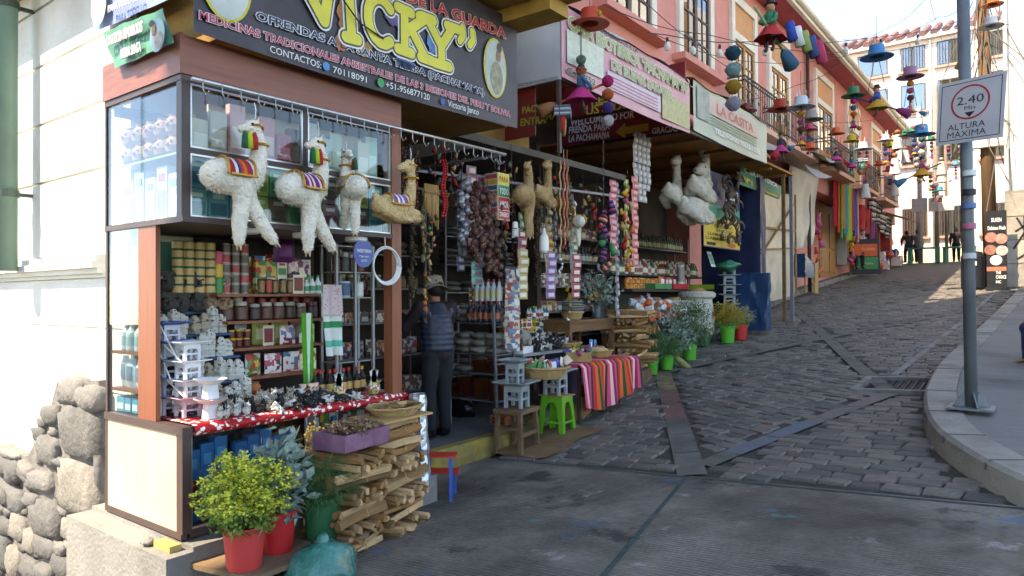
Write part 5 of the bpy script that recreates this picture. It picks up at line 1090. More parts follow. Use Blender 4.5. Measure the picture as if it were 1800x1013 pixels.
potted('coral red bucket of lime yellow flowers at the kiosk corner', 'flower buckets before the kiosk', (-3.68, 2.28, .2), RB2, .12, .245, 'yellow', 2600, .17, .36, 5)
potted('red bucket of grey green eucalyptus between the yellow flowers and the dill', 'flower buckets before the kiosk', (-3.76, 2.55, .2), RB, .12, .25, 'gum', 420, .15, .4, 6)
potted('dark green bucket of feathery dill beside the firewood', 'flower buckets before the kiosk', (-3.73, 2.86, .2), GB, .125, .27, 'dill', 5200, .16, .26, 7)
m_dry = mat('dried_flower', '8f7a4a', .9, .3, 30, c2='b89c58')
for i, (x, y) in enumerate(((-3.9, 2.93), (-3.86, 3.12))):
    t = thing('dried_bouquet', 'bunch of dried straw coloured flowers, %s' % ('taller, before the blue boxes' if i == 0 else 'lower, beside the purple crate'), 'flowers', (x, y, .2)); q = random.Random(i+70); s_ = MB(); f_ = MB()
    for k in range(30):
        a = q.uniform(0, 6.3); r_ = q.random()*.055; h = q.uniform(.5, .68)-.05*i; e = Vector((r_*1.3*math.cos(a), r_*1.3*math.sin(a), h)); s_.tube([(r_*.4*math.cos(a), r_*.4*math.sin(a), 0), e], .002, 3)
        for j in range(5): f_.ball(e+Vector((q.gauss(0, .014), q.gauss(0, .014), q.gauss(0, .02))), .009, 5, 4)
    s_.build('stems', mat('dry_stem', 'a09470', .9, .2), t); f_.build('flower_heads', m_dry, t)['kind'] = 'stuff'
# firewood in tied bundles, each stick a part
m_wood = [mat('firewood_%d' % i, c, .85, .25, 5, .5, 30, stretch=(1, 5, 5), rand=.2) for i, c in enumerate(('b08a60', '94693e', 'c29c70', '82603c'))]
def stick_mesh(i):
    q = random.Random(300+i); mb = MB(); n = 4+i % 2; L_ = .42; k = 4; vs_ = []; rr = [q.uniform(.014, .036) for _ in range(n)]; a0 = [2*PI*j/n+q.uniform(-.3, .3) for j in range(n)]; bend = q.uniform(-.02, .02)
    for s_ in range(k+1):
        t_ = s_/k
        for j in range(n): w_ = 1+.25*noise.noise(Vector((i*3.3, t_*2, j))); vs_.append((L_*(t_-.5), math.cos(a0[j])*rr[j]*w_+bend*math.sin(PI*t_), math.sin(a0[j])*rr[j]*w_))
    f = [(s_*n+j, s_*n+(j+1) % n, (s_+1)*n+(j+1) % n, (s_+1)*n+j) for s_ in range(k) for j in range(n)]+[tuple(range(n-1, -1, -1)), tuple(k*n+j for j in range(n))]
    mb.add(vs_, f); return mb.mesh('stick', m_wood[i % 4])
STK = [stick_mesh(i) for i in range(12)]
m_str = pmat('b49a6a', .9)
def bundle(label, group, loc, rz, n=11, L_=1.0, seed=0, wide=.17, high=.1, tilt=0.):
    t = thing('firewood_bundle', label, 'firewood', loc, 0, group, rot=(0, tilt, rz)); q = random.Random(seed)
    rows = max(2, int(high/.045)); per = max(3, round(n/rows))
    for r_ in range(rows):
        for c_ in range(per):
            o = ob('stick', STK[q.randrange(12)], t, loc=(q.gauss(0, .012), (c_-(per-1)/2)*wide/per+q.gauss(0, .005), .022+r_*high/rows+q.gauss(0, .003)), rot=(q.uniform(0, 6.3), q.gauss(0, .03), q.gauss(0, .05))); o.scale = (L_*q.uniform(.93, 1.06), 1.12, 1.05)
    mb = MB(); W_, H2 = wide/2+.02, high+.02
    mb.tube([(0, -W_, .02), (0, -W_*.8, H2), (0, W_*.8, H2), (0, W_, .02), (0, 0, -.004), (0, -W_, .02)], .003, 4); mb.build('binding', m_str, t); return t
def woodpile(base, ux, L_, layers, z0, tagname, group, dx, seed, per=2, sc=1.0):
    """layers alternate: sticks along the front, then sticks with their ends to the front"""
    for k in range(layers):
        for j in range(per):
            s_ = (j-(per-1)/2)
            long_ = (k+j) % 2 == 0
            p = Vector(base)+Vector((ux[0], ux[1], 0))*(s_*L_/per)+Vector((0, 0, z0+k*.112*sc)); ang = math.atan2(ux[1], ux[0]); q = random.Random(seed+k*9+j)
            bundle('%s firewood bundle, %s layer from the ground, %s end' % (tagname, ORD[k], ('nearer', 'middle', 'farther')[j if per == 3 else j*2]), group, p+Vector((q.uniform(-.02, .02), q.uniform(-.02, .02), 0)), (ang if long_ else ang+PI/2)+q.gauss(0, .05), 12, L_/per/.42*(1.08 if long_ else .95)*1.0, seed+k*7+j, wide=.3 if long_ else L_/per*.95, high=.1*sc, tilt=0)
woodpile((-3.78, 3.3, 0), (-.2, .98), .9, 6, .06, 'kiosk side', 'firewood stacked before the kiosk', 0, 100)
bundle('small firewood bundle on top of the kiosk pile under the chip board', 'firewood stacked before the kiosk', (-3.85, 3.55, .74), 1.75, 14, 1.0, 55, .28, .1)
mb = MB(); mb.prism([(-4.0, 3.3), (-3.62, 3.3), (-3.66, 3.82), (-4.04, 3.8)], .865, .88); tag(mb.build('chip_board', mat('ply_board', 'b08c5c', .8, .15, 6, stretch=(1, .3, 1))), 'thin plywood board lying on the firewood under the wicker tray', 'board')
def basket(label, loc, r_, h, m, group=None, sq=1.0):
    t = thing('wicker_basket', label, 'basket', loc, 0, group); mb = MB(); k = 7
    for i in range(k+1):
        u = i/k; rr = r_*(.72+.28*u**.7); mb.tube([(rr*math.cos(a)*(1+.008*(j % 2)), rr*sq*math.sin(a), h*u) for j, a in enumerate([2*PI*n_/24 for n_ in range(25)])], h/k*.58, 5)
    mb.lathe([(0, .006), (r_*.72, .004)], 20, sy=sq, cap=False); mb.build('weave', m, t, True)
    rm = MB(); rm.tube([(r_*1.02*math.cos(2*PI*n_/28), r_*1.02*sq*math.sin(2*PI*n_/28), h+.004*math.sin(n_*3)) for n_ in range(29)], h*.1+.004, 6); rm.build('rim', m, t, True); return t
m_wick = mat('wicker', '9c7c4e', .85, .3, 25, .6, 60, c2='b8996a')
basket('oval wicker tray of wood chips on the kiosk firewood', (-3.82, 3.58, .882), .17, .06, m_wick, sq=1.25)
q = random.Random(5)
for i in range(26):
    o = ob('wood_chip', STK[q.randrange(12)], None, loc=(-3.82+q.gauss(0, .055), 3.58+q.gauss(0, .07), .91+.03*q.random()), rot=(q.uniform(0, 6), q.uniform(-.3, .3), q.uniform(0, 6.3))); o.scale = (.2, .55, .55)
    tag(o, 'pale chip of wood in the wicker tray on the firewood', 'wood chip', 'wood chips in the tray')
pc = thing('purple_crate', 'faded purple wooden crate of dried herbs on the firewood', 'crate', (-3.72, 3.1, .75)); m_pur = mat('crate_purple', '6a3e58', .85, .3, 6, .3, c2='8a6678'); mb = MB()
for a, b in (((-.14, -.22, 0), (-.13, .22, .11)), ((.13, -.22, 0), (.14, .22, .11)), ((-.13, -.22, 0), (.13, -.21, .11)), ((-.13, .21, 0), (.13, .22, .11)), ((-.13, -.21, 0), (.13, .21, .01))): mb.b2(a, b)
mb.build('box', m_pur, pc, rot=(0, 0, .15)); hb_ = leafy('yellow', 500, .13, .1, .06, 33); hb_['foliage'].build('dried_herbs', mat('dried_herb', '6a5a48', .9, .3, 20, c2='8a7660'), pc); hb_['flowers'].build('dried_petals', mat('dried_petal', '7a3a58', .9, .3, 20, c2='b8a060'), pc)
fb = thing('foil_bag', 'crumpled silver foil sack leaning on the firewood end', 'bag', (-3.98, 3.98, .25)); mb = MB(); mb.grid(9, 12, lambda u, v: (.12*math.cos(u*6.283)*(1-.35*v)+.015*noise.noise(Vector((u*9, v*8, 1))), .08*math.sin(u*6.283)*(1-.3*v)+.02*noise.noise(Vector((u*8, v*9, 4))), .72*v+.02*noise.noise(Vector((u*7, v*5, 8))))); mb.build('sack', mat('foil', 'c8ccd0', .28, .1, 9, .8, 14, metal=.75), fb)
gb = MB(); gb.ball((0, 0, .16), .17, 26, 18, jit=.16, seed=9, sq=(1, 1.15, .98)); gb.tube([(0, 0, .3), (.02, 0, .36)], [.05, .02], 8)
gb_ = gb.build('garbage_bag', mat('bag_teal', '125a50', .2, .35, 9, 1.0, 26, c2='3f8a7c', coat=.4), None, True, loc=(-3.68, 2.63, g(-3.68, 2.63)+.0)); gb_.location = (-3.47, 2.66, -.12); gb_.scale = (1.2, 1.2, 1.25); tag(gb_, 'shiny teal plastic rubbish bag under the bucket board', 'rubbish bag')
ss = thing('step_stool', 'small step stool with red treads and blue legs behind the firewood', 'stool', (-4.0, 4.28, g(-4, 4.3)), .6); bl_ = pmat('2a58a8'); rd_ = pmat('c03a28')
for x, y, h in ((-.09, -.12, .36), (.09, -.12, .36), (-.09, .12, .19), (.09, .12, .19)): mb = MB(); mb.box((x, y, h/2), (.025, .025, h)); mb.build('leg', bl_, ss)
for y, h in ((-.06, .37), (.1, .2)): mb = MB(); mb.box((0, y, h), (.26, .16, .015)); mb.build('tread', rd_, ss)
# blue cartons and booklets in the base case
for i in range(8):
    ware('box', (-4.24, 2.26+i*.092+(.05 if i > 2 else 0), .36), (.07, .085, .44+.03*(i % 3)), ('1f6fae', ('8a2a2a', '2a8a9a', 'b87a4a')[i % 3], '4a9ad0'), 'tall blue carton, %s from the corner in the base case' % ORD[i], 'blue cartons in the kiosk base')
for i in range(8):
    for k in range(3): ware('card', (-4.16, 3.13+i*.085, .37+k*.185), (.01, .078, .17), [('*b04a58-d8d0c8-4a4a5a-c88aa0', 'd8d4cc'), ('*2a7aa0-e0dcd4-203040-8ab8c8',), ('*c8c0b0-3a3a3a-8a6a4a',), ('*c8b030-3a8a40-b03030',), ('*5a7a58-d8c8b0-803a50',)][(i*3+k*5) % 5], 'small printed booklet, %s column, %s row of the base case' % (ORD[i], ('bottom', 'middle', 'top')[k]), 'booklets in the kiosk base', rot=(0, 0, 0), name='booklet', cat='booklet')
# ================================================================ stall between kiosk and second shop: room, shelving, hanging wares
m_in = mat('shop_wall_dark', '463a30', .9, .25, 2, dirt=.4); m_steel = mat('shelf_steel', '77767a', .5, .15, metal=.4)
rm = thing('shop_row', 'dim open fronted shop rooms lined with shelves behind the hanging wares', 'shop', (-7, 8, .3))
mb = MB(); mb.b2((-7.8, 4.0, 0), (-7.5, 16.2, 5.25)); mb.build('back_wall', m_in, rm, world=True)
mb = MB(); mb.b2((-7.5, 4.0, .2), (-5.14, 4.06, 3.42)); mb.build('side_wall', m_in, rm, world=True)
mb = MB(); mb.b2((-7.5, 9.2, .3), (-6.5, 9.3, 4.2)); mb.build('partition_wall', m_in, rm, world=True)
mb = MB(); mb.b2((-7.5, 10.16, 4.35), (-4.42, 16.1, 4.39)); mb.build('awning_ceiling', mat('awning_orange', 'a5692e', .9, .25, 2), rm, world=True)
for y in (10.3, 11, 12.2, 13.4, 14.6, 15.6): mb = MB(); mb.bar((-7.4, y, 4.3), (-4.45, y, 4.3), .05); mb.build('awning_rafter', mat('rafter_wood', '7a5a30', .85, .2), rm, world=True)
mb = MB(); mb.bar((-5.3, 5.2, 3.07), (-5.0, 9.3, 3.2), .03); mb.bar((-6.5, 5.2, 3.1), (-6.3, 9.3, 3.2), .03); mb.bar((-4.05, 5.2, 3.07), (-6.5, 5.25, 3.1), .025); mb.build('ceiling_rail', m_steel, rm, world=True)
PAL = [('*8a3a40-c8b8a0-3a4a3a-b07a4a',), ('*3a4a6a-b8b0a0-a03a3a',), ('*6a5a3a-d0c8b0-8a4a5a',), ('7a5a48', 'c8c0b0', '5a3030'), ('4a5a58', 'b8b8b0', '8a3a30'), ('8a4a50', 'd8c8b8', '3a3030'), ('a88a4a', 'd0c8b0', '6a3a28')]
def shelving(name, label, x, y0, y1, zs, dep, spec, face=0, gname=''):
    t = thing('steel_shelving', label, 'shelves', (x, (y0+y1)/2, zs[0]))
    for y in (y0, y1):
        for dx in (-dep/2, dep/2): mb = MB(); mb.bar((x+dx, y, zs[0]-.15), (x+dx, y, zs[-1]+.3), .03); mb.build('upright', m_steel, t, world=True)
    for z in zs: mb = MB(); mb.b2((x-dep/2, y0, z-.02), (x+dep/2, y1, z)); mb.build('shelf_board', m_steel, t, world=True)
    for i, z in enumerate(zs):
        kind, sz, cols, lb, stk = spec[i % len(spec)]
        row(kind, x+dep*.12, y0+.03, y1-.03, z+.002, sz, cols, '%s on the %s shelf, %s' % (lb, ORD[i], gname), '%s shelf %s' % (gname, ORD[i]), stack=stk, rj=.06)
S1 = [('box', (.14, .15, .19), PAL, 'faded carton', 1), ('pack', (.1, .17, .22), [PAL[0], PAL[1], PAL[2]], 'printed packet', 1), ('box', (.13, .12, .15), PAL, 'small carton', 1), ('jar', (.1, .11, .17), [('6a4a3a', '8a3030'), ('5a5a4a', 'b8a878'), ('8a6a4a', '4a4a4a')], 'jar', 1), ('bag', (.16, .2, .09), [('6a5a4a',), ('7a6a5a',)], 'folded cloth bundle', 2)]
shelving('a', 'tall steel shelving behind the man', -7.1, 5.3, 7.1, (.45, .95, 1.4, 1.85, 2.3, 2.75), .3, S1, gname='rear rack')
shelving('b', 'steel shelving with folded grey cloth in the stall corner', -6.9, 7.3, 9.0, (.6, 1.0, 1.4, 1.8, 2.2, 2.6), .32, [('bag', (.3, .3, .075), [('6a655c',), ('757068',), ('5a5650',)], 'folded grey cloth', 3), ('bag', (.3, .32, .08), [('68645c',), ('7a746a',)], 'folded pale cloth', 2)], gname='cloth rack')
shelving('c', 'steel shelving of bottles and boxes in the second shop', -7.1, 9.5, 12.4, (1.0, 1.45, 1.9, 2.35, 2.8), .35, [('bottle', (.1, .11, .28), [('2a2420', '1a1a1a', '8a7a58'), ('3a2a20', '8a2a2a', 'b8a070'), ('4a4a48', '2a2a2a', 'a0a098')], 'dark bottle', 1), ('box', (.14, .16, .2), PAL, 'carton', 1), ('pack', (.1, .18, .24), PAL[:3], 'packet', 1)], gname='bottle rack')
shelving('d', 'shelving of green bottles under the white llama toys', -7.0, 12.6, 15.9, (1.3, 1.8, 2.3, 2.75), .35, [('bottle', (.1, .11, .3), [('2a4a30', '1a2a1a', '9a9a70'), ('3a3a20', '6a5a2a', 'c0b080')], 'green bottle', 1), ('jar', (.12, .12, .2), [('8a4a3a', 'b08a40'), ('6a5a4a', '8a2a2a')], 'jar', 1), ('box', (.14, .14, .2), PAL, 'box', 1)], gname='green bottle rack')
# left-hand rack with plastic bags and clay bowls
rk = thing('ladder_rack', 'grey steel rack with ladder shaped end holding bags and clay bowls', 'rack', (-5.6, 6.6, .26))
for x in (-6.05, -5.12):
    for y in (6.42, 6.78): mb = MB(); mb.bar((x, y, .26), (x, y-.06*(x > -5.5), 1.62), .028); mb.build('upright', m_steel, rk, world=True)
for z in (.5, .72, .94, 1.16, 1.38): mb = MB(); mb.bar((-5.12, 6.42, z), (-5.12, 6.78, z), .02); mb.build('rung', m_steel, rk, world=True)
for z in (.5, .82, 1.05, 1.42): mb = MB(); mb.b2((-6.05, 6.42, z-.012), (-5.13, 6.78, z)); mb.build('shelf_board', m_steel, rk, world=True)
TC = [('a05a38',), ('9a5232',), ('ab6842',)]
for i in range(4):
    ware('bowls', (-5.98+i*.25, 6.55, .502), (.2, .2, .14+.1*(i > 0)), TC[i % 3], 'stack of terracotta bowls, %s on the lowest rack shelf' % ORD[i], 'terracotta bowls on the rack', name='bowl_stack')
    if i > 1: ware('bowls', (-5.98+i*.25, 6.55, .822), (.2, .2, .15), TC[(i+1) % 3], 'stack of terracotta bowls, %s on the middle rack shelf' % ORD[i-2], 'terracotta bowls on the rack', name='bowl_stack')
for z, k in ((1.052, 3), (1.422, 2), (.822, 1)):
    for i in range(4 if z != .822 else 2):
        for j in range(k): ware('bag', (-5.92+i*.24, 6.52, z+j*.085), (.28, .23, .085), [('76726a',), ('646258',), ('88847a',)][(i+j) % 3], 'clear bag of grey herbs on the %s rack shelf, column %s, layer %s' % ({1.052: 'third', 1.422: 'top', .822: 'middle'}[z], ORD[i], ORD[j]), 'herb bags on the ladder rack', rz=.2*((i+j) % 3))
for i in range(6):
    ware('bottle', (-5.55+i*.085, 6.48, 1.68), (.08, .08, .26), ('c8ccd0', 'b8405a', 'd8d0a0'), 'clear bottle with pink cap, %s in the upper pack' % ORD[i], 'pack of clear bottles on the rack'); ware('bottle', (-5.55+i*.085, 6.44, 1.43), (.08, .08, .25), ('1c2430', '8a2a30', 'b05a40'), 'dark bottle with orange label, %s in the lower pack' % ORD[i], 'pack of dark bottles on the rack')
mb = MB(); mb.b2((-5.15, 6.32, .255), (-4.93, 6.43, .36)); o = mb.build('hollow_brick', mat('brick_orange', 'a0522e', .9, .2, 9, .4)); tag(o, 'orange hollow brick on the pavement edge by the ladder rack', 'brick')
for z in (.285, .33):
    for x in (-5.09, -5.04, -4.99): mb = MB(); mb.box((x, 6.3185, z), (.03, .003, .028)); mb.build('brick_hole', mat('brick_hole', '3a2018', .9, .1), o)
mb = MB(); mb.ball((-5.75, 6.45, .36), .15, 14, 10, jit=.4, seed=3, sq=(1.6, .8, .8)); tag(mb.build('black_bag', mat('bag_black', '111114', .25, .3, 5, .8, 20), None, True), 'shiny black rubbish bag under the ladder rack', 'rubbish bag')
mb = MB(); mb.ball((-5.3, 4.7, .5), .3, 16, 12, jit=.45, seed=5, sq=(.9, .8, 1.1)); tag(mb.build('black_bag', mat('bag_black', '111114', .25, .3, 5, .8, 20), None, True), 'tall black plastic sack behind the kiosk post', 'rubbish bag')
# ---- hanging wares on the rail of the stall
def garland(label, x, y, z0, z1, r_, m, cat='garland', nm='bead_garland', sway=.02, seed=0, sq=1., jit=0., dens=.8):
    q = random.Random(seed); mb = MB(); n = max(2, int((z0-z1)/(r_*2*dens)))
    for i in range(n):
        z = z0-(z0-z1)*(i+.5)/n; mb.ball((x+q.gauss(0, jit), y+sway*math.sin(i*.5)+q.gauss(0, jit), z), r_*q.uniform(.85, 1.15), 6, 5, sq=(1, sq, 1))
    mb.tube([(x, y, z0+.15), (x, y, z1)], .003, 4); return tag(mb.build(nm, m, None, True), label, cat)
seedm = spotmat('seed_mix', '4a2c26', '9a7058', 60, .3, .6); silv = mat('silver_foil', '8a8a8c', .3, .35, 18, .6, 30, metal=.5)
redb = pmat('a8201e', .35)
for dy, nm_ in ((-.015, 'nearer'), (.02, 'farther')): garland('%s string of bright red beads hanging beside the pan flute' % nm_, -4.6, 4.97+dy, 3.06, 2.5, .016, redb)
for i, dy in enumerate((-.22, -.14, -.06, .02)): garland('long dark seed garland, %s from the kiosk post' % ORD[i], -4.75+.04*(i % 2), 4.68+dy, 3.1, 2.6-.04*i, .017, seedm, seed=i, jit=.008)
pf = thing('pan_flute', 'bamboo pan flute hanging from the stall rail', 'pan flute', (-4.62, 4.83, 2.7))
for i in range(7): mb = MB(); L_ = .34-.035*i; mb.tube([(-4.62, 4.73+.028*i*1.0+.0, 2.8), (-4.62, 4.73+.028*i, 2.8-.42+.03*(6-i)-.0)], .012, 8); mb.build('cane_pipe', mat('cane', 'b08a4e', .6, .2, 9, stretch=(1, 1, .2)), pf, True, world=True)
mb = MB(); mb.box((-4.605, 4.815, 2.72), (.008, .21, .02)); mb.build('binding', pmat('7a4a28'), pf, world=True)
def trinkets(label, x, y, z0, z1, mats, seed, size=.03, wd=.05, nm='trinket_string', cat='trinkets', n=None):
    """string of mixed dangling pieces: each piece a part"""
    q = random.Random(seed); t = thing(nm, label, cat, (x, y, z0)); mb = MB(); mb.tube([(x, y, z0+.2), (x, y, z1)], .003, 4); mb.build('cord', pmat('6a5a48'), t, world=True)
    n = n or max(3, int((z0-z1)/(size*1.5)))
    for i in range(n):
        z = z0-(z0-z1)*(i+.5)/n; mb = MB(); s_ = size*q.uniform(.7, 1.2); k = q.randrange(3)
        if k == 0: mb.box((0, 0, 0), (s_*.7, s_*.9, s_*1.5), tp=.6)
        elif k == 1: mb.ball((0, 0, 0), s_*.6, 7, 5)
        else: mb.tube([(0, 0, s_*.8), (0, 0, -s_*.8)], [s_*.2, s_*.55], 6)
        mb.build('charm', mats[q.randrange(len(mats))], t, True, world=True, loc=(x+q.gauss(0, wd*.35), y+q.gauss(0, wd*.5), z), rot=(q.gauss(0, .4), q.gauss(0, .4), q.uniform(0, 6)))
    return t
ORW, TAN2, BRN, PNK, YEL, BLU, GRN, MAG = pmat('c0682a'), pmat('b08a58'), pmat('5a3a28'), pmat('c05a78'), pmat('c8a030'), pmat('2a5a9a'), pmat('2f7a48'), pmat('a02a6a')
trinkets('string of carved orange wood key charms hanging by the kiosk post', -4.5, 4.62, 2.45, 1.5, [ORW, TAN2, BRN, TAN2], 1, .035, .05)
trinkets('short string of beaded charms below the pan flute', -4.52, 4.72, 2.5, 2.15, [BRN, TAN2, PNK, GRN], 2, .03, .05)
def packets(label, x, y, z0, n, w_, h, c, rz=0., nm='packet_strip', cat='packets'):
    """vertical strip of like sachets, each a part"""
    t = thing(nm, label, cat, (x, y, z0-n*h), rz); me = goods_mesh('pack', (.035, w_, h*.98), c)
    for i in range(n): ob('sachet', me, t, loc=(.01*math.sin(i*2.1), .01*math.sin(i*1.3), (n-1-i)*h), rot=(0, .06*math.sin(i), .05*math.sin(i*3)))
    return t
packets('strip of silver and pink sachets beside the hanging sign box', -4.75, 5.55, 3.1, 8, .16, .105, ('8a5a5e', 'b0a8a0'), nm='packet_strip')
packets('strip of dark glossy sachets hanging near the red beads', -4.7, 5.35, 3.0, 8, .17, .11, ('2a2628', '6a5a58'), rz=.3)
packets('strip of grey foil sachets hung before the rack', -4.85, 5.8, 3.05, 9, .15, .11, ('6a6a6e', '8a3a4a'), rz=-.2)
packets('lower strip of green and violet sachets', -4.72, 5.6, 2.26, 5, .2, .08, ('5a8a78', '6a3a58'), rz=.1)
for i, (y, z0, z1, x) in enumerate(((5.3, 2.95, 2.3, -4.66), (5.45, 2.9, 2.1, -4.6), (5.68, 2.85, 2.0, -4.64), (5.85, 2.7, 1.95, -4.66))): garland('dark bunch of dried pods, %s from the red beads' % ORD[i], x, y, z0, z1, .04, silv if i == 0 else seedm, seed=40+i, jit=.035, nm='dried_bunch', cat='dried bunch', dens=.35)
sb = thing('hanging_carton', 'hanging carton printed yellow, green and red beside the tan llama', 'box', (-4.66, 5.93, 2.5)); mb = MB(); mb.b2((-4.78, 5.8, 2.55), (-4.6, 6.0, 3.05)); mb.build('box', pmat('c8b8a0'), sb, world=True)
for z0, z1, c, s_ in ((2.93, 3.04, 'c8c03a', 'PARA'), (2.8, 2.92, '2f7a48', 'TODO'), (2.66, 2.79, 'b0302c', 'AMOR'), (2.56, 2.65, 'b0302c', 'DINERO')):
    mb = MB(); mb.b2((-4.599, 5.81, z0), (-4.596, 5.99, z1)); o = mb.build('label_band', pmat(c), sb, world=True); text(s_, frame((-4.596, 5.825, z0+.025), (0, 1, 0), (0, 0, 1)), (z1-z0)*.55, WHT if c != 'c8c03a' else RED, o, .15, .02, world=False)
for k in range(8): mb = MB(); mb.b2((-4.77, 5.7975, 2.57+k*.06), (-4.61, 5.7995, 2.615+k*.06)); mb.build('side_stripe', [pmat('c89a3a'), pmat('b04a50'), pmat('3a5a8a')][k % 3], sb, world=True)
q = random.Random(88)
for i in range(12): garland('dark dangling garland in the stall depth, %s from the kiosk' % ORD[i], -5.2-q.random()*.9, 4.9+i*.33, 3.1, 2.2-q.random()*.7, .02, [seedm, pmat('6a3a30', .6), pmat('3a3a30', .6), pmat('7a6a48', .6)][i % 4], seed=i+90, jit=.012)
for i in range(8): packets('hanging sachet strip in the stall depth, %s from the kiosk' % ORD[i], -5.5-.5*q.random(), 5.1+i*.5, 3.05, 7+i % 4, .15, .1, [('8a4a50', 'c8b8a8'), ('5a6a58', 'b8b09a'), ('8a7a4a', 'd0c8a8'), ('5a5a6a', 'b0b0b8')][i % 4], rz=.3*(i % 3))
for i in range(9): packets('bright sachet strip over the stall table, %s from the ladder rack' % ORD[i], -5.0-.16*(i % 3), 6.78+.2*i, 2.3+.25*(i % 3), 6+i % 3, .16, .1, [('b8a070', 'd8d0b8'), ('a04a50', 'd8c8b8'), ('6a8a6a', 'd0d0b0'), ('8a6a8a', 'c8b8c8'), ('c0a040', '8a4030')][i % 5], rz=.25*((i % 3)-1))
for i in range(16): trinkets('cluster of small wares hung under the stall ceiling, %s up the street' % ORD[i], -4.85-.5*q.random(), 4.75+i*.28, 3.3, 2.75-.3*q.random(), [BRN, TAN2, pmat('5a5a50'), RED, pmat('7a6a6a'), WHT][i % 3:i % 3+3], 120+i, .05, .09, 'ware_cluster', 'wares', n=9)
# lamps: spiral and bulb, unlit
lb = thing('spiral_lamp', 'white spiral energy saving lamp hanging under the carton', 'lamp', (-4.6, 6.1, 2.4)); mb = MB(); mb.tube([(-4.6, 6.1, 3.1), (-4.6, 6.1, 2.56)], .004, 4); mb.build('flex', BLK, lb, world=True); mb = MB(); mb.lathe([(.02, 2.55), (.03, 2.54), (.032, 2.48), (.0, 2.475)], 12, (-4.6, 6.1, 0)); mb.build('socket', WHT, lb, True, world=True)
mb = MB(); mb.tube([(-4.6+.03*math.cos(a), 6.1+.03*math.sin(a), 2.475-.02*a/6.28) for a in [k*.5 for k in range(60)]], .009, 6); mb.build('spiral_tube', pmat('e6e4de', .3), lb, True, world=True)
lb = thing('bulb_lamp', 'white cylindrical bulb lamp hanging before the grey cloth shelves', 'lamp', (-4.6, 6.65, 2.3)); mb = MB(); mb.tube([(-4.6, 6.65, 3.2), (-4.6, 6.65, 2.5)], .004, 4); mb.build('flex', BLK, lb, world=True); mb = MB(); mb.lathe([(.018, 2.52), (.022, 2.46), (.05, 2.42), (.056, 2.38), (.056, 2.26), (.04, 2.235), (0, 2.23)], 14, (-4.6, 6.65, 0)); mb.build('bulb', pmat('d8d6ce', .3), lb, True, world=True)
# hanging tan llamas of the stall
NOBL = stripes('blanket_dark', ('8a3a3a', '5a4a6a', 'b8a890'), 1, .1)
m_dun = mat('wool_dun', 'a88a62', .95, .2, 14, .8, 60, spec=.1); m_br = mat('wool_brown', '6e4526', .95, .2, 14, .8, 60, spec=.1)
llama('hanging_llama', 'tan stretched llama toy hanging beside the printed carton', 'hang', m_dun, (-4.55, 6.22, 2.83), .4, 1.12, None, 'llama toys of the stall', False, 11)
llama('hanging_llama', 'dun llama toy with red collar hanging beyond the spiral lamp', 'lie', m_dun, (-4.65, 6.72, 2.92), .3, 1.15, None, 'llama toys of the stall', False, 12)
llama('hanging_llama', 'brown llama toy hanging deeper in the stall', 'lie', m_br, (-5.1, 7.8, 2.95), .2, 1.1, None, 'llama toys of the stall', False, 13)
llama('hanging_llama', 'small cream llama toy with red blanket behind the bead strings', 'hang', m_wool, (-5.0, 8.0, 2.72), 1.0, .8, BL[0], 'llama toys of the stall', False, 14)
for i, (y, c) in enumerate(((7.0, 'b8a060'), (7.04, 'a8303a'), (7.08, 'c8c4b8'), (7.12, 'c0782a'), (7.16, '7a3a5a'))): garland('%s bead string in the bunch hanging at the stall front' % ('gold', 'red', 'white', 'orange', 'plum')[i], -4.6+.02*(i % 2), y, 3.35, 2.25+.05*i, .011, pmat(c, .4), seed=i)
trinkets('green cord with knotted bells hanging from the awning', -4.6, 7.0, 4.0, 3.4, [GRN, PNK, GRN], 9, .02, .02)
trinkets('string of small pale charms below the bead strings', -4.62, 7.05, 2.2, 1.85, [TAN2, WHT, YEL], 10, .03, .04)
# ---- table of the stall
tb1 = thing('stall_table', 'stall table with white cloth edge heaped with charms and packets', 'table', (-5.4, 7.6, .3)); mb = MB(); mb.prism([(-5.05, 6.85), (-5.05, 8.3), (-6.0, 8.3), (-6.0, 6.85)][::1], 1.0, 1.03); mb.build('top', mat('table_grey', '8a8884', .7, .1), tb1, world=True)
for x, y in ((-5.1, 6.9), (-5.1, 8.25), (-5.95, 6.9), (-5.95, 8.25)): mb = MB(); mb.bar((x, y, .26), (x, y, 1.0), .035); mb.build('leg', m_steel, tb1, world=True)
mb = MB(); mb.box((-5.2, 7.0, 1.075), (.2, .3, .085), (0, 0, .2)); tag(mb.build('white_box', pmat('d0d0d0')), 'plain white box at the near end of the stall table', 'box')
mb = MB(); mb.ball((0, 0, .1), .1, 10, 8, jit=.25, seed=3, sq=(.8, 1.2, 1)); mb.tube([(0, .08, .12), (0, .12, .22), (0, .1, .27)], [.06, .045, .04], 8); mb.tube([(0, .1, .27), (0, .04, .265)], [.04, .025], 7); mb.tube([(0, .11, .29), (0, .12, .34)], [.014, .004], 5)
for s_ in (-1, 1): mb.tube([(s_*.05, .06, .08), (s_*.05, .06, 0)], [.035, .03], 6); mb.tube([(s_*.05, -.08, .08), (s_*.05, -.08, 0)], [.035, .03], 6)
tag(mb.build('stone_llama', mat('soapstone_grey', '8d857a', .85, .2, 9, .4), None, True, loc=(-5.2, 7.02, 1.118), rot=(0, 0, 2.6)), 'grey carved stone llama standing on the white box', 'figurine')
q = random.Random(77); cm = [FRG[0], FRG[1], FRG[2], OWL[0], OWL[1]]
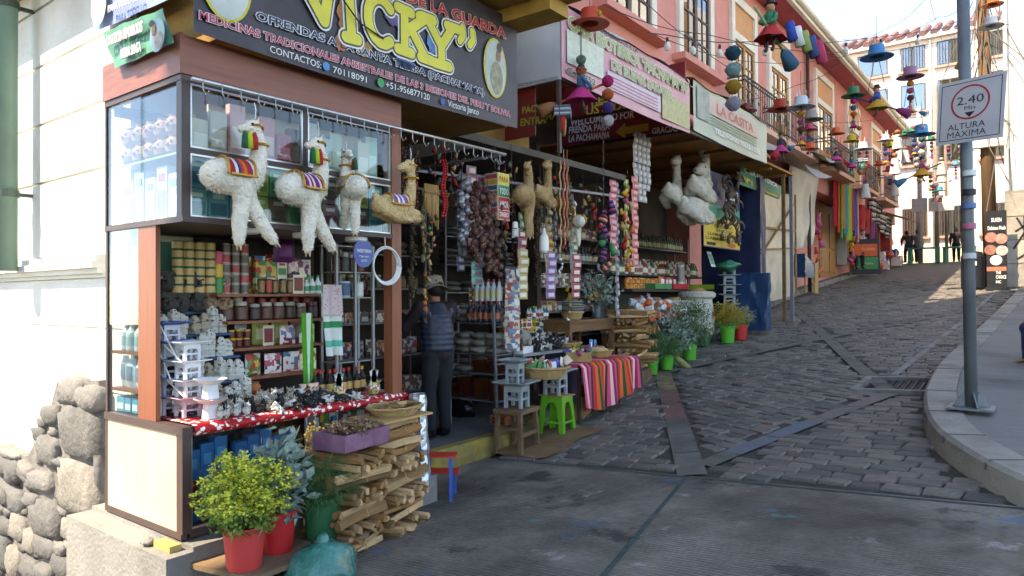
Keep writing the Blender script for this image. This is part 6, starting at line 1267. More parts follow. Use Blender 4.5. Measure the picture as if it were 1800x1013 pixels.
for i in range(110):
    u, v = q.random(), q.random(); o = ob('stone_charm', cm[q.randrange(5)], None, loc=(-5.12-.4*v, 7.2+.85*u, 1.04+.1*v+.03*q.random()), rot=(q.uniform(-.5, .5), q.uniform(-.5, .5), q.uniform(0, 6.3))); o.scale = (q.uniform(.7, 1.2),)*3
    tag(o, 'tiny dark stone charm spread on the stall table', 'charm', 'stone charms on the stall table')
ware('card', (-5.45, 7.1, 1.2), (.01, .2, .3), ('*c8b048-4a8a4a-d8d0b0-b04a30',), 'large colourful printed packet propped at the back of the stall table', rot=(0, -.3, .3), name='propped_packet', cat='packet')
ware('card', (-5.5, 7.0, 1.45), (.01, .16, .22), ('b0a8a4', '5a3a40'), 'framed oval saint picture propped above the stall table', rot=(0, -.2, .4), name='saint_picture', cat='picture')
row('box', -5.6, 7.1, 7.5, 1.04, (.08, .085, .17), [('c8861e', 'e0b040', 'b03a1e')], 'amber yellow packet on the stall table', 'amber packets on the stall table', stack=2)
row('box', -5.65, 7.5, 8.2, 1.04, (.08, .09, .13), [('b03038', 'd8d0c0', '2a4a7a'), ('d8d4c8', 'b03038', '3a5a3a'), ('3a4a8a', 'd8d0b0', 'c0a030'), ('c8b040', '4a3a30', 'a03030')], 'bright small carton at the back of the stall table', 'cartons on the stall table', stack=3, rj=.2)
row('bottle', -5.55, 7.6, 8.1, 1.43, (.05, .055, .16), [('2a5a7a', 'c0a030', 'd8d8d0'), ('b8b8b0', '2a7a4a', '8a3a30')], 'small remedy bottle above the cartons on the stall table', 'remedy bottles on the stall table')
pt = thing('packet_tree', 'tall cone of printed sachets standing at the end of the ladder rack', 'packets', (-4.98, 6.55, .9)); me = goods_mesh('pack', (.03, .17, .11), ('*c8bca0-d8d4c8-b05a4a-5a7a9a',)); q = random.Random(6)
for k in range(11):
    for a in range(3): ob('sachet', me, pt, loc=((.03+.006*k)*math.cos(a*2.1-1.0), (.03+.006*k)*math.sin(a*2.1-1.0), 1.05-k*.085), rot=(0, -.1, a*2.1-1.0+q.gauss(0, .1)))
trinkets('string of picture charms hanging over the stall table', -5.2, 8.1, 2.0, 1.35, [TAN2, YEL, pmat('8a8a70'), WHT], 12, .05, .02, n=6)
basket('flat wicker tray of seed charms on the stall table', (-5.2, 8.05, 1.04), .2, .06, m_wick)
mb = MB(); mb.ball((-5.2, 8.05, 1.1), .15, 12, 6, jit=.4, seed=2, sq=(1, 1, .25)); tag(mb.build('seed_heap', seedm, None, True), 'heap of dark seeds in the wicker tray', 'seeds')
# ---- striped cloth table at the kerb
ct2 = thing('cloth_table', 'low table under a striped orange and pink Andean cloth at the kerb', 'table', (-4.7, 7.75, .22)); m_aw = stripes('aguayo', ('c8501e', 'b02a4a', 'd87a2a', '3a2a3a', 'd04a6a', 'e0b0a8', '8a2a4a', 'd04a6a', '3a3a3a', 'c8303a', 'd8682a', '2a4a3a'), 1, .62)
mb = MB(); mb.b2((-5.05, 7.1, .9), (-4.4, 8.45, .925)); mb.build('top', m_bdw, ct2, world=True)
for x, y in ((-4.45, 7.15), (-4.6, 8.4), (-5.0, 7.15), (-5.0, 8.4)): mb = MB(); mb.bar((x, y, g(x, y)+.0), (x, y, .9), .04, .035); mb.build('leg', mat('leg_dark', '4a3428', .8, .2), ct2, world=True)
mb = MB()
def clo(u, v):
    y = 7.04+1.48*u; L_ = (v-.45)/.55
    if v <= .45: return (-5.06+(v/.45)*.69, y, .931)
    drop = (.50+.08*math.sin(u*5)-.34*(u < .0))*L_; wv = .035*math.sin(u*26+1)*L_+.02*math.sin(u*11)*L_
    return (-4.372+.03+wv+.03*L_, y+.02*math.sin(u*9)*L_, .931-drop)
mb.grid(60, 16, clo)
mb.grid(14, 10, lambda u, v: (-4.4-.6*u, 7.035-.035*v-.02*math.sin(u*14)*v, .931-(.45-.25*u)*v))
mb.build('striped_cloth', m_aw, ct2, True, world=True)
bx = thing('doll_box', 'open cardboard box of small wool dolls on the striped cloth', 'box', (-4.6, 7.4, .935), .5); m_cb = mat('cardboard', 'a07c50', .85, .15, 5); mb = MB()
for a, b in (((-.15, -.2, 0), (-.14, .2, .12)), ((.14, -.2, 0), (.15, .2, .12)), ((-.14, -.2, 0), (.14, -.19, .12)), ((-.14, .19, 0), (.14, .2, .12)), ((-.14, -.19, 0), (.14, .19, .01))): mb.b2(a, b)
mb.build('carton', m_cb, bx); text('FRAGIL', frame((.1505, -.1, .04), (0, 1, 0), (0, 0, 1)), .05, pmat('3a2a20'), bx, .2, .02, world=False)
WO = ['b02a5a', '2a8a4a', 'c8b030', '2a2a2a', 'c05a2a', '3a5aa0', 'd8d0c0', '8a2a7a']; q = random.Random(12)
def doll_me(c, d):
    mb = MB(); mb.tube([(0, 0, 0), (0, 0, .05)], [.026, .012], 8, 0); mb.ball((0, 0, .062), .016, 7, 5, 1); mb.tube([(0, 0, .07), (0, 0, .076)], [.024, .02], 8, 0); return mb.mesh('wool_doll', [pmat(c, .9), pmat(d)], True)
DOLL = [doll_me(c, '8a5a40') for c in WO]
for i in range(40): o = ob('wool_doll', DOLL[i % 8], None, loc=(-4.6+q.uniform(-.12, .12), 7.4+q.uniform(-.16, .16), 1.0+q.uniform(0, .06)), rot=(q.uniform(-1.5, 1.5), q.uniform(-1.5, 1.5), q.uniform(0, 6))); tag(o, 'tiny bright wool doll in the cardboard box', 'doll', 'wool dolls in the box')
basket('shallow wicker basket of dry bark on the far end of the striped cloth', (-4.75, 8.1, .935), .2, .08, m_wick)
mb = MB(); mb.ball((-4.75, 8.1, 1.01), .15, 12, 6, jit=.5, seed=6, sq=(1, 1, .3)); tag(mb.build('bark_heap', m_wood[2], None, True), 'heap of dry bark in the shallow basket', 'bark')
basket('wicker basket of blue pens and rulers behind the doll box', (-4.95, 8.3, .935), .15, .1, m_wick); row('pack', -4.95, 8.2, 8.4, 1.0, (.04, .05, .14), [('2a5a9a', 'd8d8d8'), ('3a8ab0', '2a3a5a')], 'blue packet standing in the basket behind the doll box', 'blue packets in the basket')
for i, (x, y, rz) in enumerate(((-4.75, 7.5, .3), (-4.8, 8.15, .2))):
    cb = MB(); cb.b2((-.17, -.22, 0), (.17, .22, .28)); o = cb.build('cardboard_carton', m_cb, None, loc=(x, y, g(x, y)+.0), rot=(0, 0, rz)); tag(o, 'printed cardboard carton under the striped cloth, %s one' % ('nearer', 'farther')[i], 'carton')
    m2 = MB(); m2.box((.1715, 0, .14), (.003, .3, .12)); m2.build('print', pmat('c8602a') if i == 0 else pmat('4a7a3a'), o)
# ---- stools with toy houses and basket
st1 = thing('wooden_stool', 'rough weathered wooden stool carrying grey toy houses', 'stool', (-4.5, 5.98, g(-4.5, 5.98)), .15); m_ow = mat('old_wood', '6a5238', .9, .3, 6, .6, 30, stretch=(1, .4, 1))
mb = MB(); mb.box((0, 0, .44), (.34, .42, .045)); mb.build('seat', m_ow, st1)
for sx in (-1, 1):
    for sy in (-1, 1): mb = MB(); mb.bar((sx*.15, sy*.2, 0), (sx*.13, sy*.17, .42), .042); mb.build('leg', m_ow, st1)
for sx in (-1, 1): mb = MB(); mb.bar((sx*.145, -.18, .2), (sx*.145, .18, .2), .025, .04); mb.build('rail', m_ow, st1)
for sy in (-1, 1): mb = MB(); mb.bar((-.14, sy*.185, .26), (.14, sy*.185, .26), .02, .035); mb.build('rail', m_ow, st1)
hg.location = (-4.5, 5.98, g(-4.5, 5.98)+.464); hg.scale = (1.7, 1.7, 2.1); hg.rotation_euler = (0, 0, .2); hg['label'] = 'grey toy house on the wooden stool, lower of the pair'; hg['group'] = 'grey toy houses of the stall'
t = dup(hg, (-4.5, 5.95, g(-4.5, 5.98)+.464+.262), None, 'grey toy house with flared roof, upper of the pair on the wooden stool'); t.scale = (1.25, 1.25, 1.9)
gst = thing('plastic_stool', 'bright green moulded plastic stool behind the wooden stool', 'stool', (-4.5, 6.75, g(-4.5, 6.75)), .1); m_ps = mat('plastic_lime', '5aa02a', .35, .06, 3, coat=.2)
mb = MB(); mb.box((0, 0, .415), (.27, .27, .03), tp=.94); mb.build('seat', m_ps, gst)
for ang in range(4):
    Mx = Matrix.Rotation(ang*PI/2, 4, 'Z'); mb = MB()
    P0 = [(-.17, -.165, 0), (-.11, -.165, 0), (-.075, -.14, .3), (-.04, -.135, .36), (.04, -.135, .36), (.075, -.14, .3), (.11, -.165, 0), (.17, -.165, 0), (.13, -.132, .405), (-.13, -.132, .405)]
    idx = [(0, 1, 2, 9), (2, 3, 9), (3, 4, 8, 9), (4, 5, 8), (5, 6, 7, 8)]
    P1 = [(x, y+.012, z) for x, y, z in P0]; mb.add(P0+P1, idx+[tuple(10+i for i in f[::-1]) for f in idx]+[(0, 10, 11, 1), (1, 11, 12, 2), (2, 12, 13, 3), (3, 13, 14, 4), (4, 14, 15, 5), (5, 15, 16, 6), (6, 16, 17, 7)], 0, Mx); mb.b2((-.12, -.158, .13), (.12, -.148, .155), 0, Mx); mb.build('leg_side', m_ps, gst)
mb = MB(); mb.box((-4.5, 6.75, g(-4.5, 6.75)+.437), (.32, .28, .012)); tag(mb.build('stool_board', m_cb), 'thin board lying on the green plastic stool', 'board')
t = dup(hg, (-4.5, 6.72, g(-4.5, 6.75)+.445), .1, 'pale grey toy house standing on the green stool'); t.scale = (1.7, 1.7, 2.2)
bk = basket('round wicker basket of snack packets resting on the toy houses', (-4.43, 6.4, .845), .27, .11, m_wick); q = random.Random(9)
for i in range(24): ware('pack', (-4.43+q.gauss(0, .1), 6.4+q.gauss(0, .1), .93+.05*q.random()), (.04, .1, .16), [('d8d4cc', 'b03a40'), ('3a4a9a', 'd8d8d8'), ('4a8a4a', 'd8d8b0'), ('c8b89a', '8a5a3a'), ('b03038', 'e0d8d0')][i % 5], 'snack packet in the round basket beside the striped cloth', 'snack packets in the round basket', rot=(1.3+q.gauss(0, .3), q.gauss(0, .4), q.uniform(0, 6)))
mb = MB(); mb.grid(10, 8, lambda u, v: (-4.85+.85*v+.04*math.sin(u*8), 5.75+1.25*u, g(-4.85+.85*v, 5.75+1.25*u)+.02+.01*noise.noise(Vector((u*5, v*5, 0))))); tag(mb.build('cardboard_mat', mat('cardboard_wet', '7a5c3c', .9, .3, 4, .3), None), 'flattened cardboard under the stools on the cobbles', 'cardboard')
# ================================================================ second shop: wares at the pavement edge
tb2 = thing('wooden_bench_table', 'brown wooden table with baskets and a flower bucket before the second shop', 'table', (-5.5, 8.8, .4)); m_tw = mat('table_wood', '6e4d30', .7, .22, 5, stretch=(3, .5, 1))
mb = MB(); mb.b2((-5.85, 8.05, 1.36), (-5.15, 9.35, 1.4)); mb.build('top', m_tw, tb2, world=True); mb = MB(); mb.b2((-5.8, 8.1, 1.24), (-5.18, 9.3, 1.358)); mb.build('apron', m_tw, tb2, world=True)
for x, y in ((-5.8, 8.1), (-5.2, 8.1), (-5.8, 9.3), (-5.2, 9.3)): mb = MB(); mb.bar((x, y, .4), (x, y, 1.24), .07); mb.build('leg', m_tw, tb2, world=True)
basket('straw basket stacked with grey plates on the wooden table', (-5.4, 8.5, 1.402), .16, .1, m_wick)
for k in range(5): ware('bag', (-5.4, 8.5, 1.49+k*.035), (.34, .34, .04), ('8a8a84',), 'flat grey bundle, %s from below in the straw basket' % ORD[k], 'grey bundles in the straw basket')
tw_ = potted('clear plastic bucket of white lilies and yellow blooms on the wooden table', None, (-5.3, 9.1, 1.402), glassmat('bucket_clear', 'b8c4c8', .15, .2), .13, .26, 'gum', 300, .2, .42, 14); q = random.Random(3)
mb = MB()
for i in range(30): mb.ball((q.gauss(-.02, .05), q.gauss(-.08, .04), .33+q.gauss(0, .03)), .016, 5, 4)
mb.build('yellow_blooms', mat('bloom_yellow', 'c8961e', .8, .25, 30), tw_)['kind'] = 'stuff'
for i in range(6):
    mb = MB(); p = Vector((q.gauss(0, .1), q.gauss(0, .1), .55+q.random()*.15))
    for k in range(5): a = k*1.256; mb.add([p, p+Vector((.05*math.cos(a-.3), .05*math.sin(a-.3), .03)), p+Vector((.085*math.cos(a), .085*math.sin(a), .02)), p+Vector((.05*math.cos(a+.3), .05*math.sin(a+.3), .03))], [(0, 1, 2, 3)])
    mb.build('lily', pmat('d8d8cc', .7), tw_)
zb = thing('zinc_bin', 'grey zinc box of moss beside the lily bucket', 'box', (-5.3, 9.75, 1.15)); mb = MB(); mb.b2((-.2, -.28, .0), (.2, .28, .34)); mb.build('bin', mat('zinc', '8a8e8e', .5, .15, 4, metal=.4), zb); P = leafy('dill', 1500, .2, .12, .32, 8); P['foliage'].build('moss', mat('moss', '4a5434', .9, .3, 20), zb); mb = MB(); mb.b2((-.19, -.26, -.75), (.19, .26, -.003)); mb.build('stand', m_tw, zb)
# second firewood stack and its crate
woodpile((-5.02, 9.62, 0), (-.25, .97), .66, 8, .62, 'second shop', 'firewood stacked at the second shop', 0, 400, per=1, sc=1.0)
cr_ = thing('wooden_crate', 'rough wooden crate under the second firewood stack', 'crate', (-5.0, 9.6, .38), 1.82)
mb = MB(); mb.b2((-.36, -.2, 0), (.36, .2, .24)); mb.build('crate', m_ow, cr_)
# flower buckets along the kerb
FB = mat('petal_gold', 'c88a1a', .7, .25, 25, c2='d8b03a'); FP = mat('petal_pale', 'a89a88', .8, .25, 25, c2='c8beb0')
for lab, x, y, bm, br, bh, kind, n, R_, H_, sd_, fl in (
        ('lime bucket of leafy herbs beside the second firewood stack', -5.06, 10.3, LG, .125, .3, 'bush', 3200, .17, .42, 20, None),
        ('lime bucket of drooping fennel fronds', -4.98, 10.72, LG, .12, .26, 'dill', 4500, .2, .26, 21, None),
        ('emerald bucket of silvery eucalyptus sprays', -5.1, 11.2, EG, .125, .3, 'gum', 700, .24, .5, 22, None),
        ('lime bucket with plastic lined rim holding green herbs', -4.98, 11.65, LG, .13, .32, 'bush', 3400, .24, .5, 23, None),
        ('emerald bucket of lime green sprigs behind the herb bucket', -5.15, 12.05, EG, .12, .3, 'bush', 2600, .25, .62, 24, None),
        ('dark green bucket of red petals farther up the kerb', -5.35, 13.2, GB, .14, .2, 'bush', 300, .12, .08, 25, None),
        ('lime bucket of golden yellow flowers near the shop corner', -5.02, 13.6, LG, .15, .34, 'yellow', 1800, .2, .38, 26, FB),
        ('red bucket of pale dried blooms, last along the kerb', -4.92, 14.05, RB, .14, .32, 'yellow', 1300, .17, .32, 27, FP)):
    potted(lab, 'flower buckets along the shop kerb', (x, y, g(x, y)+.015), bm, br, bh, kind, n, R_*1.15, H_*1.15, sd_, fl)
mb = MB(); mb.tube([(-5.0, 10.85, .85), (-4.88, 10.95, .66), (-4.72, 11.0, .53)], [.03, .055, .05], 10); mb.tube([(-4.72, 11.0, .53), (-4.67, 11.01, .5)], [.05, .02], 10); tag(mb.build('gourd', mat('gourd_green', '7a7a48', .6, .3, 5, stretch=(1, 1, 6)), None, True), 'long pale green gourd leaning against the fennel bucket', 'gourd')
# sweets on the orange tray, sacks, basket column
ot = thing('sweet_stall_table', 'small table with orange cloth heaped with bright sweets and gifts', 'table', (-5.55, 11.4, .6)); mb = MB(); mb.b2((-5.9, 10.75, 1.4), (-5.3, 12.1, 1.43)); mb.build('top', m_tw, ot, world=True)
for x, y in ((-5.85, 10.8), (-5.35, 10.8), (-5.85, 12.05), (-5.35, 12.05)): mb = MB(); mb.bar((x, y, .55), (x, y, 1.4), .05); mb.build('leg', m_tw, ot, world=True)
mb = MB(); mb.grid(30, 6, lambda u, v: (-5.92+(.64*min(1, v*1.6)), 10.72+1.4*u, 1.435-(max(0, v-.62)*.3*(1+.3*math.sin(u*22))))); mb.build('orange_cloth', pmat('c8501e', .8), ot, True, world=True)
q = random.Random(31)
for i in range(46): ware(('box', 'bag', 'pack')[i % 3], (-5.6+q.uniform(-.22, .24), 10.95+1.0*q.random(), 1.44+.16*q.random()*(1 if i % 2 else .2)), [(.1, .12, .1), (.16, .14, .1), (.06, .14, .18)][i % 3], [('c85a1e', 'd8d0c8'), ('d8d4d0', 'b03a4a'), ('b8c8d0', 'c84a5a'), ('c8642a', 'e0c090'), ('8a5a3a', 'd8c8b0')][q.randrange(5)], 'bright sweet or gift in the heap on the orange cloth', 'sweets on the orange cloth', rot=(q.uniform(-.5, .5), q.uniform(-.5, .5), q.uniform(0, 6)), name='sweet_parcel', cat='sweets')
m_sack = mat('sack_white', 'b4ada0', .85, .15, 5, .4, 30)
for i, (x, y, s_) in enumerate(((-5.75, 12.7, .9), (-5.55, 13.35, 1.1))):
    sk_ = thing('open_sack', 'white woven sack with rolled rim, %s' % ('smaller one behind' if i == 0 else 'larger one with coloured print'), 'sack', (x, y, .9)); mb = MB(); mb.lathe([(.25*s_, 0), (.31*s_, .15), (.3*s_, .5), (.27*s_, .68*s_), (.33*s_, .72*s_), (.34*s_, .78*s_), (.28*s_, .82*s_), (.24*s_, .76*s_), (0, .78*s_)], 18); mb.build('sack', m_sack, sk_, True)
    mb = MB(); mb.ball((0, 0, .8*s_), .2*s_, 12, 6, jit=.5, seed=i, sq=(1, 1, .4)); mb.build('contents', mat('ginger', 'a8814e', .85, .25, 12), sk_, True)
    if i: mb = MB(); mb.box((.325, .05, .4), (.01, .16, .22)); mb.build('print', printmat('sackprint', ('2a3a7a', 'b0303a', 'd8d4cc'), 12), sk_)
for k in range(9): mb = MB(); mb.lathe([(.13, 0), (.15, .03), (.14, .06), (0, .062)], 14); tag(mb.build('straw_hat_disc', mat('straw', '8f6a3c', .9, .25, 20, .4), None, True, loc=(-5.6, 14.0, 1.0+k*.062)), 'round straw base, %s from below in the column beside the sacks' % ORD[k], 'straw base', 'straw bases column')
# counter with crates of remedies behind
ctr = thing('shop_counter', 'long counter under the white llama toys crowded with bottles and trays', 'counter', (-6.1, 13.3, .8)); mb = MB(); mb.b2((-6.5, 11.2, 1.8), (-5.85, 15.4, 1.85)); mb.b2((-6.5, 11.2, 2.1), (-6.2, 15.4, 2.13)); mb.build('top', mat('counter_dark', '3a3230', .7, .2), ctr, world=True); mb = MB(); mb.b2((-6.45, 11.3, .7), (-6.4, 15.3, 1.798)); mb.build('front', mat('counter_dark', '3a3230', .7, .2), ctr, world=True)
row('jar', -6.05, 11.3, 12.6, 1.852, (.1, .1, .1), [('c07a1e', 'b03a2a'), ('a8641e', 'c8a03a')], 'orange jar on the shop counter', 'orange jars on the counter', stack=2); row('bottle', -6.35, 11.3, 15.3, 2.132, (.1, .12, .3), [('8a3a30', 'b8b0a0', 'd0c8b0'), ('3a5a3a', '8a2a2a', 'c8c0a0'), ('b8b0a4', '2a2a2a', '8a4a3a'), ('5a3a28', 'c0a040', 'b89a70')], 'assorted bottle on the raised rear of the counter', 'bottles on the raised counter')
row('pack', -6.05, 12.7, 14.0, 1.9, (.1, .16, .2), [('b03038', 'd8d4cc'), ('d8ccc0', 'b03a40'), ('c86a4a', 'e0d8d0'), ('8a2a3a', 'c8b8a0')], 'red and white packet on the shop counter', 'red packets on the counter', stack=1)
for i, (c, y) in enumerate((('2f7a48', 12.4), ('b02a2e', 13.2), ('8aa82a', 14.6))):
    tr_ = thing('plastic_tray', '%s plastic tray on the counter front' % ('green', 'red', 'lime')[i], 'tray', (-5.95, y, 1.852)); mb = MB()
    for a, b in (((-.14, -.36, 0), (-.13, .36, .1)), ((.13, -.36, 0), (.14, .36, .1)), ((-.13, -.36, 0), (.13, -.35, .1)), ((-.13, .35, 0), (.13, .36, .1)), ((-.13, -.35, 0), (.13, .35, .01))): mb.b2(a, b)
    mb.build('tray', pmat(c, .4), tr_)
ware('can', (-5.95, 13.5, 1.95), (.16, .16, .4), ('b8b4ac', '8a8078'), 'tall white thermos jar standing on the counter', name='thermos_jar')
# toy house rack at the corner with white bird and green bag
for k in range(7):
    t = dup(hg, (-5.25, 14.35, .95+k*.2), .3+.03*k, 'grey toy house, %s of the tall stack at the shop corner' % ORD[k], 'grey toy houses stacked at the corner'); t.scale = (1.9, 1.9, 1.5)
bd_ = thing('white_dove', 'white toy dove perched by the toy house stack', 'bird toy', (-5.1, 13.9, 1.15)); mb = MB(); mb.tube([(0, -.16, .0), (0, -.05, .03), (0, .06, .06), (0, .1, .13), (0, .12, .16)], [.01, .05, .06, .035, .03], 9); mb.ball((0, .125, .165), .034, 8, 6); mb.tube([(0, .15, .165), (0, .19, .155)], [.01, .002], 5)
mb.build('body', pmat('c8c8c4', .8), bd_, True)
for s_ in (-1, 1): mb = MB(); mb.add([(s_*.05, .05, .08), (s_*.05, -.08, .05), (s_*.07, -.2, .03), (s_*.065, 0, .02)], [(0, 1, 2, 3), (3, 2, 1, 0)]); mb.build('wing', pmat('c8c8c4', .8), bd_)
gbg = MB(); gbg.ball((-5.2, 14.15, 2.32), .16, 14, 10, jit=.5, seed=2, sq=(1.3, 1.5, .7)); tag(gbg.build('green_bag', mat('bag_green', '1a6a4c', .3, .3, 8, .6, 20), None, True), 'crinkled emerald plastic bag on the toy house stack', 'bag')
ware('card', (-5.35, 13.75, 2.3), (.01, .3, .32), ('c8ccc8', '4a8a7a'), 'pale leaflet propped on the counter end by the green bag', rot=(0, -.3, .1), name='leaflet')
# hanging packet strips
packets('long pink packet strip before the second shop', -5.0, 9.0, 3.42, 12, .2, .095, ('c06a74', 'd8a0a0'))
packets('second long pink packet strip beyond the bead bunch', -5.0, 9.68, 3.55, 14, .2, .098, ('c86a70', 'd89a90'))
packets('narrow grey foil packet strip beside the pink one', -5.05, 9.2, 3.42, 20, .1, .1, ('7a7276', 'a89aa0')); packets('yellow green packet strip beside the pink one', -5.05, 9.5, 3.5, 14, .13, .095, ('a89c4a', 'c8bc88'))
for i, (y, n) in enumerate(((9.95, 11), (10.1, 11), (10.25, 9), (9.8, 8))): packets('strip of pale grey sachets under the red sign, %s' % ORD[i], -5.05, y, 4.3, n, .13, .1, ('a49c98', 'c4bcb4'), nm='grey_packet_strip')
trinkets('string of mixed bright tassels between the pink packet strips', -4.95, 9.35, 3.4, 2.1, [PNK, YEL, RED, GRN, ORW, TAN2], 21, .07, .1, n=26)
trinkets('string of woven pouches and bags hanging in the shop front', -4.9, 8.55, 3.0, 2.1, [stripes('pouch_red', ('a02a30', '2a3a5a', 'c8682a', 'c8b8a0'), 2, .08), stripes('pouch_blue', ('2a4a8a', 'c04a5a', '2a2a3a'), 2, .07), BLK, GRN], 22, .11, .09, n=11)
mb = MB()
for k in range(30): mb.tube([(-4.9+.008*math.cos(a+k), 8.55+.008*math.sin(a+k), 4.1-k*.033-.012*math.sin(a)) for a in [j*PI/3 for j in range(7)]], .003, 4)
tag(mb.build('steel_chain', m_steel), 'thin steel chain from which the woven pouches hang', 'chain')
# white llama toys
m_wl = mat('wool_white', 'b8afa0', .95, .14, 14, .8, 60, spec=.1)
for lab, y, z, rz, s_, pose, m in (('large white sitting llama toy, lowest in the second shop front', 11.85, 3.28, -.05, 2.0, 'lie', m_wl), ('white llama toy with raised head above the sitting one', 12.1, 3.68, .1, 1.95, 'lie', m_wl), ('white llama toy turned away at the rear of the group', 11.5, 3.52, .2, 1.7, 'lie', m_wl), ('small white llama toy at the upper edge of the group', 12.95, 3.9, .5, 1.2, 'lie', m_wl)):
    llama('white_llama', lab, pose, m, (-4.95 - .25*(s_ < 1.9), y, z), rz, s_*1.12, None, 'white llama toys of the second shop', False, int(y*10))
df = MB(); q = random.Random(2)
for i in range(36):
    c = Vector((-5.0+q.gauss(0, .08), 13.65+q.gauss(0, .18), 4.05-i*.036)); a = q.uniform(0, 6); pts = [c+Vector((.02*k, .12*math.sin(a+k*.8), .1*math.cos(a+k*.8))) for k in range(6)]; df.tube(pts, [.012, .03, .04, .03, .02, .01], 5)
tag(df.build('dried_bundle', mat('dried_fetus_brown', '5a4c3c', .9, .4, 14, .6), None, True), 'twisted bunch of dried brown animal charms hanging before the poster', 'dried bunch')
# poster stand
ps = thing('shop_poster', 'hanging poster, blue above and yellow below, with black capital lettering', 'poster', (-5.15, 13.8, 2.65)); XP = -5.18
def pbox(nm, m, y0, y1, z0, z1, l_=.0, par=None): mb = MB(); mb.b2((XP+l_, y0, z0), (XP+l_+.004, y1, z1)); return mb.build(nm, m, par or ps, world=par is None)
pbox('sheet', mat('poster_blue', '22325e', .4, .12), 12.8, 14.8, 2.66, 4.15); pbox('green_field', mat('poster_green', '3a8a6c', .4, .15), 12.82, 14.78, 3.25, 3.5, .004); pbox('yellow_field', mat('poster_yellow', 'c8a838', .4, .1), 12.82, 14.78, 2.68, 3.25, .004)
for i, (s_, y0, y1) in enumerate((('MINAS', 13.5, 14.0), ('OFICINAS', 13.35, 14.3), ('BANCOS', 13.45, 14.2), ('LLAMA CLIENTE', 13.0, 14.6), ('LLAMA FORTUNA', 12.9, 14.65))): text(s_, frame((XP+.0085, y0, 3.15-i*.085), (0, 1, 0), (0, 0, 1)), .06, BLK, ps, y1-y0, .02)
text('Casa', frame((XP+.005, 14.1, 3.8), (0, 1, 0), (0, 0, 1)), .12, WHT, ps, .6, .02, shear=.3); text('Bendita', frame((XP+.005, 14.0, 3.65), (0, 1, 0), (0, 0, 1)), .1, WHT, ps, .7, .02, shear=.3); pbox('arrow', BLK, 12.95, 13.4, 2.7, 2.76, .009); oval(ps, 'x', XP, 1285, 432, .25, .05, pmat('b05a2a'), 'food_picture', .012)
# blue tarpaulin at the shop corner
tpb = thing('blue_tarpaulin', 'blue tarpaulin wrapped over the shop corner behind the poster', 'tarpaulin', (-5.4, 15.3, .95)); m_tb = mat('tarp_blue', '1c2444', .4, .2, 3, .5, 9); m_tl = mat('tarp_light', '1a3a5c', .3, .2, 3, .6, 9)
mb = MB(); mb.grid(10, 14, lambda u, v: (-6.2+1.35*u+.02*math.sin(u*17), 15.2+.05*noise.noise(Vector((u*6, v*5, 0))), 1.0+3.25*v)); mb.grid(8, 14, lambda u, v: (-4.86+.04*noise.noise(Vector((u*5, v*5, 3))), 15.2+.3*u, 1.0+3.25*v)); mb.build('upper_sheet', m_tb, tpb, True, world=True)
mb = MB(); mb.grid(10, 10, lambda u, v: (-5.45+.85*u+.04*math.sin(u*11+v*3), 14.75+.09*noise.noise(Vector((u*6, v*6, 2))), .98+1.2*v)); mb.grid(6, 10, lambda u, v: (-4.62+.05*noise.noise(Vector((u*7, v*6, 7))), 14.75+.3*u, .98+1.2*v)); mb.grid(6, 6, lambda u, v: (-5.45+.85*u, 14.75+.3*v, 2.18+.03*noise.noise(Vector((u*5, v*5, 1))))); mb.build('lower_bundle', m_tl, tpb, True, world=True)
for x in (-4.72, -4.55): mb = MB(); mb.bar((x, 16.35, g(-5, 16.3)+.1), (x, 16.35, 4.5), .07); tag(mb.build('stall_post', m_ow if x < -4.6 else m_steel), '%s post at the corner of the second shop' % ('brown wooden' if x < -4.6 else 'grey steel'), 'post')

# ================================================================ banners over the second shop
def vinyl(nm, label, X0, y0, y1, z0, z1, m, lean=0.):
    t = thing(nm, label, 'banner', (X0, (y0+y1)/2, z0)); mb = MB(); mb.grid(30, 6, lambda u, v: (X0-.006+.012*noise.noise(Vector((u*7, v*2, X0)))+lean*v, y0+(y1-y0)*u, z0+(z1-z0)*v-.05*math.sin(PI*u)*(1-v)*.6)); mb.build('vinyl', m, t, True, world=True); return t
XB2 = -4.3; m_pkb = mat('banner_pink', 'c98a94', .5, .12, 1.8, c2='d8a4a8')
b1 = vinyl('pink_shop_banner', 'pink awning banner with large pale green lettering over the second shop', XB2, 6.6, 10.15, 4.2, 5.02, m_pkb); GL = pmat('9aa070'); CRM = pmat('d8d4b8'); XT = XB2+.012
def pan(par, nm, m, y0, y1, z0, z1, l_): mb = MB(); mb.b2((XT+l_-.002, y0, z0), (XT+l_, y1, z1)); return mb.build(nm, m, par, world=True)
pan(b1, 'print_field', mat('print_pale', 'c8ccb8', .5, .15, 14), 6.68, 7.5, 4.38, 4.76, .003); pan(b1, 'print_field', mat('print_lilac', 'c0b4bc', .5, .1, 6), 7.6, 9.1, 4.3, 4.52, .003); pan(b1, 'print_field', mat('print_tan', 'b0a678', .5, .2, 14), 9.15, 10.1, 4.24, 4.62, .003)
def xt(s_, y, z, h, y1, m, par, **k): return text(s_, frame((XT+.006, y, z), (0, 1, 0), (0, 0, 1)), h, m, par, y1-y, **k)
xt('CASA ESOTERICA "PACHAMAMA"', 6.7, 4.78, .15, 10.05, GL, b1, bold=.03, out=CRM, outw=.05); xt('DE ELENA SARAVIA', 7.7, 4.56, .13, 9.5, GL, b1, bold=.02, out=CRM, outw=.05); xt('Cel.: 752', 6.66, 4.26, .07, 7.3, pmat('4a4048'), b1, bold=.02, out=CRM, outw=.05); xt('BIENVENIDOS A LA', 7.4, 4.95, .05, 8.4, BLK, b1, bold=.02)
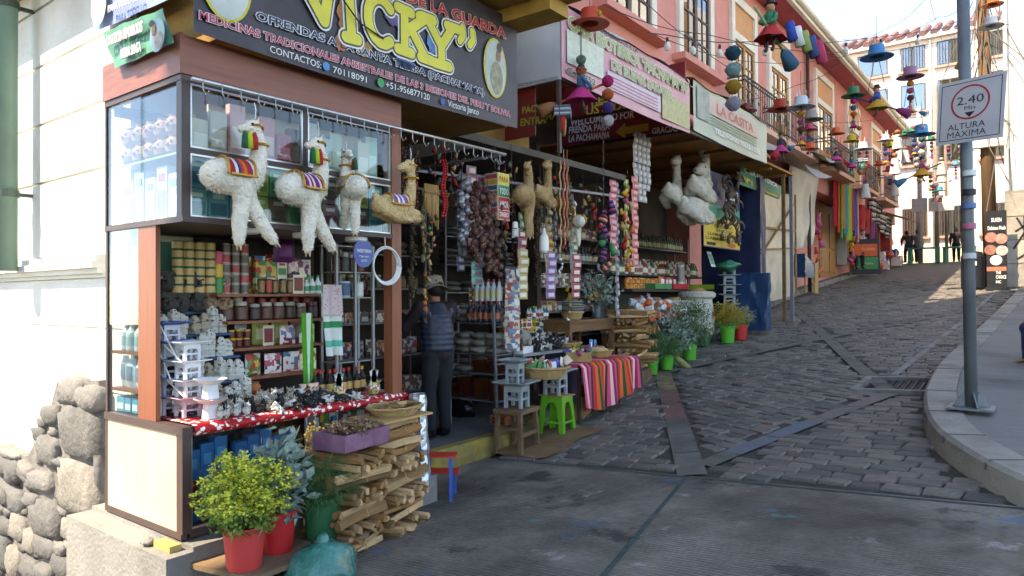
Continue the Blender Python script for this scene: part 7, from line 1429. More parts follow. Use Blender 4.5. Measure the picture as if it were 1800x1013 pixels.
for k in range(4): mb = MB(); mb.b2((XT+.004, 7.65, 4.32+k*.045), (XT+.005, 9.0, 4.335+k*.045)); mb.build('small_print', pmat('c05a6a'), b1, world=True)
b2_ = vinyl('faded_shop_banner', 'faded white and pink awning banner beyond the pink one', XB2, 10.3, 13.85, 4.28, 5.06, mat('banner_faded', 'b9b4a4', .5, .15, 1.6, c2='a8b098')); pan(b2_, 'print_field', mat('print_rose', 'c8948c', .5, .2, 5, c2='b8b4a4'), 10.9, 13.3, 4.66, 4.96, .003); pan(b2_, 'print_field', mat('print_grey', '8f948c', .5, .25, 6), 10.4, 10.9, 4.5, 5.0, .003); xt('TELE/FONO 70512 - CEL', 11.1, 4.38, .09, 13.4, WHT, b2_, bold=.02); xt('LA CASITA', 11.2, 4.72, .16, 13.0, pmat('c06a5a'), b2_, bold=.02)
for k in range(3): mb = MB(); mb.b2((XT+.004, 10.95, 4.5+k*.05), (XT+.005, 13.2, 4.515+k*.05)); mb.build('small_print', pmat('7a8a6a'), b2_, world=True)
aw = thing('awning_box', 'white sided awning box carrying the pink banner, with grey canvas folded on top', 'awning', (-4.7, 8, 4.2)); mb = MB(); mb.b2((-5.1, 6.6, 4.18), (-4.33, 6.63, 5.1)); mb.build('side_panel', mat('awning_white', 'b9b9bd', .7, .08, 3), aw, world=True)
mb = MB(); mb.grid(24, 5, lambda u, v: (-4.28-.9*v-.05*math.sin(u*12)*v, 6.6+3.7*u, 5.02+.12*math.sin(PI*min(1, v*1.6))+.06*noise.noise(Vector((u*5, v*3, 0)))+.12*v-.1*(u > .93))); mb.build('canvas', mat('canvas_grey', 'b4aca0', .85, .15, 4, .3), aw, True, world=True)
mb = MB(); [mb.bar(a, b, .04) for a, b in (((-4.36, 6.62, 3.35), (-4.36, 6.62, 4.2)), ((-4.36, 10.2, 4.25), (-6.2, 10.2, 4.3)), ((-4.36, 6.62, 4.2), (-6.5, 6.62, 4.25)), ((-4.36, 8.4, 4.22), (-6.4, 8.4, 4.25)), ((-4.36, 6.62, 4.2), (-4.36, 13.9, 4.3)))]; mb.build('frame_bars', m_dkf, aw, world=True)
mb = MB(); mb.grid(16, 3, lambda u, v: (-4.28-1.6*v, 10.25+3.75*u, 5.08+.45*v-.05*math.sin(u*9))); mb.build('second_canvas', mat('canvas_ochre', 'a87c3a', .85, .2, 3), aw, True, world=True)
# red notice under the awning
rs = thing('red_notice_board', 'dark red notice board with yellow lettering and an arrow under the awning', 'sign', (-5.3, 10.1, 4.3)); m_rd = mat('board_red', '7a1f26', .5, .2, 3)
mb = MB(); mb.b2((-6.7, 10.1, 4.3), (-4.35, 10.12, 5.3)); mb.build('board', m_rd, rs, world=True)
def yt(s_, p0, p1, h, m, **k): ptext(s_, 'y', 10.1, p0, p1, h, m, rs, lift=.004, **k)
yt('RESPETE', (1040, 184), (1115, 172), 12, YW, bold=.02); yt('USTEDES', (1030, 203), (1115, 190), 17, YW, bold=.02); yt('WELCOME GO FOR', (1003, 222), (1115, 207), 13, WHT, bold=.02); yt('FRENDA PARA', (1000, 235), (1072, 228), 12, WHT, bold=.02); yt('LA PACHAMAMA', (1000, 250), (1072, 243), 12, WHT, bold=.02); yt('GRACIAS', (1146, 236), (1192, 231), 11, WHT, bold=.03, out=BLK, outw=.04)
mb = MB()
A_, B_ = aY(1082, 232, 10.095), aY(1140, 224, 10.095); z_ = (A_.z+B_.z)/2; mb.add([(A_.x, 10.092, z_), (A_.x+.18, 10.092, z_-.13), (A_.x+.18, 10.092, z_-.06), (B_.x, 10.092, z_-.06), (B_.x, 10.092, z_+.06), (A_.x+.18, 10.092, z_+.06), (A_.x+.18, 10.092, z_+.13)], [(0, 1, 2, 3, 4, 5, 6)]); mb.build('arrow', pmat('b8a03a'), rs, world=True)
rs2 = thing('red_green_valance', 'red and green printed valance at the stall edge under the white awning side', 'sign', (-5.6, 6.9, 3.7)); mb = MB(); mb.b2((-6.3, 6.7, 3.62), (-4.75, 6.72, 4.2)); mb.build('board', mat('board_red2', '8a2228', .5, .25, 3, c2='5a2a1e'), rs2, world=True)
for s_, p0, p1, h in (('PACHA', (918, 200), (962, 193), 12), ('MAMA', (960, 212), (1000, 206), 12), ('ENTRA', (915, 222), (960, 216), 13)): ptext(s_, 'y', 6.7, p0, p1, h, pmat('a8903a'), rs2, lift=.004, bold=.03, out=pmat('2a4a2a'), outw=.05)
gsn = thing('green_hotel_sign', 'tilted green board with white and yellow lettering beyond the second shop', 'sign', (-4.9, 15.4, 4.1)); P4_ = [aX(*p, -4.95) for p in ((1303, 286), (1376, 330), (1370, 350), (1300, 324))]; mb = MB(); mb.add([tuple(p) for p in P4_]+[(p.x-.03, p.y, p.z) for p in P4_], [(3, 2, 1, 0), (4, 5, 6, 7), (0, 1, 5, 4), (1, 2, 6, 5), (2, 3, 7, 6), (3, 0, 4, 7)]); mb.build('board', pmat('24684a'), gsn, world=True)
ptext('CASA ESOTERICA', 'x', -4.94, (1308, 302), (1366, 330), 8, WHT, gsn, .02); ptext('Nº1', 'x', -4.94, (1306, 318), (1322, 327), 9, pmat('c8b030'), gsn, .03); ptext('Lucia', 'x', -4.94, (1328, 330), (1346, 338), 8, pmat('c04a3a'), gsn, .02); ptext('llamitas', 'x', -4.94, (1348, 340), (1366, 347), 5, pmat('c8b030'), gsn, .02)
# ================================================================ height limit sign on its pole
sp = thing('height_limit_sign', 'white square sign reading 2.40 Mts altura maxima on a tall grey pole', 'road sign', (-.57, 7.79, .69)); m_gal = mat('galvanised_grey', '6d7478', .5, .12, 6, .2, 40, metal=.35, dirt=.3)
p0 = Vector((-.57, 7.79, .675)); p1 = aD(1692, -60, 6.45); mb = MB(); mb.tube([p0, p1], .052, 16); pole_ = mb.build('pole', m_gal, sp, True, world=True)
mb = MB(); mb.b2((-.75, 7.61, .672), (-.39, 7.97, .69)); bp_ = mb.build('base_plate', m_gal, sp, world=True)
for a in range(4):
    d = Vector((math.cos(a*PI/2+.4), math.sin(a*PI/2+.4), 0)); mb = MB(); n_ = Vector((-d.y, d.x, 0))*.006; A, B, C_ = p0+d*.045+Vector((0, 0, .012)), p0+d*.16+Vector((0, 0, .012)), p0+d*.045+Vector((0, 0, .17)); mb.add([A-n_, B-n_, C_-n_, A+n_, B+n_, C_+n_], [(0, 1, 2), (5, 4, 3), (0, 3, 4, 1), (1, 4, 5, 2), (2, 5, 3, 0)]); mb.build('gusset', m_gal, sp, world=True)
TL, TR, BRc, BLc = aD(1645, 152, 6.52), aD(1763, 124, 5.95), aD(1763, 241, 5.95), aD(1645, 257, 6.52)
ex = ((TR-TL)+(BRc-BLc)).normalized(); ey = Vector((0, 0, 1)); ez = ex.cross(ey).normalized(); ey = ez.cross(ex); sw0 = (TR-TL).length; sh0 = ((TL-BLc).length+(TR-BRc).length)/2; MS = Matrix.Translation(BLc) @ Matrix((ex, ey, ez)).transposed().to_4x4(); shr = (BRc.z-BLc.z)/sw0
tilt = MS @ Matrix.Rotation(math.atan2((BRc-BLc).dot(ey), (BRc-BLc).dot(ex)), 4, 'Z')
mb = MB(); mb.b2((0, 0, -.004), (sw0, sh0, 0), M=None); mb.v = [tuple(tilt @ Vector(v)) for v in mb.v]; pl = mb.build('plate', mat('sign_white', 'b9bcc6', .45, .06, 3, dirt=.15), sp, world=True)
def flat(nm, m, polys, z): 
    mb = MB()
    for P in polys: mb.add([tilt @ Vector((x*sw0, y*sh0, z)) for x, y in P], [tuple(range(len(P)))])
    return mb.build(nm, m, pl)
dk = pmat('22242e'); t_ = .012
flat('border', dk, [[(.05, .05), (.95, .05), (.95, .05+t_), (.05, .05+t_)], [(.05, .95-t_), (.95, .95-t_), (.95, .95), (.05, .95)], [(.05, .05+t_), (.05+t_, .05+t_), (.05+t_, .95-t_), (.05, .95-t_)], [(.95-t_, .05+t_), (.95, .05+t_), (.95, .95-t_), (.95-t_, .95-t_)]], .001)
ringp = []; cx, cy = .5, .625; 
for k in range(40):
    a, b = 2*PI*k/40, 2*PI*(k+1)/40; ringp.append([(cx+.29*math.cos(a), cy+.27*math.sin(a)), (cx+.29*math.cos(b), cy+.27*math.sin(b)), (cx+.262*math.cos(b), cy+.243*math.sin(b)), (cx+.262*math.cos(a), cy+.243*math.sin(a))])
flat('ring', pmat('b02a34'), ringp, .0015); flat('triangle', dk, [[(.42, .47), (.5, .39), (.58, .47)]], .001)
def stx(s_, x, y, h, w_): text(s_, tilt @ Matrix.Translation((x*sw0, y*sh0, 0)), h*sh0, dk, pl, w_*sw0, .0, lift=.002)
stx('2.40', .3, .6, .135, .4); stx('Mts', .42, .51, .06, .17); stx('ALTURA', .18, .215, .1, .56); stx('MÁXIMA', .18, .09, .1, .58)
mb = MB(); mb.box(aD(1690, 118, 6.5), (.1, .02, .07), (0, .5, .6)); mb.build('bracket', pmat('8a6a2a'), sp, world=True)
for i, (y, c) in enumerate(((305, 'c8ccd0'), (338, '20242c'), (362, '4a6aa0'), (398, 'b05a78'), (450, 'b0b4b8'))):
    p = aD(1704, y, 6.42); mb = MB(); mb.tube([p+Vector((.0, 0, -.025)), p+Vector((0, 0, .025))], .0535, 16, cap=False); o = mb.build('sticker', pmat(c), sp, True, world=True)
# ================================================================ hanging hat lamps and witches over the street
def cone_hat(c, spikes=0):
    mb = MB(); mb.lathe([(.0, .17), (.085, .17), (.1, .165), (.115, .02), (.118, .012), (.225, -.004), (.228, -.012), (.11, .0), (.1, .0)], 22, cap=False); return mb.mesh('hat', pmat(c, .6), True)
_H = {}
cordm = pmat('3a3028')
def doll(t, z, s_, cs, rz, seed):
    """small witch riding a broom, hung from the hat"""
    q = random.Random(seed); M2 = Matrix.Translation((0, 0, z)) @ Matrix.Rotation(rz, 4, 'Z') @ Matrix.Scale(s_, 4)
    def P(nm, m, mb, sm_=True): mb.v = [tuple(M2 @ Vector(v)) for v in mb.v]; mb.build(nm, m, t, sm_)
    mb = MB(); mb.grid(16, 4, lambda u, v: ((.03+.13*v)*math.cos(u*6.283)*(1+.12*math.sin(u*40)*v), (.03+.1*v)*math.sin(u*6.283)*(1+.12*math.sin(u*40)*v), .1-.14*v)); P('skirt', pmat(cs[0], .85), mb)
    mb = MB(); mb.tube([(0, 0, .09), (0, 0, .2)], [.05, .042], 8); mb.tube([(0, .04, .18), (.06, .07, .11), (.1, .02, .07)], [.02, .018, .014], 6); mb.tube([(0, -.04, .18), (.06, -.07, .11), (.1, -.02, .07)], [.02, .018, .014], 6); P('blouse', pmat(cs[1], .85), mb)
    mb = MB(); mb.ball((.005, 0, .24), .04, 8, 6); mb.ball((.043, 0, .238), .012, 5, 4); P('head', pmat('b8825e'), mb)
    mb = MB(); mb.lathe([(.06, .265), (.04, .27), (.036, .31), (0, .32)], 10); P('bowler', pmat('1a1a20'), mb)
    mb = MB(); mb.tube([(-.28, 0, -.09), (.3, 0, .16)], .013, 6); P('broomstick', pmat(cs[2], .7), mb)
    mb = MB(); mb.tube([(-.24, 0, -.075), (-.3, 0, -.1), (-.42, 0, -.17)], [.02, .05, .075], 8); P('bristles', pmat(cs[3], .9), mb)
    mb = MB(); mb.tube([(0, .03, -.02), (.02, .03, -.13)], .014, 5); mb.tube([(0, -.03, -.02), (.02, -.03, -.13)], .014, 5); mb.ball((.035, .03, -.135), .02, 5, 4); mb.ball((.035, -.03, -.135), .02, 5, 4); P('legs', pmat('4a3a38'), mb)
def poms(t, x, z, cs, r_=.05):
    for i, c in enumerate(cs):
        key = ('pom', c)
        if key not in _H:
            mb = MB(); mb.ball((0, 0, 0), 1, 12, 9); mb.v = [tuple(Vector(v)*(1+.16*noise.noise(Vector(v)*9))) for v in mb.v]; _H[key] = mb.mesh('pompom', mat('pom_'+c, c, .95, .25, 9, .9, 30), True)
        o = ob('pompom', _H[key], t, loc=(x, 0, z-i*r_*2.15)); o.scale = (r_, r_, r_*.92)
def hat(label, px, py, d, c, hang, cs, rz, seed, s_=1., spikes=0):
    p = aD(px, py, d); t = thing('hat_lamp', label, 'hanging hat', p, rz, 'hats hung over the street'); t.scale = (s_,)*3
    if c not in _H: _H[c] = cone_hat(c)
    ob('hat', _H[c], t)
    mb = MB(); mb.tube([(0, 0, .17), (0, 0, .6)], .004, 4)
    if hang: mb.tube([(0, -.02, .02), (0, -.13, -.55)], .005, 4); mb.tube([(0, .02, .02), (0, .13, -.55)], .005, 4)
    mb.build('cord', cordm, t)
    poms(t, .1, .1, (cs[4],), .045)
    for k in range(spikes): mb = MB(); a = k*2.1; mb.tube([(.07*math.cos(a), .07*math.sin(a), .16), (.09*math.cos(a), .09*math.sin(a), .28)], [.012, .008], 5); mb.build('spike', pmat('d0d0d0' if k else 'c8a04a'), t)
    if hang == 'doll': doll(t, -.72, 1.0, cs, 1.3, seed)
    elif hang == 'poms': poms(t, 0, -.12, cs[:3], .06); doll(t, -.62, .6, cs, .4, seed)
    elif hang == 'tassel':
        for k in range(4): mb = MB(); mb.tube([(.05*(k-1.5), .02*(k % 2), -.3), (.05*(k-1.5), .02*(k % 2), -.52)], [.03, .035], 6); mb.build('tassel', pmat(cs[k], .9), t, True)
        mb = MB(); mb.b2((-.12, -.07, -.32), (.12, .07, -.22)); mb.build('purse', stripes('purse_stripe', ('2a6a8a', '8a3a6a', '3a9a8a', 'c8b8b0'), 2, .05), t)
    return t
CS = [('b02a6a', '3a6a8a', 'c0642a', '8a5a3a', 'c8a02a'), ('b02a2a', '2f7a58', '8aa078', '3a6a8a', '2a5a6a'), ('b8862a', '2a4a8a', '3a3a6a', '7a2a5a', 'b02a4a'), ('c03a7a', '3a3a4a', 'c85a28', 'b02a3a', '7a9a3a'), ('c8862a', 'b05a7a', '6a3a28', '2a6a8a', 'c8c8c0')]
hat('large red hat lamp with pink skirted witch before the pink banner', 1037, 42, 8.1, 'b5361f', None, CS[0], .2, 1)
h1 = bpy.data.objects['hat_lamp']
t = thing('witch_doll', 'witch doll in magenta skirt on a broom under the large red hat', 'doll', aD(1022, 170, 8.0), .5); doll(t, 0, 1.15, CS[0], .2, 2); mb = MB(); mb.tube([(0, -.1, .78), (0, -.16, .1)], .005, 4); mb.tube([(0, .1, .78), (0, .16, .1)], .005, 4); mb.build('cord', cordm, t); poms(t, .0, .42, ('7a8a7a', 'b8603a'), .06); poms(t, .3, .16, ('c8286a', 'c8642a', '4a2a7a', 'b8b0b4'), .07)
for k, c in enumerate(('a02a2a', 'c8782a', 'b8b83a', '2a7a7a')): mb = MB(); mb.tube([(-.2, -.09+.06*k, -.22), (-.22, -.09+.06*k, -.42)], [.03, .036], 6); mb.build('tassel', pmat(c, .9), t, True)
mb = MB(); mb.b2((-.3, -.13, -.24), (-.12, .13, -.12)); mb.build('purse', stripes('purse_stripe', ('2a6a8a', '8a3a6a', '3a9a8a', 'c8b8b0'), 2, .05), t)
t = thing('witch_doll', 'large witch doll in red skirt on a broom high before the eaves', 'doll', aD(1355, 62, 7.6), .7); doll(t, 0, 1.25, CS[1], -2.4, 3); poms(t, -.42, -.2, ('1f4a5a', '7a9a9a', 'a87c1e', '9a94a4'), .085); mb = MB(); mb.tube([(0, 0, .3), (0, 0, 1.2)], .006, 4); mb.build('cord', cordm, t)
for k, c in enumerate(('2a4aa0', 'c8c8c4', '8a9a58', '3a4a7a', 'b03a5a')): mb = MB(); mb.tube([(.25+.08*k, .1, .18-.05*k), (.3+.08*k, .1, -.02-.06*k)], [.05, .06], 6); mb.build('ribbon', pmat(c, .9), t, True)
for i, (nm, x, y, w_, c, hg_, k, sp_) in enumerate((('maroon', 1313, 195, 34, '7a2a36', 'poms', 1, 2), ('brick red', 1372, 192, 46, 'a0301e', 'doll', 3, 2), ('pale grey', 1408, 188, 48, 'b4bcc4', 'poms', 4, 4), ('flat grey', 1426, 210, 40, '8a8680', None, 0, 0), ('rose pink', 1423, 228, 28, 'b03a5a', 'poms', 2, 0), ('bright orange', 1424, 262, 30, 'c8501e', None, 1, 0),
        ('bottle green', 1500, 168, 40, '1f6a4a', 'poms', 0, 1), ('sky blue', 1541, 100, 55, '2f78b0', 'doll', 2, 1), ('mauve', 1600, 135, 45, '9a6a88', 'poms', 4, 2), ('orange', 1470, 235, 28, 'c0561e', 'doll', 3, 0), ('yellow', 1497, 248, 28, 'b8a02a', 'doll', 0, 0), ('white', 1517, 262, 32, 'b8bcc0', 'tassel', 1, 2),
        ('off white', 1556, 247, 28, 'c8ccd0', 'poms', 2, 3), ('small white', 1573, 247, 22, 'c0c4c8', 'poms', 0, 2), ('lemon', 1565, 258, 22, 'b8a428', 'tassel', 3, 0), ('emerald', 1592, 238, 24, '1f7050', None, 1, 0), ('sea green', 1607, 232, 28, '24785a', 'poms', 2, 0), ('bright blue', 1620, 236, 44, '3a86b8', 'doll', 4, 2),
        ('dark teal', 1637, 246, 22, '1f6a60', 'poms', 0, 0), ('small teal', 1650, 296, 18, '1f7a6a', 'tassel', 1, 0), ('pale blue', 1680, 290, 18, '4a90b8', 'poms', 3, 0), ('rust', 1563, 300, 22, 'a8442a', 'tassel', 2, 0), ('coral', 1545, 290, 20, 'b84a3a', 'poms', 4, 0), ('turquoise', 1652, 335, 18, '2a8a9a', 'tassel', 0, 0), ('violet', 1640, 330, 16, '6a4a8a', 'poms', 1, 0), ('tangerine', 1745, 8, 34, 'c05a1e', None, 2, 0), ('snow white', 1742, 46, 40, 'c8c8c8', None, 3, 0))):
    hat('%s hat lamp %s in the rows over the street' % (nm, {'doll': 'with broom riding witch', 'poms': 'with pompoms and small witch', 'tassel': 'with striped purse and tassels', None: 'hanging by itself'}[hg_]), x, y, .456*F_PX/w_, c, hg_, CS[k], .3*i, i+10, spikes=sp_)
q = random.Random(15); FC = ['8a4238', 'a88a48', '3f6a58', '4f7490', 'b0aca6', '8a4a64', 'a8684a', '5f4a6a', 'c0b8b0', '9a8a80']
for i in range(28):                                 # dangling wool strings farther up the hill
    x, y = q.uniform(1465, 1690), q.uniform(235, 330); d = q.uniform(20, 34); p = aD(x, y, d); t = thing('pompom_string', 'string of bright pompoms in the far thicket over the street', 'pompoms', p, q.uniform(0, 6), 'far pompom strings'); mb = MB(); mb.tube([(0, 0, .7), (0, 0, -.7)], .006, 4); mb.build('cord', cordm, t)
    poms(t, 0, .2, [FC[q.randrange(10)] for _ in range(q.randrange(2, 6))], q.uniform(.05, .1))
    if i % 3 == 0:
        mb = MB(); mb.grid(8, 5, lambda u, v: ((.1+.08*v)*math.cos(u*6.283), (.1+.08*v)*math.sin(u*6.283), .1-.5*v)); mb.build('plastic_wrap', mat('wrap_clear', 'b8b4ae', .3, .15, 5), t, True)
# ---- wires and festoon bulbs
def wire(pts, r_=.006, nm='overhead_wire', label='', sag=0.):
    P = [aD(*p) for p in pts]; out = []
    for a, b in zip(P, P[1:]):
        for k in range(6): t_ = k/6; out.append(a.lerp(b, t_)-Vector((0, 0, sag*4*t_*(1-t_))))
    mb = MB(); mb.tube(out+[P[-1]], r_, 4); return tag(mb.build(nm, BLK), label, 'wire')
FEST = [(1138, 58, 9), (1173, 62, 9.2), (1218, 70, 9.4), (1265, 75, 9.7), (1345, 73, 10.2), (1427, 78, 10.8), (1487, 72, 11.3), (1548, 65, 11.8), (1613, 57, 12.4), (1692, 45, 13)]
wire(FEST, .007, 'festoon_wire', 'black festoon cable with bulbs crossing the street')
for i, (x, y, d) in enumerate(FEST[1:-1]):
    t = thing('festoon_bulb', 'clear bulb, %s along the festoon cable from the pink facade' % ORD[i], 'bulb', aD(x, y+4, d), 0, 'festoon bulbs'); mb = MB(); mb.lathe([(.016, .0), (.02, -.02), (.02, -.06), (0, -.06)], 8); mb.build('socket', BLK, t, True); mb = MB(); mb.lathe([(.016, -.06), (.04, -.1), (.045, -.13), (.03, -.17), (0, -.18)], 10); mb.build('globe', pmat('d0ccc0', .2), t, True)
for i, pts in enumerate(([(1060, 8, 9), (1240, 60, 10), (1480, 92, 12)], [(1130, 0, 10), (1300, 130, 13), (1430, 270, 19)], [(1480, 70, 14), (1560, 50, 14), (1625, 0, 13)], [(1530, 80, 16), (1650, 30, 14), (1700, 5, 13)], [(1635, 0, 13), (1650, 45, 20), (1665, 110, 28)], [(1700, 60, 20), (1760, 40, 18), (1800, 32, 12)], [(1150, 60, 10), (1330, 110, 12.5), (1500, 95, 14), (1700, 60, 16)], [(1280, 180, 15), (1400, 150, 15), (1480, 110, 15)], [(1440, 215, 18), (1560, 205, 20), (1690, 200, 24)], [(1450, 260, 22), (1560, 268, 24), (1690, 255, 26)])): wire(pts, .006, 'overhead_wire', 'thin dark wire over the street, %s of the web' % ORD[i], .08)
# ---- poles at the far end and by the white house
up = thing('utility_pole', 'wooden utility pole with a tangle of cables beside the white house', 'pole', (-1.3, 25.6, 1.9)); mb = MB(); mb.tube([(-1.32, 25.6, 1.85), (-1.5, 25.6, 13)], [.2, .15], 12); mb.build('pole', mat('pole_wood', '6e5238', .9, .25, 3, stretch=(4, 4, .3)), up, True, world=True)
mb = MB(); q = random.Random(1)
for k in range(26): a = Vector((-1.45+q.gauss(0, .1), 25.4, 12+q.uniform(-4, .5))); b = a+Vector((q.gauss(-.1, .7), q.uniform(-1, 1), q.uniform(-5, -1))); mb.tube([a, a.lerp(b, .5)+Vector((q.gauss(0, .3), 0, -.4)), b], .018, 4)
mb.build('cable_tangle', mat('cable_grey', '5c5550', .8, .3), up, world=True); mb = MB(); mb.b2((-1.8, 25.2, 7.5), (-1.2, 25.5, 8.2)); mb.b2((-1.9, 25.25, 6.1), (-.95, 25.5, 6.7)); mb.build('junction_box', m_wh, up, world=True)
for i, (x, y, r_, h, c) in enumerate(((-4.39, 41.3, .11, 9, '8a7c70'), (-3.95, 41, .08, 7, '7a6a60'), (-5.1, 41.0, .12, 8, '9a9694'))):
    t = thing('street_post', '%s at the head of the street' % ('concrete post with posters', 'slim brown post beside the concrete one', 'grey lamp post behind the walkers')[i], 'post', (x, y, 3.25)); mb = MB(); mb.tube([(0, 0, 0), (0, 0, h)], [r_, r_*.8], 10); mb.build('shaft', mat('post_'+c, c, .9, .2, 4), t, True)
    mb = MB(); mb.b2((-.35, -r_-.04, 2.6), (.35, -r_-.01, 3.3)); mb.build('small_sign', pmat(('c8c4bc', 'b8b4b0', '8a8a8a')[i]), t)
# ---- banner stand, bin
bs2 = thing('roll_up_banner', 'black roll up banner with five food pictures by the stone wall', 'banner stand', (-1.2, 24.4, 1.85)); A = aY(1733, 372, 24.4); B = aY(1771, 505, 24.4); x0, x1, z0, z1 = A.x, B.x, 1.9, A.z; mb = MB(); mb.b2((x0, 24.4, z0), (x1, 24.43, z1)); mb.build('panel', mat('rollup_black', '17151a', .45, .2), bs2, world=True); mb = MB(); mb.b2((x0-.03, 24.3, z0-.08), (x1+.03, 24.55, z0)); mb.build('base', BLK, bs2, world=True)
for s_, y, y2, a, b in (('SILKEN', 390, 7, .25, .75), ('Delicious Meals', 404, 7, .08, .95), ('THE', 482, 5, .45, .7), ('CHOICE', 490, 6, .45, .95), ('INC', 498, 5, .45, .7)):
    zz = aY(1750, y, 24.4).z; text(s_, frame((x0+(x1-x0)*a, 24.399, zz), (1, 0, 0), (0, 0, 1)), y2*.0162, WHT, bs2, (x1-x0)*(b-a), .02)
for i, (x, y) in enumerate(((1742, 418), (1760, 420), (1741, 440), (1761, 441), (1751, 458))): p = aY(x, y, 24.4); mb = MB(); mb.lathe([(0, .012), (.14, .01), (.15, 0)], 16, M=Matrix.Translation((p.x, 24.395, p.z)) @ Matrix.Rotation(PI/2, 4, 'X')); mb.build('dish_picture', mat('dish_%d' % i, ('a86a5a', 'b07868', '8a5a48', 'a09a90', 'b8b0a8')[i], .5, .4, 14), bs2, True, world=True)
p = aY(1751, 473, 24.4); mb = MB(); mb.b2((p.x-.22, 24.39, p.z-.06), (p.x+.24, 24.398, p.z+.06)); mb.build('label_strip', pmat('b8664a'), bs2, world=True)
t = thing('black_bin', 'black rounded waste bin behind the banner stand', 'bin', (-1.75, 24.9, 1.8)); mb = MB(); mb.lathe([(.26, 0), (.3, .1), (.3, 1.0), (.24, 1.15), (0, 1.2)], 16); mb.build('barrel', BLK, t, True); mb = MB(); mb.box((.0, -.3, .8), (.25, .02, .12)); mb.build('label_plate', WHT, t)
# ================================================================ stalls farther up the hill
tp = thing('tarp_stall', 'closed market stall wrapped in beige plastic sheeting beyond the second shop', 'stall', (-6.2, 19.8, 1.3)); m_pl = mat('plastic_beige', 'a3927c', .45, .15, 2.5, .6, 6, c2='bcae98'); m_pl2 = mat('plastic_grey', 'a49c90', .4, .15, 2, .5, 5)
mb = MB(); mb.grid(14, 14, lambda u, v: (-6.0+.06*noise.noise(Vector((u*5, v*5, 0))), 18.4+3.4*u, 1.45+3.0*v+.25*u)); mb.grid(8, 12, lambda u, v: (-6.9+.9*u, 18.4+.05*noise.noise(Vector((u*5, v*5, 4))), 1.45+3.0*v)); mb.build('front_sheet', m_pl, tp, True, world=True)
mb = MB(); mb.grid(14, 14, lambda u, v: (-6.3+.12*noise.noise(Vector((u*6, v*3, 2)))+.25*v, 21.8+3.3*u, 3.0+.4*u+(3.1-.3*u)*v)); mb.grid(12, 4, lambda u, v: (-5.9-.8*v, 21.5+3.6*u, 6.0+.35*v+.1*noise.noise(Vector((u*6, v*3, 2))))); mb.build('draped_sheet', m_pl2, tp, True, world=True)
mb = MB(); [mb.bar(a, b, .05) for a, b in (((-5.95, 18.4, 1.4), (-5.95, 18.4, 4.5)), ((-5.95, 21.8, 1.7), (-5.95, 21.8, 4.7)), ((-5.93, 18.5, 2.9), (-5.93, 21.7, 3.1)), ((-5.93, 18.5, 3.5), (-5.93, 21.7, 3.6)), ((-5.93, 18.6, 2.8), (-5.93, 21.6, 4.4)))]; mb.build('frame_bars', mat('bar_wood', '8a6a42', .8, .2), tp, world=True)
mb = MB(); mb.grid(10, 3, lambda u, v: (-5.0-1.2*v, 14.2+8*u, 5.1+.7*v-.15*math.sin(u*10))); tag(mb.build('grey_awning', m_pl2, None, True), 'sagging grey plastic awning above the tarp covered stall', 'awning')
mb = MB(); mb.grid(10, 3, lambda u, v: (-5.3-1.0*v, 22.5+3.5*u, 5.9+.5*v-.1*math.sin(u*8))); tag(mb.build('grey_umbrella_awning', m_pl2, None, True), 'translucent grey awning above the scarf stall', 'awning')
t = thing('wrapped_chair', 'wooden seat wrapped in light blue tarpaulin beside the tarp stall', 'seat', (-6.3, 23.6, 1.75)); mb = MB(); mb.grid(8, 8, lambda u, v: (-.3+.6*u+.04*noise.noise(Vector((u*6, v*6, 0))), -.6+.1*noise.noise(Vector((v*6, u, 0)))+.02, .5+.75*v)); mb.grid(8, 4, lambda u, v: (.3, -.6+1.1*u, .5+.75*v-.35*u*v)); mb.build('blue_wrap', m_tl, t, True)
for a, b, nm in (((.24, .5, 0), (.32, .9, 1.0), 'side_board'), ((-.3, -.55, 0), (-.25, -.5, .5), 'leg'), ((.25, -.55, 0), (.3, -.5, .5), 'leg')): mb = MB(); mb.b2(a, b); mb.build(nm, mat('chair_wood', 'a8824e', .7, .15), t)
# scarves, jumpers and rugs
SCF = [('a02028', 'red'), ('b8452a', 'orange red'), ('5a8a3a', 'leaf green'), ('c06a2a', 'orange'), ('24808a', 'teal'), ('8aa03a', 'lime'), ('b03050', 'crimson'), ('2a5a8a', 'blue'), ('c08aa0', 'pink')]
for i, (c, nm) in enumerate(SCF):
    y = 27.4+i*.42; mb = MB(); mb.grid(6, 8, lambda u, v: (-6.1+.06*math.sin(u*9+i)+.05*i*.2, y-.2+.4*u*(1-.1*v), 5.9-(1.7+.2*(i % 3))*v)); tag(mb.build('hanging_scarf', mat('scarf_'+c, c, .9, .2, 6, stretch=(1, 6, .4)), None, True), 'long %s scarf hanging in the row at the scarf stall' % nm, 'scarf', 'scarves at the scarf stall')
def jumper(label, p, c, s_=1., patt=None):
    t = thing('hanging_jumper', label, 'jumper', p, PI/2*0, 'jumpers at the upper stall'); m_ = patt or mat('knit_'+c, c, .9, .25, 12, .4, 40); mb = MB()
    def half(sx): return lambda u, v: (sx*(.09*math.sin(PI*u))*(1-.3*v), -.32+.64*u, -.75*v)
    mb.grid(8, 6, half(1)); mb.grid(8, 6, lambda u, v: half(-1)(1-u, v)); mb.build('body', m_, t, True)
    for s2 in (-1, 1): mb = MB(); mb.tube([(0, s2*.3, -.03), (0, s2*.42, -.3), (0, s2*.44, -.62)], [.09, .075, .055], 8); mb.build('sleeve', m_, t, True)
    t.scale = (s_,)*3
ALP = stripes('alpaca_pattern', ('2a2a30', '8a8a8a', 'b8b4ac', '2a2a30', '6a3a3a', 'b8b4ac'), 2, .35); ALP2 = stripes('alpaca_dark', ('1a1a1e', '6a6a70', '1a1a1e', 'a8a4a0'), 2, .28)
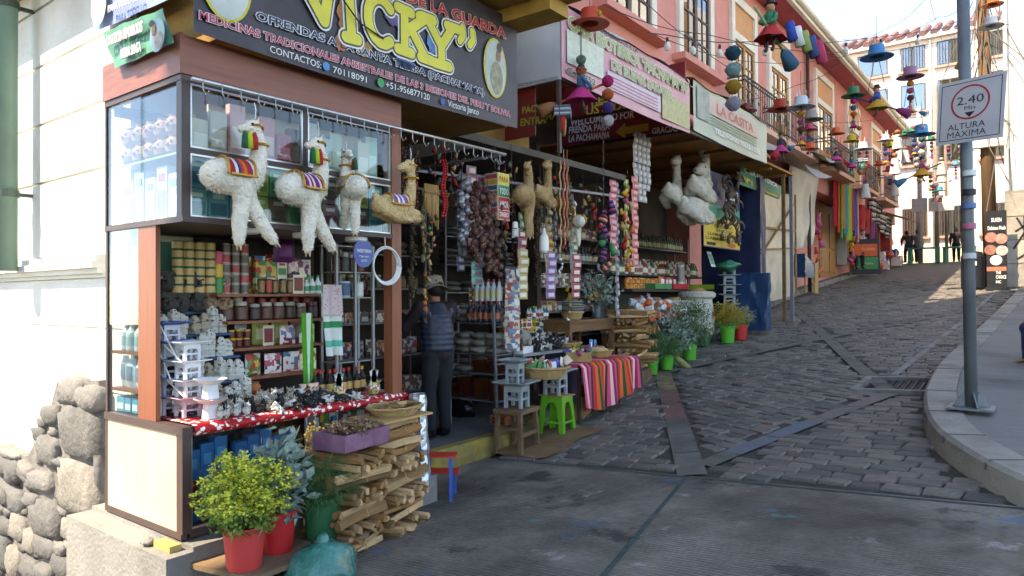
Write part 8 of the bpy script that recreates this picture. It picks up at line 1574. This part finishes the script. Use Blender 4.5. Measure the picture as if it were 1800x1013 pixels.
for i, (y, z, c, pt_, nm) in enumerate(((32.2, 5.4, 'a02428', None, 'bright red'), (33.1, 5.3, '8a2028', None, 'dark red'), (34.6, 6.0, '3a4a6a', ALP, 'grey patterned'), (35.6, 5.9, '5a3a3a', ALP2, 'black patterned'), (36.6, 5.6, '3a3a3a', ALP, 'pale banded'), (37.8, 5.4, '8a3a38', ALP2, 'charcoal banded'), (34.2, 4.9, '6a2a5a', None, 'plum'))): jumper('%s knitted jumper hanging at the upper stall' % nm, (-6.1, y, z), c, 1.35, pt_)
for i, (y, z0, z1, cs) in enumerate(((26.1, 4.6, 2.4, [RED, PNK, MAG, BRN, ORW]), (31.3, 4.7, 2.8, [ORW, RED, PNK, YEL]), (32.0, 4.4, 2.7, [RED, WHT, PNK]), (34.0, 4.3, 2.9, [PNK, ORW, WHT]))): trinkets('column of bright bags and purses hung on the shop wall, %s up the hill' % ORD[i], -6.35, y, z0, z1, cs, 60+i, .2, .14, 'bag_column', 'bags', n=9)
mb = MB(); mb.b2((-6.85, 31.0, 2.9), (-6.5, 31.6, 4.6)); tag(mb.build('electric_cabinet', mat('cabinet_grey', '9a9a94', .6, .1)), 'tall pale grey electrical cabinet beside the wooden door', 'cabinet')
br = thing('bottle_display', 'glass fronted display of small bottles beside the sandwich board', 'display', (-6.3, 33.4, 2.6))
for z in (.9, 1.3, 1.7, 2.1): mb = MB(); mb.b2((-.2, -1, z), (.2, 1, z+.04)); mb.build('shelf', m_alu, br)
for x, y in ((-.2, -1), (-.2, 1), (.2, -1), (.2, 1)): mb = MB(); mb.bar((x, y, 0), (x, y, 2.3), .05); mb.build('upright', m_alu, br)
for z in (.94, 1.34, 1.74):
    for k in range(9): ob('bottle', goods_mesh('bottle', (.14, .14, .32), ('8a9498', '3a3a3a', 'b8b8b0')), br, loc=(.05, -.9+k*.22, z))
sa = thing('sandwich_board', 'sandwich board, orange above and green below, standing on the hill pavement', 'sandwich board', (-6.0, 32.0, 2.5))
for s_, nm in ((1, 'front_panel'), (-1, 'rear_panel')):
    mb = MB(); mb.box((0, s_*-.22, .75), (1.05, .04, 1.5), (s_*-.2, 0, 0)); mb.build(nm, BLK if s_ > 0 else m_wh, sa)
for z, c in ((1.02, 'c8561e'), (.48, '2a7a40')): mb = MB(); mb.box((0, -.22-.04-(.75-z)*.2, z), (.9, .012, .52), (-.2, 0, 0)); mb.build('poster_field', pmat(c), sa)
text('CLEAN', Matrix.Translation((-.15, -.24, 1.0)) @ Matrix.Rotation(PI/2-.2, 4, 'X'), .11, pmat('d89a78'), sa, .5, .02, world=False, lift=.03); text('La Pacha', Matrix.Translation((-.2, -.35, .42)) @ Matrix.Rotation(PI/2-.2, 4, 'X'), .1, pmat('9ab89a'), sa, .45, .02, world=False, lift=.03)
sa.rotation_euler = (0, 0, .35)
q = random.Random(44)
for i in range(16): x, y = -6.2+q.uniform(0, .5), 34.2+i*.36; ware(('box', 'bag')[i % 2], (x, y, g(x, y)+.12+(.35 if i % 3 == 0 else 0)), (.4, .4, .4), [('24508a', 'c85a1e'), ('b0402a', 'd8b040'), ('c8b8b0', '8a3a4a'), ('2a6a7a', 'c8642a')][i % 4], 'bright boxed souvenir on the ground before the upper stall, %s up the hill' % ORD[i], 'souvenirs at the upper stall', name='souvenir_box', cat='souvenir')
for i, (x, y) in enumerate(((-4.9, 40.6), (-3.4, 40.8))):
    t = thing('teal_table', 'teal painted street table, %s at the head of the street' % ('left one' if False else ('nearer the pink building', 'beside the walking man')[i]), 'table', (x, y, 3.2)); mb = MB(); mb.b2((-.7, -.3, .75), (.7, .3, .82)); mb.build('top', pmat('2a7a68'), t)
    for sx in (-.6, .6): mb = MB(); mb.b2((sx-.08, -.25, 0), (sx+.08, .25, .75)); mb.build('leg', pmat('2a7a68'), t)
mb = MB(); mb.grid(6, 3, lambda u, v: (-5.2-1.3*v, 38+3*u, 5.3+.5*v)); tag(mb.build('canvas_awning', mat('awning_pale', 'b8bcbc', .8, .1), None, True), 'small pale canvas awning at the end of the pink building', 'awning')
mb = MB(); mb.grid(4, 6, lambda u, v: (-5.6+.1*math.sin(v*5), 27.6+.5*u*(1-.7*v), 6.1+1.9*v)); tag(mb.build('folded_parasol', pmat('4a8a78', .8), None, True), 'folded pale green parasol leaning by the balcony', 'parasol')
# ================================================================ people
def figure(label, loc, rz, J, cl, h=1.0, seed=0, face=True):
    """J: joints in local metres (x forward, y to the figure's left); cl: colours for trousers, top, vest, shoes, hair, hat"""
    t = thing('person', label, 'person', loc, rz); t.scale = (h,)*3; V = lambda k: Vector(J[k])
    def chain(mb, ks, rs, n=10):
        mb.tube([V(k) for k in ks], rs, n)
        for k, r_ in zip(ks, rs): mb.ball(V(k), r_*.99, 10, 7)
    skin = mat('skin_tan', '8f5f44', .6, .1, 9); b = MB()
    chain(b, ['pelvis', 'waist', 'chest'], [.125, .115, .13]); chain(b, ['chest', 'neck', 'head0'], [.11, .055, .055])
    hd = V('head'); b.ball(hd, .1, 14, 10, sq=(.98, .78, 1.18)); f = V('look').normalized(); b.tube([hd+f*.085+Vector((0, 0, .0)), hd+f*.118-Vector((0, 0, .025))], [.012, .018], 6); b.ball(hd+f*.05-Vector((0, 0, .075)), .05, 8, 6); sd_ = Vector((-f.y, f.x, 0))
    for s_ in (-1, 1):
        b.ball(hd+sd_*s_*.078-Vector((0, 0, .01)), .026, 7, 5, sq=(.8, .5, 1.2)); sh = 'L' if s_ > 0 else 'R'
        chain(b, ['sho'+sh, 'elb'+sh, 'wri'+sh], [.055, .043, .03]); chain(b, ['hip'+sh, 'kne'+sh, 'ank'+sh], [.085, .06, .045]); chain(b, ['ank'+sh, 'toe'+sh], [.045, .035])
        w_, e_ = V('wri'+sh), V('elb'+sh); d = (w_-e_).normalized(); sdv = d.cross(Vector((0, 0, 1))); sdv = sdv.normalized() if sdv.length > .1 else Vector((0, 1, 0)); b.ball(w_+d*.045, .042, 8, 6, sq=(1, .8, .7))
        for k in range(4): a = w_+d*.075+sdv*(.027-.018*k); b.tube([a, a+d*.035-Vector((0, 0, .006)), a+d*(.062-.006*abs(k-1))-Vector((0, 0, .022))], [.010, .009, .007], 6)
        a = w_+d*.03+sdv*.036*s_; b.tube([a, a+sdv*.02*s_+d*.03, a+d*.055+sdv*.022*s_], [.012, .010, .008], 6)
    o = b.build('body', skin, t, True); r_ = o.modifiers.new('skin', 'REMESH'); r_.mode = 'VOXEL'; r_.voxel_size = .011; r_.use_smooth_shade = True; s2 = o.modifiers.new('soft', 'SMOOTH'); s2.iterations = 3
    def cloth(nm, m, fn, vox=.016, dsp=.012):
        mb = MB(); fn(mb); o = mb.build(nm, m, t, True); r_ = o.modifiers.new('fit', 'REMESH'); r_.mode = 'VOXEL'; r_.voxel_size = vox; r_.use_smooth_shade = True; s2 = o.modifiers.new('soft', 'SMOOTH'); s2.iterations = 3
        d = o.modifiers.new('folds', 'DISPLACE'); d.texture = ftex; d.strength = dsp; d.mid_level = .5; d.texture_coords = 'LOCAL'; return o
    def tr(mb): 
        chain(mb, ['pelvis', 'hipL'], [.135, .105]); chain(mb, ['pelvis', 'hipR'], [.135, .105])
        for s_ in 'LR': mb.tube([V('hip'+s_), V('kne'+s_), V('ank'+s_)+Vector((0, 0, .0))], [.105, .078, .064], 12); mb.ball(V('kne'+s_), .077, 10, 7)
    cloth('trousers', mat('cloth_'+cl[0], cl[0], .9, .2, 9), tr)
    def jk(mb):
        chain(mb, ['pelvis', 'waist', 'chest'], [.14, .135, .15]); mb.tube([V('chest'), V('neck')], [.14, .07], 12)
        for s_ in 'LR': mb.tube([V('chest')+(V('sho'+s_)-V('chest'))*.2, V('sho'+s_)], [.1, .08], 10); mb.tube([V('sho'+s_), V('elb'+s_), V('wri'+s_)], [.077, .062, .046], 12); mb.ball(V('sho'+s_), .078, 10, 7); mb.ball(V('elb'+s_), .062, 10, 7)
    cloth('jacket', mat('cloth_'+cl[1], cl[1], .85, .2, 9), jk)
    if cl[2]:
        def vst(mb):
            q0, q1 = V('pelvis'), V('chest')
            for k in range(7): p = q0.lerp(q1, k/6)+Vector((0, 0, .02)); mb.ball(p, .175-.004*abs(k-3), 14, 8, sq=(.95, 1.12, .42))
            mb.tube([V('chest'), V('neck')-Vector((0, 0, .01))], [.165, .088], 12)
            for s_ in 'LR': mb.ball(V('chest').lerp(V('sho'+s_), .75)+Vector((0, 0, -.01)), .09, 10, 7)
        cloth('padded_vest', mat('vest_'+cl[2], cl[2], .5, .2, 7), vst, .014, .006)
    for s_ in 'LR':
        mb = MB(); a, z = V('ank'+s_), V('toe'+s_); mb.tube([a+Vector((0, 0, .06)), a-Vector((0, 0, .03))], [.058, .056], 10); mb.tube([a-(z-a)*.25-Vector((0, 0, .03)), a.lerp(z, .5)-Vector((0, 0, .02)), z-Vector((0, 0, .01))], [.045, .052, .038], 10); mb.build('shoe', mat('shoe_'+cl[3], cl[3], .45, .2), t, True)
    mb = MB(); mb.ball(hd-f*.018+Vector((0, 0, .022)), .107, 14, 10, sq=(1.0, .86, 1.12)); keep = [(hd-Vector(v)).dot(f) > -.052 or Vector(v).z > hd.z+.055 for v in mb.v]; mb.f = [k for k in mb.f if all(keep[i] for i in k)]; mb.m = mb.m[:len(mb.f)]; mb.build('hair', mat('hair_black', '15110f', .6, .3, 30), t, True)
    if face:
        for s_ in (-1, 1): mb = MB(); mb.ball(hd+f*.088+sd_*s_*.032+Vector((0, 0, .01)), .013, 7, 5); mb.build('eye', pmat('1a1410', .3), t, True)
        mb = MB(); mb.ball(hd+f*.088-Vector((0, 0, .055)), .02, 7, 4, sq=(.5, 1.2, .35)); mb.build('mouth', pmat('7a3a34'), t, True)
    if cl[5]:
        mb = MB(); n = 26; Mh = Matrix.Translation(hd+Vector((0, 0, .035))) @ Matrix.Rotation(.12, 4, 'Y')
        pr_ = [(.2, -.045), (.165, -.02), (.118, .0), (.112, .05), (.1, .105), (.06, .12), (0, .118)]
        mb.grid(n, len(pr_)-1, lambda u, v: (lambda r_, z: (r_*math.cos(6.2832*u), r_*.92*math.sin(6.2832*u), z+(.018*math.sin(u*19)+.02*math.cos(u*12.6) if r_ > .14 else .004*math.sin(u*31))))(*pr_[min(len(pr_)-1, round(v*(len(pr_)-1)))]), 0, Mh); mb.build('bucket_hat', spotmat('camo_hat', '9c8e7c', '5c5344', 26, .28, .9), t, True)
    return t
ftex = bpy.data.textures.new('cloth_folds', 'CLOUDS'); ftex.noise_scale = .09
STAND = dict(pelvis=(0, 0, .92), waist=(0, 0, 1.06), chest=(.01, 0, 1.26), neck=(.015, 0, 1.43), head0=(.02, 0, 1.48), head=(.035, 0, 1.56), look=(1, 0, 0), hipL=(0, .09, .88), kneL=(.02, .1, .48), ankL=(-.01, .1, .085), toeL=(.15, .12, .04), hipR=(0, -.09, .88), kneR=(.03, -.1, .48), ankR=(.01, -.1, .085), toeR=(.17, -.12, .04), shoL=(.0, .19, 1.36), elbL=(.0, .25, 1.09), wriL=(.08, .24, .86), shoR=(0, -.19, 1.36), elbR=(0, -.25, 1.09), wriR=(.08, -.24, .86))
man = dict(STAND); man.update(shoL=(.04, .19, 1.37), elbL=(.2, .27, 1.16), wriL=(.4, .18, 1.28), shoR=(.03, -.19, 1.37), elbR=(.17, -.27, 1.14), wriR=(.38, -.15, 1.22), head=(.07, 0, 1.555), look=(.95, .1, -.25), chest=(.03, 0, 1.26), neck=(.045, 0, 1.43), head0=(.05, 0, 1.48))
mp = figure('person in camouflage bucket hat and blue grey padded vest reaching into the stall', (-5.12, 5.42, .255), R(168), man, ('1a1b1e', '261a1d', '252d3d', '141414', None, True), 1.0)
mb = MB()
for s_ in (-1,): mb.tube([(-.0, s_*.195, .88), (.02, s_*.178, .48), (0, s_*.166, .12)], .008, 5)
mb.build('side_stripe', pmat('8a8a8a'), mp)
walk = dict(STAND); walk.update(kneL=(.16, .1, .5), ankL=(.14, .1, .1), toeL=(.29, .12, .06), kneR=(-.04, -.1, .48), ankR=(-.2, -.1, .12), toeR=(-.05, -.12, .05))
lean = dict(walk); lean.update(chest=(.12, 0, 1.22), neck=(.18, 0, 1.37), head0=(.2, 0, 1.41), head=(.24, 0, 1.47), shoL=(.12, .19, 1.3), shoR=(.12, -.19, 1.3), elbL=(.2, .25, 1.05), wriL=(.32, .2, .95), elbR=(.2, -.25, 1.05), wriR=(.32, -.2, .95))
figure('distant walker in brown jacket and blue jeans beside the grey lamp post', (-5.65, 41.2, 3.3), R(120), lean, ('2a3450', '3c302e', None, '1c1a1a', None, False), 1.04, face=False)
figure('distant walker in grey shirt half behind the brown jacketed one', (-5.3, 41.5, 3.3), R(80), walk, ('30343e', '7c7680', None, '1c1a1a', None, False), 1.02, face=False)
figure('distant walker in black jacket at the head of the street', (-3.6, 41.6, 3.3), R(95), walk, ('1a1a20', '201c1e', None, '141414', None, False), 1.02, face=False)
sit = dict(STAND); sit.update(pelvis=(0, 0, .5), waist=(0, 0, .64), chest=(.03, 0, .84), neck=(.05, 0, 1.0), head0=(.06, 0, 1.05), head=(.08, 0, 1.13), hipL=(.02, .09, .48), kneL=(.42, .12, .5), ankL=(.4, .12, .09), toeL=(.56, .13, .04), hipR=(.02, -.09, .48), kneR=(.42, -.12, .5), ankR=(.4, -.12, .09), toeR=(.56, -.13, .04), shoL=(.02, .19, .94), elbL=(.12, .25, .7), wriL=(.36, .16, .6), shoR=(.02, -.19, .94), elbR=(.12, -.25, .7), wriR=(.36, -.16, .6))
figure('dark haired vendor sitting behind the sandwich board', (-6.3, 31.9, 2.75), R(-60), sit, ('20222a', '1c1e26', None, '141414', None, False), 1.0, face=False)
pz = aG(1812, 640, .15)
figure('person in dark blue sitting at the pavement edge, only a knee showing', (pz.x+.38, pz.y+.3, g(kr(pz.y), pz.y)+.12), R(205), sit, ('2c3a5e', '24304c', None, '101010', None, False), 1.0, face=False)
mb = MB(); mb.b2((pz.x+.2, pz.y+.15, g(kr(pz.y), pz.y)+.12), (pz.x+.6, pz.y+.55, g(kr(pz.y), pz.y)+.5)); tag(mb.build('seat_block', m_con), 'grey block under the sitting person at the pavement edge', 'block')
